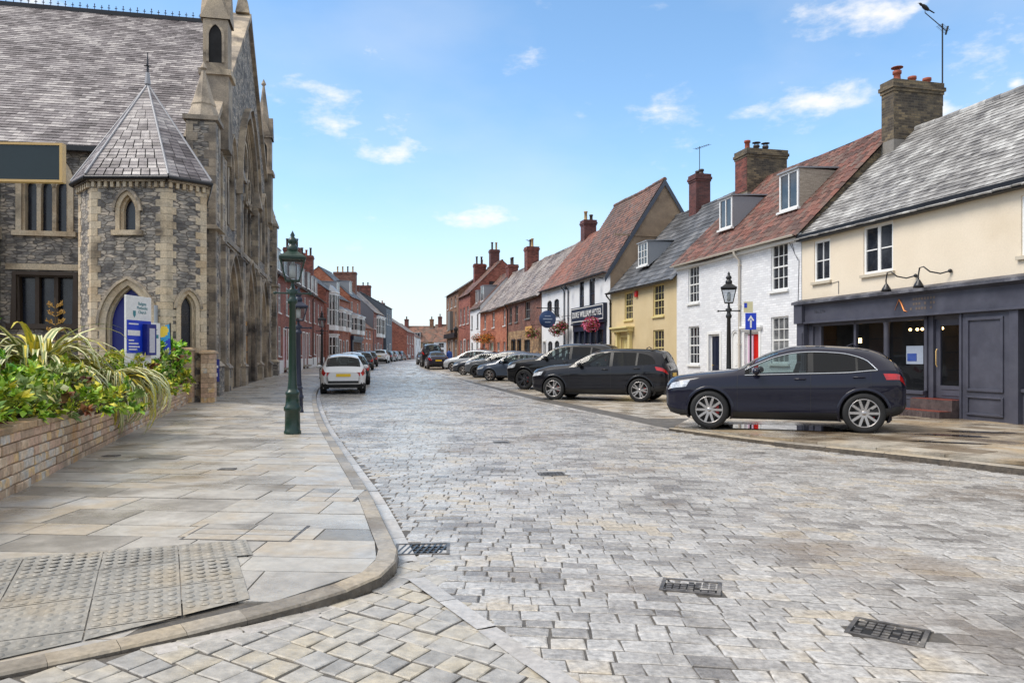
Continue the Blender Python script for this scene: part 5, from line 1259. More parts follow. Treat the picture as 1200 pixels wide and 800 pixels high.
m = MB(); m.tube([(7.6, -.014, 4.75), (7.75, -.014, 4.4), (7.95, -.014, 4.2), (7.9, -.014, 3.0), (7.98, -.014, .3)], .009, 5); m.tube([(7.9, -.014, 4.2), (7.4, -.014, 4.9)], .007, 5); m.build('cable', MATS['grey_frame'] if 'grey_frame' in MATS else GREYP, WH, uv=False)
m = MB(); m.box(0, W_, -.13, -.003, 4.78, 4.98); m.build('eaves_board', WHITE, WH, uv=False)
ry = roofy(5.05, 8.43, 3.5)
CLAP = mat('weathered_boards', [C(138, 128, 114), C(188, 178, 162)], nscale=3, stretch=(1, 1, 14), rough=(.6, .8))
dormer(WH, 1.85, 2.75, 6.08, 7.2, .82, ry, cheek=LEAD, nx=2, ny=1); dormer(WH, 5.72, 6.72, 6.02, 7.22, .80, ry, cheek=CLAP, nx=2, ny=1)
chimney(WH, .40, 3.45, 7.2, 9.55, .9, 1.75, (('t', .42), ('dc', .26), ('dc', .26), ('d', .12)), BRICK_Y, base=.62)
m = MB(); m.box(-.035, .835, 2.56, 2.574, 7.9, 9.2); m.build('red_brick_face', BRICK_C, WH)
# yellow house
yx, yy_ = 4.79, 36.47; W2 = 7.17
u1, u2, l2_ = (1.79, 2.75, 3.0, 4.25), (4.95, 6.0, 3.0, 4.3), (4.95, 6.0, .95, 2.42); dr = (1.35, 2.35, .05, 2.2); sw_ = (.55, .95, 1.2, 2.1)
YH = house('ochre rendered house with dark tiled roof and a pillared doorway', yx, yy_, RD, W2, 7, 4.5, 8.25, YELLOW, SLATE_D, [u1, u2, l2_, dr, sw_], tw=.42, tl=.34, sag=sagf(.05, .02, 8), q=3.5)
for o in (u1, u2, l2_): window(YH, o, 3, 4, fm=CREAMP, y=.05)
window(YH, sw_, 1, 1, fm=CREAMP, mid=False)
door(YH, dr, CREAMP, 2, frame=CREAMP)
m = MB()
for x in (1.0, 2.5): m.box(x, x+.22, -.16, -.005, .0, 2.35); m.box(x-.04, x+.26, -.2, -.005, 2.351, 2.45)
m.box(.85, 2.87, -.3, -.005, 2.451, 2.6); m.box(.78, 2.94, -.4, -.005, 2.601, 2.68); m.build('door_surround', CREAMP, YH, uv=False, bevel=.01)
m = MB(); m.box(3.15, 3.37, -.1, -.003, 3.95, 4.22); m.build('alarm_box', RED, YH, uv=False, bevel=.02)
dormer(YH, 1.9, 2.95, 5.45, 6.5, .62, roofy(4.5, 8.25, 3.5), nx=3, ny=3, cheek=LEAD)
gutter(YH, 0, W2, -.26, 4.37, pipes=(.1,), zb=.1)
c = chimney(YH, 2.35, 3.5, 7.4, 9.75, .72, .72, (('d', .25), ('d', .25)), mat('plum_brick', [C(74, 40, 38), C(104, 58, 52)], nscale=2, uv=True, brick=(.22, .075, C(90, 70, 64), .006), bump=.3)); aerial(c, 2.35, 3.5, 9.8, 1.3, .3)
aerial(YH, 6.2, 3.5, 8.0, 1.9, .2, L=1.2); 
# hotel: tall part with the rendered gable, lower part beyond
qx, qy = 1.92, 48.37; ZG = gz(44)
HT = house('white hotel with a tall rust tiled roof and brown rendered gable end', *rpos(qx, qy, 5.6, 0), RD, 6.6, 5.7, 5.6, 10.0, WHITE_R, PANTB, [], tw=.2, tl=.2, sag=sagf(.04, .02, 9), q=2.85, side=BROWNR, cat='hotel', name='hotel', zg=ZG, nofront=True, verge=.06)
hu1, hu2, hsf = (1.95, 2.7, 3.75, 5.3), (3.55, 4.4, 3.75, 5.3), (1.15, 6.1, .1, 2.95)
m = MB(); facade(m, 0, 6.6, -.4, 5.6, [hu1, hu2, hsf], rev=.12); m.quad((.05, .9, -.4), (6.55, .9, -.4), (6.55, .9, 5.5), (.05, .9, 5.5), m=1); m.build('front_wall', [WHITE_R, DARK], HT)
for o in (hu1, hu2): window(HT, o, 1, 2, fm=NAVYP, y=.04)
f = MB()
for x in (1.15, 2.1, 3.0, 3.9, 4.9, 5.9): f.box(x, x+.2, -.1, .05, .1, 2.6)
f.box(1.15, 6.1, -.12, .05, 2.6, 2.95); f.box(1.35, 5.9, -.04, .05, .1, .75); f.box(1.05, 6.2, -.22, 0, 2.951, 3.03)
F = f.build('pub_front', NAVYP, HT, uv=False); p = MB(); p.quad((1.35, .02, .75), (5.9, .02, .75), (5.9, .02, 2.6), (1.35, .02, 2.6)); p.build('pane', PANE, F, uv=False)
m = MB()
for x in (2.35, 4.15): m.tube([(x, -.02, .8), (x+.1, -.02, 1.6), (x+.28, -.02, 2.5), (x, -.02, 2.5)], .05, 5)
s = MB(); s.box(1.05, 6.2, -.2, -.005, 3.06, 3.9); SG = s.build('name_board', NAVYP, HT, uv=False)
s = MB()
for a in ((1.1, 6.15, 3.11, 3.15), (1.1, 6.15, 3.81, 3.85), (1.1, 1.14, 3.151, 3.809), (6.11, 6.15, 3.151, 3.809)): s.box(a[0], a[1], -.215, -.201, a[2], a[3])
s.build('border', WHITE, SG, uv=False); text('lettering', 'DUKE WILLIAM HOTEL', .46, WHITE, SG, (3.62, -.205, 3.48), (rad(90), 0, 0), .006, sx=.98)
for x in (1.0, 5.6): m = MB(); m.tube([(x, 0, 5.15), (x, -.35, 5.2), (x-.25, -.42, 5.1)], .02, 6); m.box(x-.35, x-.15, -.5, -.36, 5.0, 5.14); m.build('flood_lamp', BLACKP, HT, uv=False)
m = MB()
for sgn in (1,):       # dark barge boards on the near gable
    m.add([(6.665, -.3, 5.15), (6.665, 2.85, 10.0), (6.665, 2.85, 9.7), (6.665, -.3, 4.85), (6.70, -.3, 5.15), (6.70, 2.85, 10.0), (6.70, 2.85, 9.7), (6.70, -.3, 4.85)], [(4, 7, 6, 5), (0, 1, 2, 3), (0, 4, 5, 1), (3, 2, 6, 7)])
    m.add([(6.665, 6.0, 5.15), (6.665, 2.85, 10.0), (6.665, 2.85, 9.7), (6.665, 6.0, 4.85), (6.70, 6.0, 5.15), (6.70, 2.85, 10.0), (6.70, 2.85, 9.7), (6.70, 6.0, 4.85)], [(4, 5, 6, 7), (3, 2, 1, 0), (0, 1, 5, 4), (3, 7, 6, 2)])
m.build('barge_boards', plain('slate_blue_board', (74, 80, 92), .5), HT, uv=False)
m = MB(); m.box(6.61, 6.66, .2, 5.6, 7.15, 7.22); m.build('gable_string', BROWNR, HT, uv=False)
gutter(HT, 0, 6.6, -.26, 5.4, plain('slate_blue_gutter', (70, 74, 84), .5), pipes=(.1,), zb=.1)
pass
lw1, lw2, lw3, lw4, lw5 = (1.25, 2.25, 3.75, 4.72, 's', .14), (2.75, 3.75, 3.75, 4.72, 's', .14), (.3, 1.0, .1, 2.2, 's', .1), (1.4, 2.4, .75, 2.2, 's', .14), (2.85, 3.8, .75, 2.2, 's', .14)
HL = house('lower white wing of the hotel with an orange pantiled roof', qx, qy, RD, 5.55, 5.7, 5.55, 8.95, WHITE_R, PANTO, [lw1, lw2, lw3, lw4, lw5], tw=.24, tl=.3, kind='pan', sag=sagf(.05, .02, 12), q=2.85, cat='hotel', name='hotel_wing', zg=ZG)
for o in (lw1, lw2, lw4, lw5): window(HL, o, 2, 2, fm=plain('dark_frame', (50, 52, 58), .5), y=.04)
door(HL, lw3[:4], NAVYP, 1, frame=WHITE)
chimney(HL, .9, 2.85, 8.1, 9.95, .75, .8, (('y', .6), ('d', .4)), mat('plum_brick', []), base=.5)
gutter(HL, 0, 5.55, -.26, 5.4, plain('slate_blue_gutter', ()) if False else MATS['slate_blue_gutter'], pipes=(4.95,), zb=.1)
m = MB(); m.box(4.45, 4.9, -.06, -.003, 1.2, 1.75); m.build('menu_case', BLACKP, HL, uv=False)
# round hanging sign
p = rpos(qx, qy, 3.9, -.75); hs = empty('hanging_sign', 'round navy hanging sign on a black bracket', 'hanging sign', (p[0], p[1], ZG+3.45), RD)
m = MB(); m.lathe([(.0, -.03), (.5, -.03), (.52, 0), (.5, .03), (0, .03)], 0, 0, .0, n=28, axis='x'); m.build('disc', plain('sign_navy', (34, 62, 104), .4), hs, uv=False)
m = MB()
for sx_ in (-.036, .031): m.box(sx_, sx_+.005, -.28, .28, -.02, .05); m.box(sx_, sx_+.005, -.17, .17, -.2, -.14); m.box(sx_, sx_+.005, -.18, .18, .16, .22)
m.build('lettering_bars', plain('sign_silver', (150, 164, 184), .4), hs, uv=False)
m = MB(); m.tube([(0, .75, .66), (0, -.62, .66)], .025, 6); m.tube([(0, .75, .1), (0, .2, .64)], .018, 6); m.tube([(0, 0, .5), (0, 0, .66)], .012, 6); m.ball((0, -.64, .66), .05, 8); m.build('bracket', IRON_B, hs, uv=False)
# baskets of flowers
LF_F = leafmat('red_pink_petals', [C(150, 24, 40), C(206, 40, 70), C(230, 90, 140), C(240, 130, 170)]); LF_O = leafmat('orange_petals', [C(220, 130, 30), C(244, 180, 40), C(230, 90, 40)]); LF_D = leafmat('basket_greens', [C(50, 60, 26), C(92, 104, 44), C(120, 84, 40)])
def basket(label, x, y, z, r, petals, share, rot=RD):
    o = empty('hanging_basket', label, 'flower basket', (x, y, z), rot, 'hanging flower baskets on the pub and cottage'); m = MB(); m.lathe([(.0, -.22), (.12, -.19), (.19, -.08), (.2, .0)], 0, 0, 0, n=12); m.build('bowl', plain('moss_liner', (60, 52, 34), .9), o, uv=False)
    f = MB()
    for _ in range(520):
        v = rvec(); pp = Vector((v.x*r, v.y*r, v.z*r*.75+.02)); pet = R.random() < share; leaf(f, pp, rvec()+Vector((0, 0, -.1)), rvec(), R.uniform(.06, .13), R.uniform(.025, .045), 1 if pet else 0)
    f.build('flowers', [LF_D, petals], o, uv=False)
    m = MB(); m.tube([(0, 0, .0), (0, 0, .55)], .008, 5); m.tube([(0, -.05, .55), (0, .5, .62)], .016, 6); m.build('bracket', IRON_B, o, uv=False)
p = rpos(qx, qy, 5.0, -.5); basket('green and red trailing basket hanging by the hotel drainpipe', p[0], p[1], ZG+2.75, .48, LF_F, .22)
p = rpos(qx, qy, 6.0, -.5); basket('smaller green and red basket hanging left of the hotel name board', p[0], p[1], ZG+2.95, .36, LF_F, .25)
p = rpos(qx, qy, 10.9, -.5); basket('bright pink and red basket hanging below the hotel name board', p[0], p[1], ZG+2.85, .52, LF_F, .75)
# stone cottage, orange brick cottage
tx, ty = -2.87, 68.26; Z2 = gz(57)
su = [(.55, 1.35, 3.65, 4.85), (2.4, 3.2, 3.65, 4.85), (5.3, 6.6, 3.75, 4.95)]; so_ = [(1.3, 2.4, .2, 2.3), (3.2, 4.1, .2, 2.3), (5.0, 6.6, .9, 2.3)]
SC = house('old cottage of brown brick over rubble stone with a pale slate roof', *rpos(tx, ty, 10.9, 0), RD, 9.4, 6, 5.25, 8.75, BRICK_B, SLATE_B, [], tw=.26, tl=.22, sag=sagf(.1, .04, 15), q=3, cat='cottage', name='cottage', zg=Z2, nofront=True)
m = MB(); facade(m, 0, 9.4, 3.0, 5.25, su, m=0); facade(m, 0, 9.4, -.4, 3.0, so_, m=1); m.quad((.05, .9, 0), (9.3, .9, 0), (9.3, .9, 5), (.05, .9, 5), m=2); m.build('front_wall', [mat('dark_plum_brick', [C(84, 50, 42), C(118, 74, 60), C(132, 92, 76)], nscale=1, uv=True, brick=(.22, .075, C(104, 84, 74), .006), bump=.3, dirt=(C(84, 66, 60), .5, .5, .7)), OLDST, DARK], SC)
for o in su: window(SC, o, 2, 2, fm=plain('grey_frame', (120, 120, 118), .5))
door(SC, so_[0], BLACKP, 1, frame=BLACKP); door(SC, so_[1], BLACKP, 1, frame=BLACKP); window(SC, so_[2], 3, 2, fm=plain('dark_frame', ()) if False else MATS['dark_frame'])
m = MB(); m.box(5.5, 7.2, -.05, -.003, 2.5, 3.2); m.build('plaque', plain('tan_board', (196, 150, 84), .7), SC, uv=False)
gutter(SC, 0, 9.4, -.26, 5.1, pipes=(.05,), zb=.1)
ou = [(1.6, 2.5, 3.55, 4.85), (5.2, 6.1, 3.55, 4.85), (9.3, 10.1, 3.55, 4.85)]; ol = [(1.2, 2.2, .9, 2.3), (4.3, 5.5, .1, 2.3), (9.3, 10.1, .9, 2.3), (7.0, 8.0, .9, 2.3)]
OC = house('orange brick cottage hung with flower baskets round its green door', tx, ty, RD, 10.85, 6, 5.2, 8.75, BRICK_O, SLATE_B, ou+ol, tw=.26, tl=.22, sag=sagf(.1, .04, 17), q=3, cat='cottage', name='cottage', zg=Z2)
for o in ou+[ol[0], ol[2], ol[3]]: window(OC, o, 2, 2)
door(OC, ol[1], plain('sage_door', (120, 150, 130), .5), 2, hood=.15); gutter(OC, 0, 10.85, -.26, 5.05)
c = chimney(OC, 6.75, 3.0, 7.7, 10.2, 1.0, 1.0, (('d', .7), ('y', .7)), BRICK_C); aerial(c, 6.0, 3.0, 9.6, 1.3, -.6)
chimney(OC, -.2, 3.0, 7.7, 9.55, 1.1, .9, (('d', .7), ('d', .7)), BRICK_C)
for u, z, l, pt in ((4.2, 2.6, 'orange flowered basket beside the cottage door hood', LF_O), (6.0, 2.65, 'bright orange basket high on the orange brick cottage', LF_O), (3.6, 1.5, 'dark red basket low beside the green cottage door', LF_F), (1.2, 2.75, 'green leafy basket at the far corner of the orange brick cottage', LF_O)):
    p = rpos(tx, ty, u, -.5); basket(l, p[0], p[1], Z2+z, .55, pt, .45 if pt is LF_O else .3)
p = rpos(tx, ty, 20.0, -.5); basket('round leafy basket where the stone cottage meets the white hotel', p[0], p[1], Z2+2.6, .5, LF_F, .15)
# narrow white house, tall red house, brown building
q2 = [(.6, 1.3, 3.6, 4.9), (3.4, 4.2, 3.6, 4.9), (.6, 1.4, .9, 2.3), (3.3, 4.2, .1, 2.3)]
NW = house('narrow white painted house with two roof dormers', -4.08, 73.26, RD, 5.05, 6, 5.6, 8.8, WHITE_R, PANTB, q2, tw=.26, tl=.25, q=3)
for o in q2[:3]: window(NW, o, 2, 2, fm=plain('grey_frame', ()) if False else MATS['grey_frame'])
door(NW, q2[3], BLACKP, 1); dormer(NW, .5, 1.6, 6.1, 7.3, .45, roofy(5.6, 8.8, 3), nx=2); dormer(NW, 3.0, 4.4, 6.1, 7.5, .45, roofy(5.6, 8.8, 3), nx=2)
q3 = [(u, u+.95, z, z+1.7) for u in (.8, 2.9, 5.0) for z in (4.2,)]+[(.8, 2.0, .8, 2.6), (3.2, 4.2, .1, 2.6), (5.2, 6.2, .8, 2.6)]
RT = house('tall red brick house with a steep gable and paired chimney stacks', -5.67, 79.9, RD, 6.8, 7, 7.2, 10.4, BRICK_R, PANTB, q3, tw=.28, tl=.25, q=3.2)
for o in q3: window(RT, o, 2, 4) if o[2] > .5 else door(RT, o, BLACKP, 1)
m = MB(); m.box(6.805, 6.84, 1.9, 2.5, 7.7, 8.3); m.build('gable_window', PANE, RT, uv=False)
chimney(RT, 1.6, 1.9, 8.2, 10.6, .8, 1.1, (('d', .8), ('d', .8)), BRICK_C); chimney(RT, 2.6, 3.3, 9.5, 12.0, .8, .95, (('d', .8), ('y', .8)), mat('plum_brick', []))
chimney(RT, .6, 2.4, 8.8, 10.7, .6, .8, (('t', .5),), BRICK_O)
q4 = [(u, u+1.0, z, z+1.8) for u in (1, 3.6, 6.4) for z in (3.9,)]+[(u, u+.9, 6.3, 7.4) for u in (1, 3.6, 6.4)]+[(1, 2.6, .7, 2.7), (3.8, 4.8, .1, 2.6), (6, 7.6, .7, 2.7)]
BB = house('tall brown brick building at the bend with oriel windows', -7.75, 88.5, RD, 8.7, 7, 7.9, 10.2, BRICK_B, SLATE_B, q4, tw=.4, tl=.35, q=3.5)
for o in q4: window(BB, o, 2, 2) if o[2] > .5 else door(BB, o, NAVYP, 1)
m = MB(); m.box(.6, 8.2, -.4, -.003, 2.9, 3.4); m.build('shop_fascia', BLACKP, BB, uv=False); m = MB(); m.box(3.3, 5.0, -.7, -.003, 3.8, 5.9); m.v = [(a, b*.5, c) for a, b, c in m.v]; m.build('oriel', MATS['grey_frame'], BB, uv=False)
lp = MB(); lp.tube([(4.2, 0, 3.7), (4.2, -1.0, 3.9)], .025, 6); lp.frust(4.2, -1.0, 3.2, 3.7, .1, .1, .2, .2); lp.frust(4.2, -1, 3.7, 3.95, .22, .22, .03, .03); lp.build('wall_lantern', IRON_B, RT, uv=False)
# ------------------------------------------------------------ left-hand row
LD = math.atan2(.9898, -.1425); lx0, ly0 = -14.47, 45.81
def lpos(u, v=0): return (lx0-.1425*u-.9898*v, ly0+.9898*u-.1425*v)
terr = ['red brick terraced house next to the church, pink front door on a white plinth', 'red brick terraced house in the middle of the terrace, lilac and white doors', 'red brick terraced house at the far end of the terrace, next to the white bay']
for i in range(3):
    u0 = i*9.45; p = lpos(u0); tu = [(1.3, 2.25, 3.75, 5.6), (4.4, 5.35, 3.75, 5.6), (7.2, 8.15, 3.75, 5.6)]; tl_ = [(1.3, 2.3, 1.0, 2.9), (7.2, 8.2, 1.0, 2.9)]; td = [(3.3, 4.35, .25, 2.75), (5.3, 6.35, .25, 2.75)]
    T_ = house(terr[i], p[0], p[1], LD, 9.42, 9, 6.2, 9.4, BRICK_R, SLATE_P, tu+tl_+td, tw=.35, tl=.3, q=4.5, name='terraced_house', group='red brick terrace on the left', zg=gz(p[1])+.25)
    for o in tu+tl_: window(T_, o, 2, 4, y=.03)
    for k, o in enumerate(td): door(T_, o, ([PINK, WHITE], [plain('lilac_door', (150, 140, 190), .5), PINK], [WHITE, plain('dark_red_door', (110, 24, 40), .5)])[i][k], 2, fan=.35)
    m = MB(); 
    for a, b in ((0, 3.15), (4.5, 5.15), (6.5, 9.42)): m.box(a, b, -.06, -.002, -.3, .75)
    m.build('plinth', WHITE, T_, uv=False); gutter(T_, 0, 9.42, -.26, 6.05, pipes=(.12,), zb=.1)
    rf_ = roofy(6.2, 9.4, 4.5)
    for a in (1.2, 4.1, 7.0): dormer(T_, a, a+1.3, 6.75, 8.15, .5, rf_, nx=2, ny=2, cheek=SLATE_P, roofm=LEAD)
    if i: chimney(T_, 8.9, 1.6, 6.8, 10.1 if i == 1 else 10.6, .9, 1.3, (('d', .8), ('t', .6), ('d', .8)) , BRICK_C)
def Lhouse(label, x, y, W, D, eave, ridge, wm, rm, ang, ops, dops=(), **k):
    T_ = house(label, x, y, ang, W, D, eave, ridge, wm, rm, list(ops)+list(dops), tw=.4, tl=.35, **k)
    for o in ops: window(T_, o, 2, 2, y=.03)
    for o in dops: door(T_, o, k.get('dm', BLACKP) if False else BLACKP, 1)
    return T_
def bay(par, x0, x1, z0, z1, d=.6, hip=.5, m_=WHITE, nz=1, box=True):
    b = MB(); pts = [(x0, 0), (x0+.3, -d), (x1-.3, -d), (x1, 0)]; b.slab(pts, z0, z0+.5); b.slab(pts, z1-.25, z1); g_ = MB()
    for (a, c) in zip(pts, pts[1:]):
        for t in (0, .5, 1):
            px, py = lerp(a[0], c[0], t), lerp(a[1], c[1], t); b.box(px-.06, px+.06, py-.05, py+.05, z0+.5, z1-.25)
        zm = (z0+.5+z1-.25)/2; b.add([(a[0], a[1]-.02, zm-.04), (c[0], c[1]-.02, zm-.04), (c[0], c[1]-.02, zm+.04), (a[0], a[1]-.02, zm+.04)], [(0, 1, 2, 3)])
        g_.quad((a[0], a[1]+.02, z0+.5), (c[0], c[1]+.02, z0+.5), (c[0], c[1]+.02, z1-.25), (a[0], a[1]+.02, z1-.25))
    b.slab([(x0-.1, 0), (x0+.25, -d-.12), (x1-.25, -d-.12), (x1+.1, 0)], z1, z1+.1); o = b.build('bay_window', m_, par, uv=False); g_.build('pane', PANE, o, uv=False)
    if hip: h = MB(); v = [(x0-.1, 0, z1+.1), (x0+.25, -d-.12, z1+.1), (x1-.25, -d-.12, z1+.1), (x1+.1, 0, z1+.1), (x0+.4, 0, z1+.1+hip), (x1-.4, 0, z1+.1+hip)]; h.add(v, [(0, 1, 4), (1, 2, 5, 4), (2, 3, 5)]); h.build('bay_roof', LEAD, o, uv=False)
A1 = rad(91)
def mk(us, z0, z1, w=1.0): return [(u, u+w, z0, z1) for u in us]
T_ = Lhouse('red brick house with a tall white two storey bay beside the terrace', -18.45, 74.4, 5.4, 8, 7.4, 10.2, BRICK_R, SLATE_D, A1, mk((.6,), 4, 5.6), [(3.9, 4.9, .2, 2.5)], zg=gz(76)+.25, q=4); bay(T_, 1.4, 3.7, 3.4, 7.2, .55, .7); bay(T_, 1.4, 3.4, .4, 2.9, .6, 0)
chimney(T_, 4.9, 4, 9.6, 11.6, .7, 1.4, (('d', .6), ('d', .6)), mat('plum_brick', []))
T_ = Lhouse('orange brick house with a pair of white first floor oriels', -18.55, 80, 6.2, 8, 6.9, 9.8, BRICK_O, SLATE_D, A1, mk((2.6,), .9, 2.4), [(.7, 1.6, .2, 2.4), (4.4, 5.3, .2, 2.4)], zg=gz(83)+.25, q=4); bay(T_, .4, 2.4, 3.4, 5.6, .45, .4); bay(T_, 3.6, 5.4, 3.4, 5.6, .45, .4); dormer(T_, 2, 3.3, 7.4, 8.8, .5, roofy(6.9, 9.8, 4), nx=2)
gx = MB(); 
T_ = Lhouse('taller orange brick house with a steep gable and navy shopfront', -18.65, 86.4, 6.6, 8, 7.6, 10.9, BRICK_O, SLATE_D, A1, mk((.8, 4.4), 5.6, 7.0, .9), [], zg=gz(89)+.25, q=3.6); bay(T_, .5, 2.6, 3.2, 5.3, .7, .4); bay(T_, 3.8, 6.0, 3.2, 5.3, .7, .4); m = MB(); m.box(.3, 6.3, -.25, -.003, 0, 2.5); m.box(.2, 6.4, -.4, -.003, 2.501, 3.0); m.build('shopfront', NAVYP, T_, uv=False); m = MB(); m.quad((.8, -.255, .7), (5.9, -.255, .7), (5.9, -.255, 2.3), (.8, -.255, 2.3)); m.build('pane', PANE, T_, uv=False)
dormer(T_, 2.4, 3.8, 8.1, 9.5, .5, roofy(7.6, 10.9, 3.6), nx=2)
T_ = Lhouse('low orange cottage with a brown tiled roof below the big chimney', -18.7, 93.2, 8.6, 7, 4.3, 6.9, BRICK_O, PANTB, A1, mk((.8, 3.2, 5.6), 2.9, 3.9, 1.1)+mk((.8, 5.6), .9, 2.2, 1.1), [(3.2, 4.1, .2, 2.2)], zg=gz(97)+.2, q=3.5)
T_ = Lhouse('red brick house with slate hung gable, white bays and a massive chimney', -18.8, 102, 8.5, 8, 6.6, 10.3, BRICK_R, SLATE_B, A1, mk((.7,), 4.3, 5.8)+mk((1, 6), .9, 2.2, 1.2), [(3.4, 4.4, .2, 2.3)], zg=gz(106)+.2, q=4, side=plain('slate_hanging', (96, 98, 106), .6)); bay(T_, 2.4, 4.6, 3.2, 6.0, .5, .3); bay(T_, 5.8, 7.6, 3.2, 6.0, .5, .3); chimney(T_, .8, 4.0, 8.6, 12.0, 1.0, 3.0, (('y', .8), ('d', .8), ('y', .8), ('y', .8)), mat('dark_plum_brick', []))
chimney(T_, 8.0, 4.0, 9.6, 10.9, .7, 1.2, (('d', .5),), BRICK_C)
T_ = Lhouse('narrow tall slate grey house between red brick neighbours', -18.6, 111, 6, 8, 7.8, 10, plain('blue_grey_render', (84, 92, 102), .6), SLATE_D, A1, mk((.8, 3.4), 5.2, 6.8, 1.2)+mk((.8,), .9, 2.2, 1.2), [(3.6, 4.6, .2, 2.3)], zg=gz(114)+.2, q=4); chimney(T_, 5.4, 4, 9, 11.4, .8, 1.6, (('d', .5), ('d', .5)), BRICK_C)
T_ = Lhouse('red brick house showing a plain gable end and pale sloping roof', -17.4, 124, 11, 9, 4.7, 7.7, BRICK_R, SLATE_B, A1, mk((1, 4.5, 8), 2.7, 4.0, 1.2)+mk((1, 8), .8, 2.0, 1.2), [(4.5, 5.5, .2, 2.2)], zg=gz(126), q=4.5, side=BRICK_R); chimney(T_, 1.0, 4.5, 7.2, 9.4, .9, 1.4, (('t', .4), ('d', .4)), BRICK_C)
T_ = Lhouse('low white rendered house at the far end of the left row', -17.6, 137, 9, 7, 4.0, 6.6, WHITE_R, PANTB, A1, mk((1, 6), 2.4, 3.5, 1.2), [(3.6, 4.5, .1, 2.1)], zg=gz(137), q=3.5, side=WHITE_R)
lab = ['far cottage with a tan front closing the street, left of three', 'far cottage closing the street, in the middle of three with a white front', 'far brown brick cottage closing the street, right of three']
for i in range(3):
    T_ = Lhouse(lab[i], -24.5+7.6*i, 164-1.5*i, 7.5, 7, 3.6, 7.0+.3*(i == 1), [OLDST, WHITE_R, BRICK_B][i], [PANTB, PANTB, PANT][i], 0, mk((1, 5), 2.2, 3.2, 1.2)+mk((1,), .7, 1.8, 1.2), [(4.8, 5.7, .0, 2.0)], zg=1.2, q=3.5)
    dormer(T_, 3.1, 4.4, 4.2, 5.5, .5, roofy(3.6, 7, 3.5), nx=2)
    for a in (1, 6.6): chimney(T_, a, 3.5, 6.4, 8.6+.5*(i % 2), .8, 1.2, (('d', .6), ('d', .6)), BRICK_B if a > 2 else BRICK_C)
# ------------------------------------------------------------ cars (local: nose at -x, wheels on z = 0)
TYRE = plain('tyre_rubber', (24, 24, 25), .75); RIM = plain('alloy_rim', (176, 172, 170), .28, metal=.85); RIMD = plain('dark_alloy', (66, 66, 70), .35, metal=.7); DISC = plain('brake_disc', (90, 88, 86), .4, metal=.7)
CALI = plain('red_caliper', (170, 24, 24), .4); CHROME = plain('chrome_trim', (210, 212, 216), .15, metal=1); TRIM = plain('black_trim', (14, 14, 15), .45); CLAD = plain('dark_cladding', (26, 26, 28), .6)
HEADL = mat('headlamp_lens', [C(120, 124, 130), C(220, 224, 230)], nscale=9, rough=(.05, .15), spec=.9, fine=.3, coat=1); TAILR = mat('tail_lamp_red', [C(120, 8, 10), C(200, 24, 22)], nscale=7, rough=(.08, .15), coat=1, fine=.1)
PLATEY = plain('yellow_plate', (226, 186, 34), .45); PLATEW = plain('white_plate', (214, 214, 208), .45); SEAT = plain('seat_leather', (42, 40, 42), .6); SEATT = plain('seat_beige', (150, 140, 126), .6)
def paint(name, c, met=.0, rough=.4):
    m = mat(name, [(0, C(*c)), (1, C(*c))], rough=(rough*.9, rough*1.1), metal=met*.5, coat=1, fine=.03, spec=.15); b = m.node_tree.nodes['Principled BSDF']; b.inputs['Coat IOR'].default_value = 1.4; b.inputs['Coat Roughness'].default_value = .02; return m
NAVYC = paint('midnight_blue_paint', (13, 14, 34)); BLKC = paint('blue_black_paint', (10, 11, 20)); BLK2 = paint('black_car_paint', (13, 14, 18)); GRYC = paint('mid_grey_paint', (88, 92, 98), .5); BGRC = paint('blue_grey_paint', (70, 80, 96), .5); DGRC = paint('dark_grey_paint', (44, 48, 56), .4)
SILC = paint('silver_paint', (150, 154, 158), .5); WHTC = paint('white_car_paint', (222, 222, 222), 0, .3); TEALC = paint('dark_teal_paint', (20, 48, 54)); PLUMC = paint('dark_plum_paint', (34, 28, 44), .4)
SPEC = {}
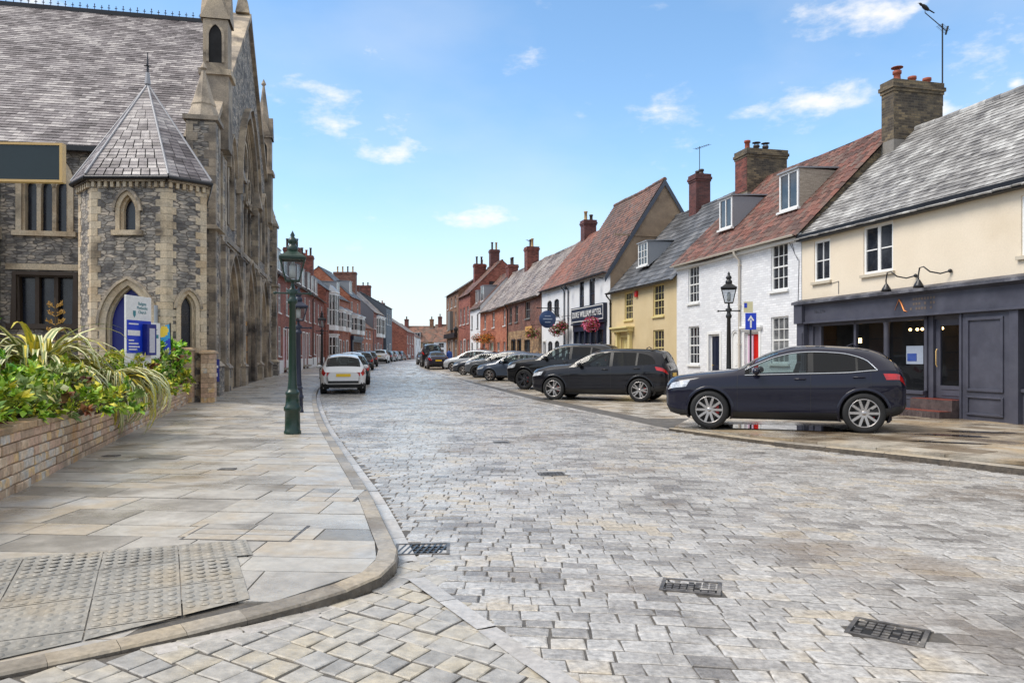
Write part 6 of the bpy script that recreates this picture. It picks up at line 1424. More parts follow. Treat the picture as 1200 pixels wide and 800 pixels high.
SPEC['coupe_suv'] = dict(L=4.413, W=.95, r=.378, fx=.88, rx=3.70,
 top=[(0.000,0.935),(0.050,0.995),(0.250,1.060),(0.680,1.120),(1.180,1.180),(1.380,1.205),(1.730,1.398),(2.080,1.555),(2.430,1.645),(2.780,1.670),(3.400,1.645),(3.808,1.600),(4.024,1.530),(4.118,1.480),(4.276,1.325),(4.370,1.205),(4.413,1.095)],
 rail=[(0.000,0.910),(0.050,0.970),(0.250,1.035),(0.680,1.085),(1.280,1.140),(1.500,1.200),(1.780,1.328),(2.130,1.475),(2.480,1.560),(2.830,1.585),(3.400,1.560),(3.808,1.515),(4.024,1.450),(4.118,1.400),(4.276,1.285),(4.370,1.175),(4.413,1.075)],
 belt=[(0.000,0.831),(0.120,0.915),(0.400,0.975),(0.900,1.035),(1.500,1.070),(2.500,1.105),(3.400,1.135),(3.988,1.185),(4.276,1.175),(4.413,1.001)],
 dlo=[(1.380,1.075),(1.540,1.165),(1.830,1.308),(2.180,1.445),(2.530,1.515),(2.830,1.530),(3.300,1.505),(3.600,1.435),(3.808,1.330),(3.916,1.180),(3.952,1.165)],
 sill=[(0.000,0.420),(0.080,0.310),(0.400,0.250),(1.200,0.250),(3.300,0.260),(4.060,0.300),(4.348,0.380),(4.413,0.460)],
 wid=[(0.000,0.660),(0.050,0.740),(0.150,0.810),(0.350,0.880),(0.700,0.935),(1.200,0.940),(2.400,0.925),(3.500,0.945),(3.988,0.940),(4.204,0.910),(4.348,0.840),(4.413,0.740)],
 wr=[(0.000,0.460),(0.300,0.660),(0.900,0.760),(1.500,0.770),(2.000,0.690),(2.500,0.630),(3.200,0.610),(3.844,0.600),(4.132,0.600),(4.312,0.660),(4.413,0.540)],
 ws=(1.420,2.180), rw=(4.110,4.276), side=(1.560,3.930), pil=[(2.720,2.820),(3.560,3.600)], seam=[1.420,2.770,3.815], dark=2.850)
SPEC['suv'] = dict(L=4.592, W=.95, r=.37, fx=.86, rx=3.725,
 top=[(0.000,0.915),(0.060,0.975),(0.300,1.055),(0.680,1.135),(1.180,1.175),(1.380,1.205),(1.730,1.407),(2.080,1.575),(2.380,1.650),(2.780,1.680),(3.500,1.670),(4.055,1.650),(4.301,1.605),(4.354,1.585),(4.495,1.235),(4.548,1.135),(4.592,1.035)],
 rail=[(0.000,0.885),(0.060,0.945),(0.300,1.025),(0.680,1.095),(1.280,1.140),(1.500,1.200),(1.780,1.338),(2.130,1.495),(2.430,1.565),(2.830,1.595),(3.500,1.585),(4.055,1.560),(4.301,1.510),(4.372,1.475),(4.495,1.205),(4.548,1.115),(4.592,1.015)],
 belt=[(0.000,0.816),(0.120,0.880),(0.400,0.940),(0.900,1.020),(1.500,1.070),(2.500,1.100),(3.500,1.130),(4.143,1.160),(4.407,1.120),(4.592,0.956)],
 dlo=[(1.380,1.075),(1.540,1.165),(1.830,1.318),(2.180,1.460),(2.480,1.525),(2.830,1.545),(3.500,1.535),(3.923,1.470),(4.099,1.385),(4.213,1.215),(4.231,1.155)],
 sill=[(0.000,0.440),(0.080,0.320),(0.400,0.260),(1.200,0.270),(3.300,0.280),(4.143,0.310),(4.495,0.380),(4.592,0.440)],
 wid=[(0.000,0.620),(0.050,0.710),(0.150,0.800),(0.350,0.880),(0.700,0.940),(1.200,0.940),(2.400,0.930),(3.500,0.945),(4.055,0.940),(4.363,0.900),(4.530,0.820),(4.592,0.740)],
 wr=[(0.000,0.500),(0.300,0.700),(0.900,0.770),(1.500,0.780),(2.000,0.710),(2.500,0.660),(3.200,0.650),(3.879,0.630),(4.319,0.620),(4.495,0.700),(4.592,0.620)],
 ws=(1.420,2.160), rw=(4.363,4.504), side=(1.560,4.205), pil=[(2.740,2.840),(3.580,3.640)], seam=[1.400,2.790,3.826], dark=2.850)
SPEC['hatch'] = dict(L=4.0, W=.84, r=.31, fx=.82, rx=3.28,
 top=[(0,.72),(.06,.78),(.3,.88),(.7,.97),(1.0,1.03),(1.12,1.06),(1.45,1.29),(1.8,1.44),(2.1,1.485),(2.6,1.50),(3.2,1.47),(3.6,1.42),(3.68,1.38),(3.86,1.02),(3.93,.93),(4.0,.84)],
 rail=[(0,.69),(.06,.75),(.3,.85),(.7,.94),(1.05,1.0),(1.2,1.06),(1.5,1.23),(1.85,1.37),(2.15,1.41),(2.6,1.425),(3.2,1.395),(3.6,1.34),(3.7,1.28),(3.86,1.0),(3.93,.91),(4.0,.82)],
 belt=[(0,.64),(.12,.68),(.4,.76),(.8,.84),(1.2,.89),(2.2,.93),(3.2,.965),(3.7,.97),(3.86,.93),(4.0,.78)],
 dlo=[(1.1,.9),(1.3,1.03),(1.6,1.22),(1.9,1.33),(2.2,1.365),(2.6,1.375),(3.1,1.345),(3.4,1.27),(3.55,1.12),(3.6,.97)],
 sill=[(0,.36),(.08,.26),(.4,.2),(1.0,.2),(3.0,.21),(3.7,.25),(3.95,.32),(4.0,.36)],
 wid=[(0,.54),(.05,.62),(.15,.70),(.35,.78),(.7,.825),(1.2,.835),(2.2,.83),(3.2,.835),(3.6,.82),(3.85,.77),(3.96,.72),(4.0,.67)],
 wr=[(0,.42),(.3,.6),(.8,.68),(1.15,.68),(1.6,.6),(2.1,.56),(2.8,.55),(3.4,.54),(3.65,.55),(3.85,.62),(4.0,.56)],
 ws=(1.14,1.85), rw=(3.68,3.86), side=(1.3,3.59), pil=[(2.30,2.38),(3.08,3.13)], seam=[1.08,2.34,3.2], dark=9)
SPEC['saloon'] = dict(L=4.6, W=.90, r=.32, fx=.86, rx=3.62,
 top=[(0,.68),(.06,.74),(.3,.84),(.8,.92),(1.2,.97),(1.4,1.0),(1.8,1.22),(2.2,1.38),(2.5,1.43),(2.9,1.44),(3.3,1.39),(3.6,1.29),(4.0,1.10),(4.1,1.07),(4.45,1.03),(4.55,.96),(4.6,.86)],
 rail=[(0,.65),(.06,.71),(.3,.81),(.8,.89),(1.3,.94),(1.5,1.0),(1.85,1.16),(2.25,1.31),(2.55,1.355),(2.9,1.36),(3.3,1.31),(3.6,1.22),(4.0,1.06),(4.1,1.04),(4.45,1.0),(4.55,.94),(4.6,.84)],
 belt=[(0,.6),(.12,.64),(.4,.72),(.9,.81),(1.5,.88),(2.5,.92),(3.4,.95),(4.0,.97),(4.4,.94),(4.6,.8)],
 dlo=[(1.4,.9),(1.6,1.0),(1.9,1.14),(2.3,1.27),(2.6,1.31),(2.9,1.315),(3.25,1.27),(3.5,1.18),(3.7,1.04),(3.74,.96)],
 sill=[(0,.36),(.08,.27),(.4,.2),(1.2,.2),(3.3,.21),(4.2,.25),(4.5,.33),(4.6,.38)],
 wid=[(0,.56),(.05,.65),(.15,.74),(.35,.83),(.7,.885),(1.2,.895),(2.4,.89),(3.5,.895),(4.0,.88),(4.35,.84),(4.55,.76),(4.6,.70)],
 wr=[(0,.44),(.3,.64),(.9,.73),(1.4,.74),(1.9,.65),(2.4,.6),(3.0,.58),(3.5,.58),(4.0,.66),(4.4,.72),(4.6,.6)],
 ws=(1.42,2.25), rw=(3.35,4.02), side=(1.6,3.73), pil=[(2.55,2.64),(3.42,3.46)], seam=[1.38,2.6,3.56], dark=9)
TT_ = [0, .04, .1, .18, .27, .36, .45, .54, .63, .72, .8, .87, .94, 1]
TOFF = pchip([(0, -.10), (.05, -.045), (.18, -.022), (.36, -.022), (.52, -.008), (.66, 0), (.78, -.006), (.9, -.03), (1, -.055)])
WHEELS = {}
def wheel_parts(r, rim, style, lod):
    key = (r, rim.name, style, lod)
    if key in WHEELS: return WHEELS[key]
    n = 36 if lod else 20; w = .115; t = MB()
    t.lathe([(r*.70, -w*.9), (r*.74, -w*.98), (r*.90, -w), (r*.97, -w*.88), (r, -w*.6), (r, w*.6), (r*.97, w*.9), (r*.7, w)], n=n, axis='y')
    q = MB(); R1 = r*.71
    q.lathe([(R1, -w*.96), (R1*.965, -w*1.02), (R1*.93, -w*.90), (R1*.90, -w*.2), (R1*.88, w*.5)], n=n, axis='y')
    q.lathe([(0, w*.1), (R1*.9, w*.1)], n=n, axis='y', m=1)
    q.lathe([(0, -w*.86), (R1*.16, -w*.86), (R1*.2, -w*.7), (R1*.2, 0)], n=12, axis='y', m=0)
    k, dbl = (5, 1) if style == 5 else (10, 0)
    for i in range(k):
        for s in ((-.15, .15) if dbl else (0,)):
            a0 = 2*math.pi*i/k+s*.9; a1 = 2*math.pi*i/k+s*1.25; h0 = R1*.085; h1 = R1*.07 if dbl else R1*.085
            vs = []
            for (a, rr, hw, y) in ((a0, R1*.14, h0, -w*.84), (a1, R1*.95, h1, -w*.93)):
                c, sn = math.cos(a), math.sin(a)
                for d in (-hw, hw):
                    vs += [(c*rr-sn*d, y, sn*rr+c*d), (c*rr-sn*d*1.3, y+.035, sn*rr+c*d*1.3)]
            q.add(vs, [(0, 4, 6, 2), (0, 1, 5, 4), (2, 6, 7, 3)], 0)
    if lod: q.lathe([(R1*.25, -w*.25), (R1*.7, -w*.25), (R1*.7, -.0)], n=n, axis='y', m=2); q.box(R1*.45, R1*.68, -w*.45, 0, -R1*.3, R1*.3, 3)
    WHEELS[key] = (t, q); return t, q
MESH = {}
def mesh_from(mb, name, mats, parent, key=None, **k):
    if key and key in MESH:
        o = bpy.data.objects.new(name, MESH[key]); col.objects.link(o); o.parent = parent; return o
    o = mb.build(name, mats, parent, uv=False, **k)
    if key: MESH[key] = o.data
    return o
def car(label, x, y, ang, style, pm, sc=(1, 1, 1), lod=1, group=None, rim=RIM, spokes=5, plate='', chrome=False, z=None, roofrail=False, name='parked_car'):
    S = SPEC[style]; L = S['L']; f = {k: pchip(S[k]) for k in ('top', 'rail', 'belt', 'dlo', 'sill', 'wid', 'wr')}
    root = empty(name, label, 'car', (x, y, gz(y) if z is None else z), ang, group); root.scale = sc
    r = S['r']; ra = r+.055; sx0, sx1 = S['side']; cx = (S['fx']+S['rx'])/2
    def clampd(xx):
        b, rl = f['belt'](xx), f['rail'](xx)
        if xx <= sx0-.1 or xx >= sx1+.03: return b+(rl-b)*.03
        return max(b+.004, min(f['dlo'](xx), rl-.02))
    def surf(xx, t):      # near side (y negative); t 0-1 flank, 1-2 glass, 2-3 rail, 3-4 roof
        wm, b, s = f['wid'](xx), f['belt'](xx), f['sill'](xx); wr = min(f['wr'](xx), wm-.06)
        wb = wm+TOFF(1); d = clampd(xx); rl = f['rail'](xx)
        if t <= 1: return Vector((xx, -(wm+TOFF(t)), lerp(s, b, t)))
        def side(zz): u = (zz-b)/max(.001, rl-b); return -(wb+(wr-wb)*(u**1.15))
        if t <= 2: zz = lerp(b, d, t-1); return Vector((xx, side(zz), zz))
        if t <= 3: zz = lerp(d, rl, t-2); return Vector((xx, side(zz), zz))
        u = t-3; tp = f['top'](xx); return Vector((xx, -wr*(1-u**1.0), rl+(tp-rl)*(1-(1-u)**2.2)))
    step = .07 if lod else .13
    xs = {0, L, L-.015, L-.04, .02, .045, .08}|{i*L/int(L/step) for i in range(int(L/step)+1)}
    for a in S['seam']: xs |= {a-.004, a+.004}
    for a, b in S['pil']: xs |= {a, b}
    xs |= {sx0, sx1, S['ws'][0], S['ws'][1], S['rw'][0], S['rw'][1]}
    xs = sorted(xs); X = [xs[0]]
    keep = {v for a in S['seam'] for v in (a-.004, a+.004)}
    for v in xs[1:]:
        if v-X[-1] > .012 or v in keep or v == L: X.append(v)
    TS = TT_+[1.33, 1.67, 2, 2.5, 3, 3.25, 3.5, 3.75, 4]
    nT = len(TS); body = MB(); door = [MB() for _ in range(4)]; gs = {k: MB() for k in ('windscreen', 'rear_window', 'fl0', 'fl1', 'rl0', 'rl1', 'ql0', 'ql1')}
    pts = [[surf(xx, t)-Vector((cx, 0, 0)) for t in TS] for xx in X]
    wc = [S['fx']-cx, S['rx']-cx]
    def inarch(p): return any(math.hypot(p.x-c, p.z-r) < ra for c in wc)
    moved = {}
    nb = TS.index(1)
    # mark faces cut away for the arches, then pull the rim of the hole to the circle
    cut = set()
    for i in range(len(X)-1):
        for j in range(nb):
            c = (pts[i][j]+pts[i+1][j]+pts[i+1][j+1]+pts[i][j+1])/4
            if any(math.hypot(c.x-q, c.z-r) < ra for q in wc): cut.add((i, j))
    for (i, j) in cut:
        for a, b in ((i, j), (i+1, j), (i+1, j+1), (i, j+1)):
            adj = [(a-1, b-1), (a, b-1), (a-1, b), (a, b)]
            if any(0 <= q[0] < len(X)-1 and 0 <= q[1] < nb and q not in cut for q in adj):
                p = pts[a][b]; c = min(wc, key=lambda q: abs(p.x-q)); d = Vector((p.x-c, p.z-r)); k = ra/max(.01, d.length)
                moved[(a, b)] = Vector((c+d.x*k, p.y, max(f['sill'](X[a])-.02, r+d.y*k)))
    for k, v in moved.items(): pts[k[0]][k[1]] = v
    def region(i, j):
        xm = (X[i]+X[i+1])/2; t = (TS[j]+TS[j+1])/2
        if t < 1:
            if X[i+1]-X[i] < .012 and any(abs(xm-a) < .003 for a in S['seam']) and t > .06: return ('b', 1)
            s = S['seam']
            if t > .1:
                if s[0] < xm < s[1]: return ('d', 0)
                if s[1] < xm < s[2]: return ('d', 1)
            return ('b', 2 if t < .1 else 0)
        if t < 2 and sx0 <= xm <= sx1:
            if any(a <= xm <= b for a, b in S['pil']): return ('b', 1)
            return ('g', 'fl' if xm < S['pil'][0][0] else 'rl' if xm < S['pil'][1][0] else 'ql')
        if t > 3 or (t > 2 and False):
            if S['ws'][0] <= xm <= S['ws'][1]: return ('g', 'windscreen')
            if S['rw'][0] <= xm <= S['rw'][1]: return ('g', 'rear_window')
        return ('b', 0)
    for i in range(len(X)-1):
        for j in range(nT-1):
            if (i, j) in cut: continue
            q = [pts[i][j], pts[i+1][j], pts[i+1][j+1], pts[i][j+1]]; kind, a = region(i, j)
            for side in (0, 1):
                qq = q if side == 0 else [Vector((v.x, -v.y, v.z)) for v in q][::-1]
                tgt = body if kind == 'b' else door[a*2+side] if kind == 'd' else gs.get(a) or gs[a+str(side)]
                tgt.add(qq, [(0, 1, 2, 3)], a if kind == 'b' else 0, True)
    # ends
    for i, sgn in ((0, -1), (len(X)-1, 1)):
        half = pts[i]; loop = half+[Vector((v.x, -v.y, v.z)) for v in half[::-1][1:]]
        cz = (half[0].z+half[-1].z)/2; l2 = [Vector((v.x+sgn*.03, v.y*.82, cz+(v.z-cz)*.86)) for v in loop]; n = len(loop); o = len(body.v)
        body.add(loop+l2, [((k, n+k, n+(k+1) % n, (k+1) % n) if sgn > 0 else (k, (k+1) % n, n+(k+1) % n, n+k)) for k in range(n)], 0, True)
        body.add(l2, [list(range(n)) if sgn > 0 else list(range(n-1, -1, -1))], 0, False)
    # underside and wheel housings
    body.box(-L/2+.35 if False else wc[0]+ra-.02, wc[1]-ra+.02, -S['W']*.80, S['W']*.80, .2, .5, 2); body.box(-cx+.25, L-cx-.2, -.52, .52, .22, .62, 2)
    for c in wc:
        for s in (-1, 1):
            vs = []
            for k in range(17):
                t = math.pi*(-.12+1.24*k/16); vs += [(c+ra*math.cos(t), s*(S['W']-.06), r+ra*math.sin(t)), (c+ra*math.cos(t), s*.52, r+ra*math.sin(t))]
            body.add(vs, [(2*k, 2*k+1, 2*k+3, 2*k+2) for k in range(16)], 1)
            body.add([v for v in vs[1::2]], [list(range(17))], 1)
            if lod:      # arch lip that follows the flank
                A = []
                for k in range(25):
                    t = math.pi*(-.16+1.32*k/24)
                    for rr, off in ((ra-.006, .004), (ra+.04, .010), (ra+.05, -.01)):
                        px, pz_ = c+rr*math.cos(t), max(r+rr*math.sin(t), .2); xx = min(L-.02, max(.02, px+cx)); tt = max(0, min(1, (pz_-f['sill'](xx))/(f['belt'](xx)-f['sill'](xx))))
                        A.append((px, -s*(surf(xx, tt).y-off)*1.0, pz_))
                body.add(A, [(k*3+e, k*3+e+1, k*3+4+e, k*3+3+e) for k in range(24) for e in (0, 1)], 2 if style in ('coupe_suv', 'suv') and False else 0, True)
    body.weld()
    B = body.build('body', [pm, TRIM, CLAD], root, uv=False)
    for k, d in enumerate(door):
        if not d.f: continue
        d.weld(); D = d.build('door', pm, root, uv=False); s = -1 if k % 2 == 0 else 1
        if lod:
            xe = (S['seam'][1]-.09 if k < 2 else S['seam'][2]-.10); v = surf(xe-.1, .88); h = MB()
            h.tube([(xe-.2-cx, -s*v.y if s > 0 else v.y, v.z), (xe-.18-cx, s*(abs(v.y)+.035), v.z+.005), (xe-.02-cx, s*(abs(v.y)+.035), v.z+.005), (xe-cx, s*abs(v.y), v.z)], .014, 6); h.build('handle', pm if not chrome else pm, D, uv=False)
    for k, g_ in gs.items():
        if g_.f:
            nm = {'f': 'side_window', 'r': 'side_window', 'q': 'quarter_window'}.get(k[0], k) if k[1] == 'l' else k
            g_.weld(); g_.build(nm, CARGD if k[:2] in ('rl', 'ql') and S['dark'] < 9 else CARG, root, uv=False)
    # patches that follow the skin
    def patch(mb, x0, x1, t0, t1, off=.004, nx=6, nt=3, sides=(-1, 1), m=0, skew=0.):
        for s in sides:
            G = []
            for i in range(nx+1):
                for j in range(nt+1):
                    xx = lerp(x0, x1, i/nx)+skew*(j/nt); xx = min(L-.001, max(.001, xx)); t = lerp(t0, t1, j/nt); p = surf(xx, t); e = .01
                    du = surf(min(L, xx+e), t)-surf(max(0, xx-e), t); dv = surf(xx, t+e)-surf(xx, max(0, t-e)); n = du.cross(dv)
                    n = n.normalized() if n.length > 1e-9 else Vector((0, -1, 0)); p = p+n*off-Vector((cx, 0, 0)); G.append((p.x, p.y*(1 if s < 0 else -1), p.z))
            w_ = nt+1; mb.add(G, [((i*w_+j, (i+1)*w_+j, (i+1)*w_+j+1, i*w_+j+1) if s < 0 else (i*w_+j, i*w_+j+1, (i+1)*w_+j+1, (i+1)*w_+j)) for i in range(nx) for j in range(nt)], m, True)
    for s in (-1, 1):
        h = MB(); patch(h, .03, .42, .80, .97, .006, sides=(s,), skew=.08); h.build('headlight', HEADL, root, uv=False)
        t_ = MB()
        if style == 'hatch': patch(t_, L-.20, L-.002, .72, 1.0, .008, sides=(s,)); t_.box(L-cx-.02, L-cx+.025, *sorted((s*.42, s*.60)), .66, .80)
        elif style == 'saloon': patch(t_, L-.34, L-.002, .78, .96, .006, sides=(s,)); t_.box(L-cx, L-cx+.028, *sorted((s*.34, s*.62)), .68, .78)
        else: patch(t_, L-.34, L-.004, .80, .93, .006, sides=(s,), skew=-.05); t_.box(L-cx, L-cx+.028, *sorted((s*.36, s*.58)), .78, .86)
        t_.build('taillight', TAILR, root, uv=False)
    # grille, bumper inlays, plates
    m = MB(); zt_ = f['belt'](0); zs_ = f['sill'](0)
    m.box(-cx-.042, -cx-.028, -.30, .30, zs_+.14, zt_-.07); m.box(-cx-.036, -cx-.024, -.42, .42, zs_+.04, zs_+.11); m.build('grille', TRIM, root, uv=False)
    if plate != 'r': m = MB(); m.box(-cx-.056, -cx-.044, -.26, .26, zs_+.13, zs_+.24); m.build('number_plate', PLATEW, root, uv=False)
    m = MB(); zr_ = f['belt'](L); m.box(L-cx+.031, L-cx+.042, -.26, .26, zr_-.16 if style != 'hatch' else zr_-.14, zr_-.05 if style != 'hatch' else zr_-.03); m.build('number_plate', PLATEY, root, uv=False)
    m = MB(); patch(m, L-.62 if lod else L-.5, L, 0.0, .20, .007); m.box(L-cx+.028, L-cx+.04, -.55, .55, f['sill'](L)+.045, f['sill'](L)+.13); patch(m, 0.0, .45, 0, .16, .007); m.build('bumper_trim', CLAD, root, uv=False)
    if lod:
        m = MB(); patch(m, S['fx']+ra+.03, S['rx']-ra-.03, .0, .13, .010, nx=12, nt=2); m.build('sill_trim', CLAD, root, uv=False)
        if chrome:
            m = MB()
            for s in (-1, 1):
                P1 = [surf(lerp(sx0, sx1, k/30), 2)-Vector((cx, 0, 0)) for k in range(31)]; P2 = [surf(lerp(sx0, sx1, k/16), 1.0)-Vector((cx, 0, 0)) for k in range(17)]
                for P in (P1, P2): m.tube([(p.x, (p.y-.006)*(-s), p.z) for p in P], .011, 6)
            m.build('window_trim', CHROME, root, uv=False)
        for s in (-1, 1):
            v = surf(sx0+.22, 1.05); mm = MB(); mm.ball((v.x-cx, s*(abs(v.y)+.13), v.z+.06), (.075, .12, .075), 12); mm.tube([(v.x-cx, s*abs(v.y), v.z), (v.x-cx, s*(abs(v.y)+.1), v.z+.03)], .025, 6); mm.build('wing_mirror', pm, root, uv=False)
        if style != 'hatch' or True:
            m = MB(); xx = (S['rw'][0]-.10); m.tube([(xx-cx-.55, 0, f['top'](xx-.55)+.0), (xx-cx-.45, 0, f['top'](xx-.45)+.06), (xx-cx-.38, 0, f['top'](xx-.38)+.01)], [.02, .012, .02], 6); m.build('roof_aerial', pm, root, uv=False)
    if roofrail:
        m = MB()
        for s in (-1, 1): P = [surf(lerp(2.2, 4.15, k/10), 3.1)-Vector((cx, 0, 0)) for k in range(11)]; m.tube([(p.x, p.y*(-s), p.z+(.035 if 0 < k < 10 else 0)) for k, p in enumerate(P)], .018, 6)
        m.build('roof_rails', BLACKP, root, uv=False)
    # cabin
    m = MB(); zb = f['belt'](2.2)-.06; m.box(sx0-cx-.25, S['rw'][0]-cx+.05, -S['W']*.78, S['W']*.78, zb-.1, zb-.06, 1)
    k = [(S['pil'][0][0]-.32)]+[S['pil'][1][0]-.1]
    for xx in k:
        for s in (-1, 1):
            c0 = xx-cx; ht = f['rail'](xx); m.add([(c0, s*.36-.22, zb-.06), (c0, s*.36+.22, zb-.06), (c0+.12, s*.36+.2, ht-.24), (c0+.12, s*.36-.2, ht-.24), (c0+.12, s*.36-.22, zb-.06), (c0+.12, s*.36+.22, zb-.06), (c0+.2, s*.36+.2, ht-.24), (c0+.2, s*.36-.2, ht-.24)], [(0, 1, 2, 3), (5, 4, 7, 6), (3, 2, 6, 7), (0, 3, 7, 4), (1, 5, 6, 2)]); m.box(c0+.13, c0+.2, s*.36-.13, s*.36+.13, ht-.21, ht-.07)
    m.build('seats', [SEAT, TRIM], root, uv=False)
    for c in wc:
        for s in (-1, 1):
            W_ = bpy.data.objects.new('wheel', None); col.objects.link(W_); W_.parent = root; W_.location = (c, s*(S['W']-.125), r); W_.rotation_euler.z = 0 if s < 0 else math.pi; W_.empty_display_size = .1
            t, q = wheel_parts(r, rim, spokes, lod); mesh_from(t, 'tyre', TYRE, W_, ('t', r, lod)); mesh_from(q, 'rim', [rim, TRIM, DISC, CALI], W_, ('r', r, rim.name, spokes, lod))
    return root
def place(front, rear):     # from the near wheels' contact points to centre, heading, wheelbase
    dx, dy = rear[0]-front[0], rear[1]-front[1]; return math.atan2(dy, dx), math.hypot(dx, dy)
def park(label, fw, ang, style, pm, wb=None, sc=1., zs=1., **k):
    S = SPEC[style]; s = sc if wb is None else wb/(S['rx']-S['fx']); a = rad(ang); W_ = S['W']*s; half = (S['rx']-S['fx'])/2*s
    cx = fw[0]+math.cos(a)*half-math.sin(a)*W_; cy = fw[1]+math.sin(a)*half+math.cos(a)*W_
    return car(label, cx, cy, a, style, pm, sc=(s, s, s*zs), **k)
GR = 'cars parked nose out along the right'; GL = 'cars parked along the left kerb'
park('midnight blue coupe styled SUV parked on the raised pavement in front of the shop', (3.66, 13.95), -20.5, 'coupe_suv', NAVYC, wb=2.62, z=.088, chrome=True, spokes=10, group=GR)
park('black SUV with twin spoke alloys parked next to the coupe styled one', (1.34, 24.6), -24, 'suv', BLKC, wb=2.88, spokes=5, group=GR, roofrail=True)
park('big black SUV with dark wheels behind the twin spoke SUV', (.48, 31.0), -22, 'suv', BLK2, wb=2.95, zs=1.1, rim=RIMD, group=GR)
park('blue grey hatchback with silver alloys parked beside the big black SUV', (-1.2, 39.6), -20, 'hatch', BGRC, wb=2.55, zs=.96, group=GR)
park('grey family car with a pale roof parked behind the blue grey hatchback', (-2.1, 44.0), -20, 'coupe_suv', GRYC, wb=2.75, zs=.98, group=GR, rim=RIMD)
park('dark car with its nose in shadow between two grey cars', (-3.2, 48.6), -20, 'hatch', DGRC, wb=2.55, zs=.95, lod=0, group=GR)
park('silver grey car farthest along the nose out row', (-4.5, 56.5), -20, 'hatch', SILC, wb=2.65, zs=1.02, lod=0, group=GR)
def kerbcar(label, px, y, style, pm, head, sc=1., zs=1., **k):
    x = (px-600)/880*y; return car(label, x, y, rad(head), style, pm, sc=(sc, sc, sc*zs), **k)
kerbcar('dark plum saloon seen from behind with a yellow plate, out in the road', 511, 64.5, 'saloon', PLUMC, -79, zs=1.05, lod=0)
kerbcar('tall black van like car ahead of the dark plum saloon', 505, 73, 'suv', BLK2, -80, sc=1.05, zs=1.25, lod=0)
kerbcar('small dark car half hidden at the left of the plum saloon', 497, 84, 'hatch', DGRC, 100, lod=0)
kerbcar('white hatchback seen from behind at the kerb, nearest of the left row', 401.5, 29.4, 'hatch', WHTC, -76.5, plate='r', group=GL)
kerbcar('dark teal car just ahead of the white hatchback', 411.5, 36.5, 'hatch', TEALC, -76, zs=.98, group=GL, lod=1)
kerbcar('white car mostly hidden ahead of the dark teal one', 412, 44.5, 'hatch', WHTC, -78, lod=0, zs=1.02, group=GL)
kerbcar('black car with a glowing red rear lamp in the left row', 426, 61.5, 'hatch', BLK2, -80, zs=1.0, lod=0, group=GL)
kerbcar('dark grey car between the black car and the white SUV', 433, 74, 'hatch', DGRC, -80, zs=1.02, lod=0, group=GL)
kerbcar('white SUV seen from behind in the far left row', 446.5, 92, 'suv', WHTC, -86, lod=0, group=GL)
kerbcar('black hatchback just past the white SUV', 455, 102, 'hatch', BLK2, -90, lod=0, group=GL)
kerbcar('silver hatchback two cars past the white SUV', 461.5, 110, 'hatch', SILC, -92, lod=0, group=GL)
kerbcar('dark grey hatchback between two silver cars near the bend', 468, 119, 'hatch', DGRC, -94, lod=0, group=GL)
kerbcar('pale silver car last before the bend', 474, 127, 'hatch', SILC, -94, lod=0, zs=.97, group=GL)
kerbcar('dark car tucked in at the very end of the left row', 479, 137, 'suv', DGRC, -95, lod=0, sc=.95, group=GL)
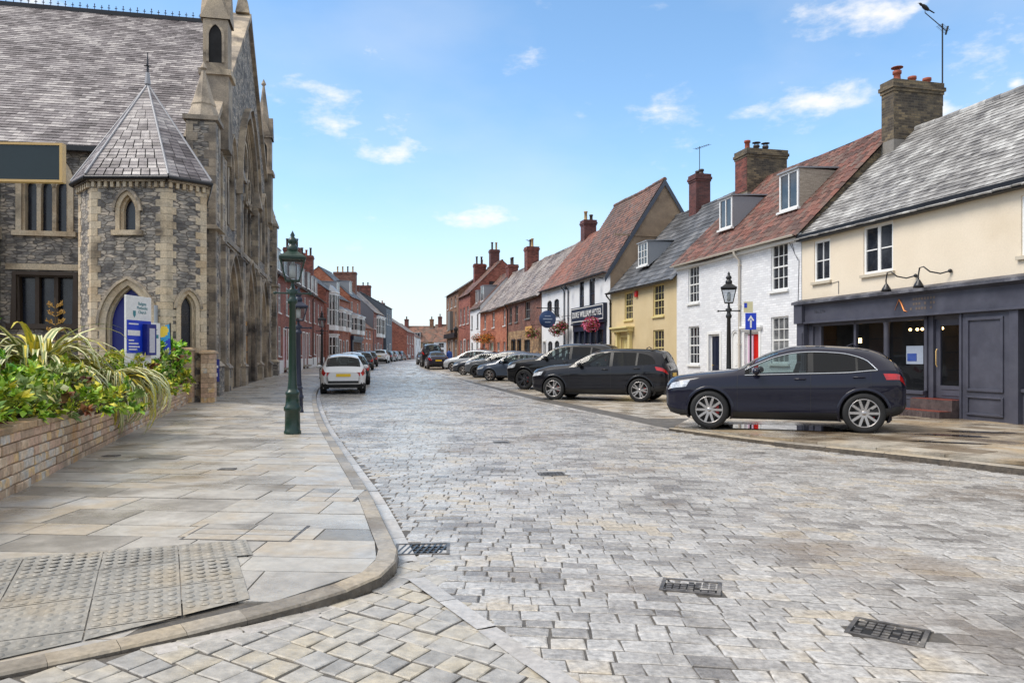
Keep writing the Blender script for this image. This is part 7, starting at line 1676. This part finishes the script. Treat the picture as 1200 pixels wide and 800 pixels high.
# ------------------------------------------------------------ street lamps, signs, person
def lamp(label, x, y, z, H, iron, glow=None, ladder=True, top=True, base=True):
    o = empty('street_lamp', label, 'street lamp', (x, y, z), math.atan2(-x, y)); s = H/3.62; m = MB()
    m.lathe([(.145, 0), (.145, .05), (.13, .07), (.125, .42), (.145, .44), (.145, .50), (.12, .53), (.108, .72), (.12, .74), (.12, .78), (.10, .80), (.085, .84)], n=16)
    m.v = [(a*(1 if base else .85), b*(1 if base else .85), c*s) for a, b, c in m.v]
    m.build('base', iron, o, uv=False)
    m = MB(); m.lathe([(.085, .84*s), (.07, 1.0*s), (.052, 2.42*s), (.075, 2.44*s), (.085, 2.50*s), (.06, 2.54*s), (.05, 2.60*s), (.10, 2.68*s), (.04, 2.72*s), (.028, 2.80*s), (.03, 2.86*s)], n=16); m.build('post', iron, o, uv=False)
    if ladder: m = MB(); zb = 2.63*s; m.tube([(-.28, 0, zb), (.28, 0, zb)], .016, 8); m.ball((-.29, 0, zb), .03, 8); m.ball((.29, 0, zb), .03, 8); m.build('ladder_bar', iron, o, uv=False)
    L = MB(); b, t, z0, z1 = .11, .2, 2.86*s, 3.26*s
    for sx in (-1, 1):
        for sy in (-1, 1): L.tube([(sx*b, sy*b, z0), (sx*t, sy*t, z1)], .013, 6)
    for k in range(4):
        a = k*math.pi/2; c, sn = math.cos(a), math.sin(a)
        for h, zz, r_ in ((b, z0, .014), (t, z1, .018)):
            L.tube([(c*h-sn*h, sn*h+c*h, zz), (-c*h-sn*h, -sn*h+c*h, zz)], r_, 6)
    L.lathe([(.03, 0), (.09, .02), (.03, .03)], 0, 0, z0-.02, n=10)
    L.build('lantern_frame', iron, o, uv=False)
    g_ = MB(); bb, tt = b-.005, t-.005
    for k in range(4):
        c, sn = math.cos(k*math.pi/2), math.sin(k*math.pi/2); q = [(bb, -bb, z0), (bb, bb, z0), (tt, tt, z1), (tt, -tt, z1)]; g_.quad(*[(v[0]*c-v[1]*sn, v[0]*sn+v[1]*c, v[2]) for v in q])
    g_.build('lantern_glass', LAMPG, o, uv=False)
    h = MB(); h.frust(0, 0, z1+.015, z1+.045, .225, .225, .215, .215); h.frust(0, 0, z1+.045, z1+.14, .2, .2, .08, .08); h.lathe([(.085, .14), (.095, .17), (.09, .22), (.06, .25), (.055, .27), (.085, .30), (.07, .35), (.03, .39), (.04, .42), (.0, .50)], 0, 0, z1, n=12); h.build('lantern_cap', iron, o, uv=False)
    w = MB(); w.lathe([(.0, 0), (.05, .0), (.055, .2), (.02, .26)], 0, 0, z0+.05, n=10); w.build('lamp_mantle', plain('lamp_white', (226, 226, 220), .4), o, uv=False)
lamp('tall green cast iron lamp post on the left pavement near the kerb', -3.77, 12.9, pz(-3.77, 12.9), 3.32, IRON_G)
lamp('short navy lamp post directly behind the tall green one', -5.12, 18.0, pz(-5.12, 18), 2.78, NAVYP, base=False)
lamp('grey lamp post standing by the white hatchback on the left pavement', -10.2, 40.3, pz(-10.2, 40.3), 3.5, BLACKP)
lamp('black lamp post with a ladder bar in front of the white painted house', 6.15, 21.3, .09, 3.62, IRON_B)
o = empty('one_way_sign', 'blue one way arrow sign on a thin black post outside the red door', 'road sign', (7.15, 22.5, .09), rad(-10))
m = MB(); m.tube([(0, 0, 0), (0, 0, 2.62)], .03, 8); m.build('post', BLACKP, o, uv=False); m = MB(); m.box(-.16, .16, -.05, -.035, 2.14, 2.64); m.build('plate', BLUE, o, uv=False, bevel=.004)
m = MB(); m.box(-.025, .025, -.056, -.0505, 2.2, 2.43); m.prism([(-.095, 2.42), (0, 2.57), (.095, 2.42), (.06, 2.40), (0, 2.48), (-.06, 2.40)], -.056, -.0505); m.build('arrow', WHITE, o, uv=False)
m = MB(); m.box(-.2, .06, -.03, .02, 2.66, 2.98); m.build('parking_plate', plain('pale_yellow_plate', (206, 200, 160), .5), o, uv=False); m = MB(); m.box(-.19, -.11, -.036, -.031, 2.8, 2.94); m.build('parking_symbol', BLUE, o, uv=False)
o = empty('notice_board', 'small blue poster sign standing by the church door pier', 'notice', (-8.62, 21.7, .25), rad(40)); m = MB(); m.box(-.16, .16, -.02, .02, .45, 1.1); m.build('board', BLUED, o, uv=False); m = MB(); m.box(-.1, .1, -.024, -.021, .6, .7); m.box(-.12, .12, -.024, -.021, .85, .92); m.build('lettering_bars', WHITE, o, uv=False); m = MB(); m.tube([(0, .04, -.3), (0, .04, 1.0)], .025, 6); m.build('post', BLACKP, o, uv=False)
# a person far down the street
def person(x, y, z, ang):
    o = empty('person', 'person in a blue jacket walking beside the dark plum saloon', 'person', (x, y, z), ang)
    V = [(0, 0, .92, .13), (0, 0, 1.12, .13), (0, 0, 1.36, .16), (0, 0, 1.5, .06), (0, 0, 1.56, .055), (0, -.01, 1.68, .10), (0, -.01, 1.74, .085),
         (.09, 0, .86, .09), (.10, -.05, .48, .065), (.10, .08, .09, .05), (.10, -.05, .04, .04), (-.09, 0, .86, .09), (-.10, .03, .48, .065), (-.10, .14, .12, .05), (-.10, .02, .05, .04),
         (.19, 0, 1.40, .065), (.24, .05, 1.13, .05), (.23, -.07, .90, .04), (.23, -.1, .82, .035), (-.19, 0, 1.40, .065), (-.24, -.03, 1.13, .05), (-.23, .04, .90, .04), (-.23, .04, .82, .035)]
    E = [(0, 1), (1, 2), (2, 3), (3, 4), (4, 5), (5, 6), (0, 7), (7, 8), (8, 9), (9, 10), (0, 11), (11, 12), (12, 13), (13, 14), (2, 15), (15, 16), (16, 17), (17, 18), (2, 19), (19, 20), (20, 21), (21, 22)]
    me = bpy.data.meshes.new('body'); me.from_pydata([v[:3] for v in V], E, []); b = bpy.data.objects.new('body', me); col.objects.link(b); b.parent = o
    sk = b.modifiers.new('skin', 'SKIN')
    for i, v in enumerate(V): me.skin_vertices[0].data[i].radius = (v[3], v[3]); me.skin_vertices[0].data[i].use_root = i == 0
    b.modifiers.new('sub', 'SUBSURF').render_levels = 2
    me.materials.append(plain('dark_trousers', (34, 36, 44), .8))
    j = MB(); j.lathe([(.17, .80), (.18, 1.0), (.19, 1.3), (.19, 1.42), (.09, 1.52)], n=12); j.v = [(a*1.1, b_*.75, c) for a, b_, c in j.v]
    for s in (-1, 1): j.tube([(s*.19, 0, 1.42), (s*.25, .04*s, 1.13), (s*.235, -.06*s, .9)], [.085, .07, .06], 8)
    j.build('jacket', plain('jacket_blue', (40, 74, 150), .7), o, uv=False)
    f = MB(); f.ball((0, -.02, 1.66), (.085, .1, .12), 10); f.ball((0, -.125, 1.65), .018, 6); f.build('face', plain('skin', (206, 160, 134), .6), o, uv=False); h = MB(); h.ball((0, .015, 1.71), (.1, .11, .10), 10); h.build('hair', plain('brown_hair', (60, 46, 38), .7), o, uv=False)
person(-6.05, 72.5, gz(72.5)+.01, rad(200))

# ------------------------------------------------------------ sky, sun, camera
w = bpy.data.worlds.new('World'); scn.world = w; w.use_nodes = True; nt = w.node_tree; N, L = nt.nodes, nt.links
SUN_EL, SUN_AZ = 54, 258       # azimuth clockwise from +y
sky = N.new('ShaderNodeTexSky'); sky.sky_type = 'NISHITA'; sky.sun_disc = False; sky.sun_elevation = rad(SUN_EL); sky.sun_rotation = rad(SUN_AZ); sky.air_density = 1.0; sky.dust_density = .6; sky.ozone_density = 1.3
tc = N.new('ShaderNodeTexCoord'); sep = N.new('ShaderNodeSeparateXYZ'); L.new(tc.outputs['Generated'], sep.inputs[0])
def mth(op, a, b=None, c=None):
    n = N.new('ShaderNodeMath'); n.operation = op
    for i, v in enumerate((a, b, c)):
        if v is None: continue
        if hasattr(v, 'links'): L.new(v, n.inputs[i])
        else: n.inputs[i].default_value = v
    return n.outputs[0]
az = mth('ARCTAN2', sep.outputs[0], sep.outputs[1]); el = mth('ARCSINE', sep.outputs[2])
mp = N.new('ShaderNodeMapping'); mp.inputs['Scale'].default_value = (1, 1, 2.2); L.new(tc.outputs['Generated'], mp.inputs[0])
n1 = N.new('ShaderNodeTexNoise'); n1.inputs['Scale'].default_value = 13; n1.inputs['Detail'].default_value = 9; n1.inputs['Roughness'].default_value = .6; L.new(mp.outputs[0], n1.inputs['Vector'])
n2 = N.new('ShaderNodeTexNoise'); n2.inputs['Scale'].default_value = 3.2; n2.inputs['Detail'].default_value = 6; L.new(mp.outputs[0], n2.inputs['Vector'])
def pxdir(px, py): a = math.atan((px-600)/880); return a, math.atan((418-py)/880*math.cos(a))
acc = None
for px, py, wx_, wy_, st_ in ((385, 128, 66, 34, .62), (462, 182, 48, 14, .65), (525, 186, 16, 10, .6), (1025, 16, 95, 22, 1), (965, 122, 55, 25, .85), (1100, 128, 26, 24, .9), (860, 50, 22, 9, .5), (540, 256, 66, 9, .5), (1190, 98, 14, 8, .8), (40, 0, 40, 14, .9), (860, 132, 110, 16, .35), (1180, 60, 60, 60, .25), (-300, 100, 200, 60, .9), (1500, 120, 180, 70, .9), (250, -160, 200, 60, .8), (900, -220, 260, 60, .8)):
    a0, e0 = pxdir(px, py); a1, _ = pxdir(px+wx_, py); da = max(.01, a1-a0); de = wy_/880*math.cos(a0)
    u = mth('DIVIDE', mth('SUBTRACT', az, a0), da); v = mth('DIVIDE', mth('SUBTRACT', el, e0), de)
    d = mth('SQRT', mth('ADD', mth('MULTIPLY', u, u), mth('MULTIPLY', v, v)))
    k = mth('MULTIPLY', mth('SUBTRACT', 1.15, d), st_); acc = k if acc is None else mth('MAXIMUM', acc, k)
cl = mth('ADD', mth('MAXIMUM', acc, -.4), mth('MULTIPLY', mth('SUBTRACT', n1.outputs['Fac'], .5), 4.2))
mr = N.new('ShaderNodeMapRange'); mr.interpolation_type = 'SMOOTHSTEP'; L.new(cl, mr.inputs[0]); mr.inputs[1].default_value = .0; mr.inputs[2].default_value = 1.45
wisp = N.new('ShaderNodeMapRange'); L.new(n2.outputs['Fac'], wisp.inputs[0]); wisp.inputs[1].default_value = .45; wisp.inputs[2].default_value = .8; wisp.inputs[4].default_value = .22
# thin haze towards the horizon and behind the camera's overcast half
hz = N.new('ShaderNodeMapRange'); hz.interpolation_type = 'SMOOTHSTEP'; L.new(el, hz.inputs[0]); hz.inputs[1].default_value = -.05; hz.inputs[2].default_value = .25; hz.inputs[3].default_value = .88; hz.inputs[4].default_value = .0
back = N.new('ShaderNodeMapRange'); back.interpolation_type = 'SMOOTHSTEP'; L.new(sep.outputs[1], back.inputs[0]); back.inputs[1].default_value = .35; back.inputs[2].default_value = -.5; back.inputs[3].default_value = 0; back.inputs[4].default_value = .55
zen = N.new('ShaderNodeMapRange'); zen.interpolation_type = 'SMOOTHSTEP'; L.new(el, zen.inputs[0]); zen.inputs[1].default_value = .5; zen.inputs[2].default_value = .85; zen.inputs[3].default_value = 0; zen.inputs[4].default_value = .95
tot = mth('MAXIMUM', mth('MAXIMUM', mr.outputs[0], wisp.outputs[0]), mth('MAXIMUM', back.outputs[0], zen.outputs[0]))
tot = mth('MINIMUM', tot, .97)
hs_ = N.new('ShaderNodeHueSaturation'); hs_.inputs['Saturation'].default_value = 1.12; hs_.inputs['Hue'].default_value = .495; hs_.inputs['Value'].default_value = 1.8; L.new(sky.outputs[0], hs_.inputs['Color'])
SKYM = (hs_, )
mx = N.new('ShaderNodeMix'); mx.data_type = 'RGBA'; L.new(tot, mx.inputs[0]); mh = N.new('ShaderNodeMix'); mh.data_type = 'RGBA'; L.new(hz.outputs[0], mh.inputs[0]); L.new(hs_.outputs[0], mh.inputs[6]); mh.inputs[7].default_value = (5.9, 6.6, 7.4, 1); L.new(mh.outputs[2], mx.inputs[6]); mx.inputs[7].default_value = (8.0, 7.9, 7.8, 1)
bg = N['Background']; L.new(mx.outputs[2], bg.inputs[0]); bg.inputs[1].default_value = .088
sl = bpy.data.lights.new('sun', 'SUN'); sl.energy = 2.3; sl.angle = rad(28); sl.color = (1, .94, .86); so = bpy.data.objects.new('sun', sl); col.objects.link(so)
a = rad(SUN_AZ); d = Vector((math.sin(a)*math.cos(rad(SUN_EL)), math.cos(a)*math.cos(rad(SUN_EL)), math.sin(rad(SUN_EL)))); so.rotation_euler = d.to_track_quat('Z', 'Y').to_euler(); so.location = (0, -10, 40)
cd = bpy.data.cameras.new('camera'); cd.sensor_width = 36; cd.lens = 26.4; cd.shift_y = 18/1200; cd.clip_end = 5000; cam = bpy.data.objects.new('camera', cd); col.objects.link(cam); cam.location = (0, 0, 1.42); cam.rotation_euler = (rad(90), 0, 0); scn.camera = cam
scn.view_settings.view_transform = 'Standard'; scn.view_settings.look = 'None'; scn.view_settings.exposure = 0.64; scn.view_settings.gamma = 1
scn.cycles.use_denoising = True; scn.cycles.max_bounces = 8; scn.cycles.transparent_max_bounces = 12; scn.cycles.caustics_reflective = False; scn.cycles.caustics_refractive = False
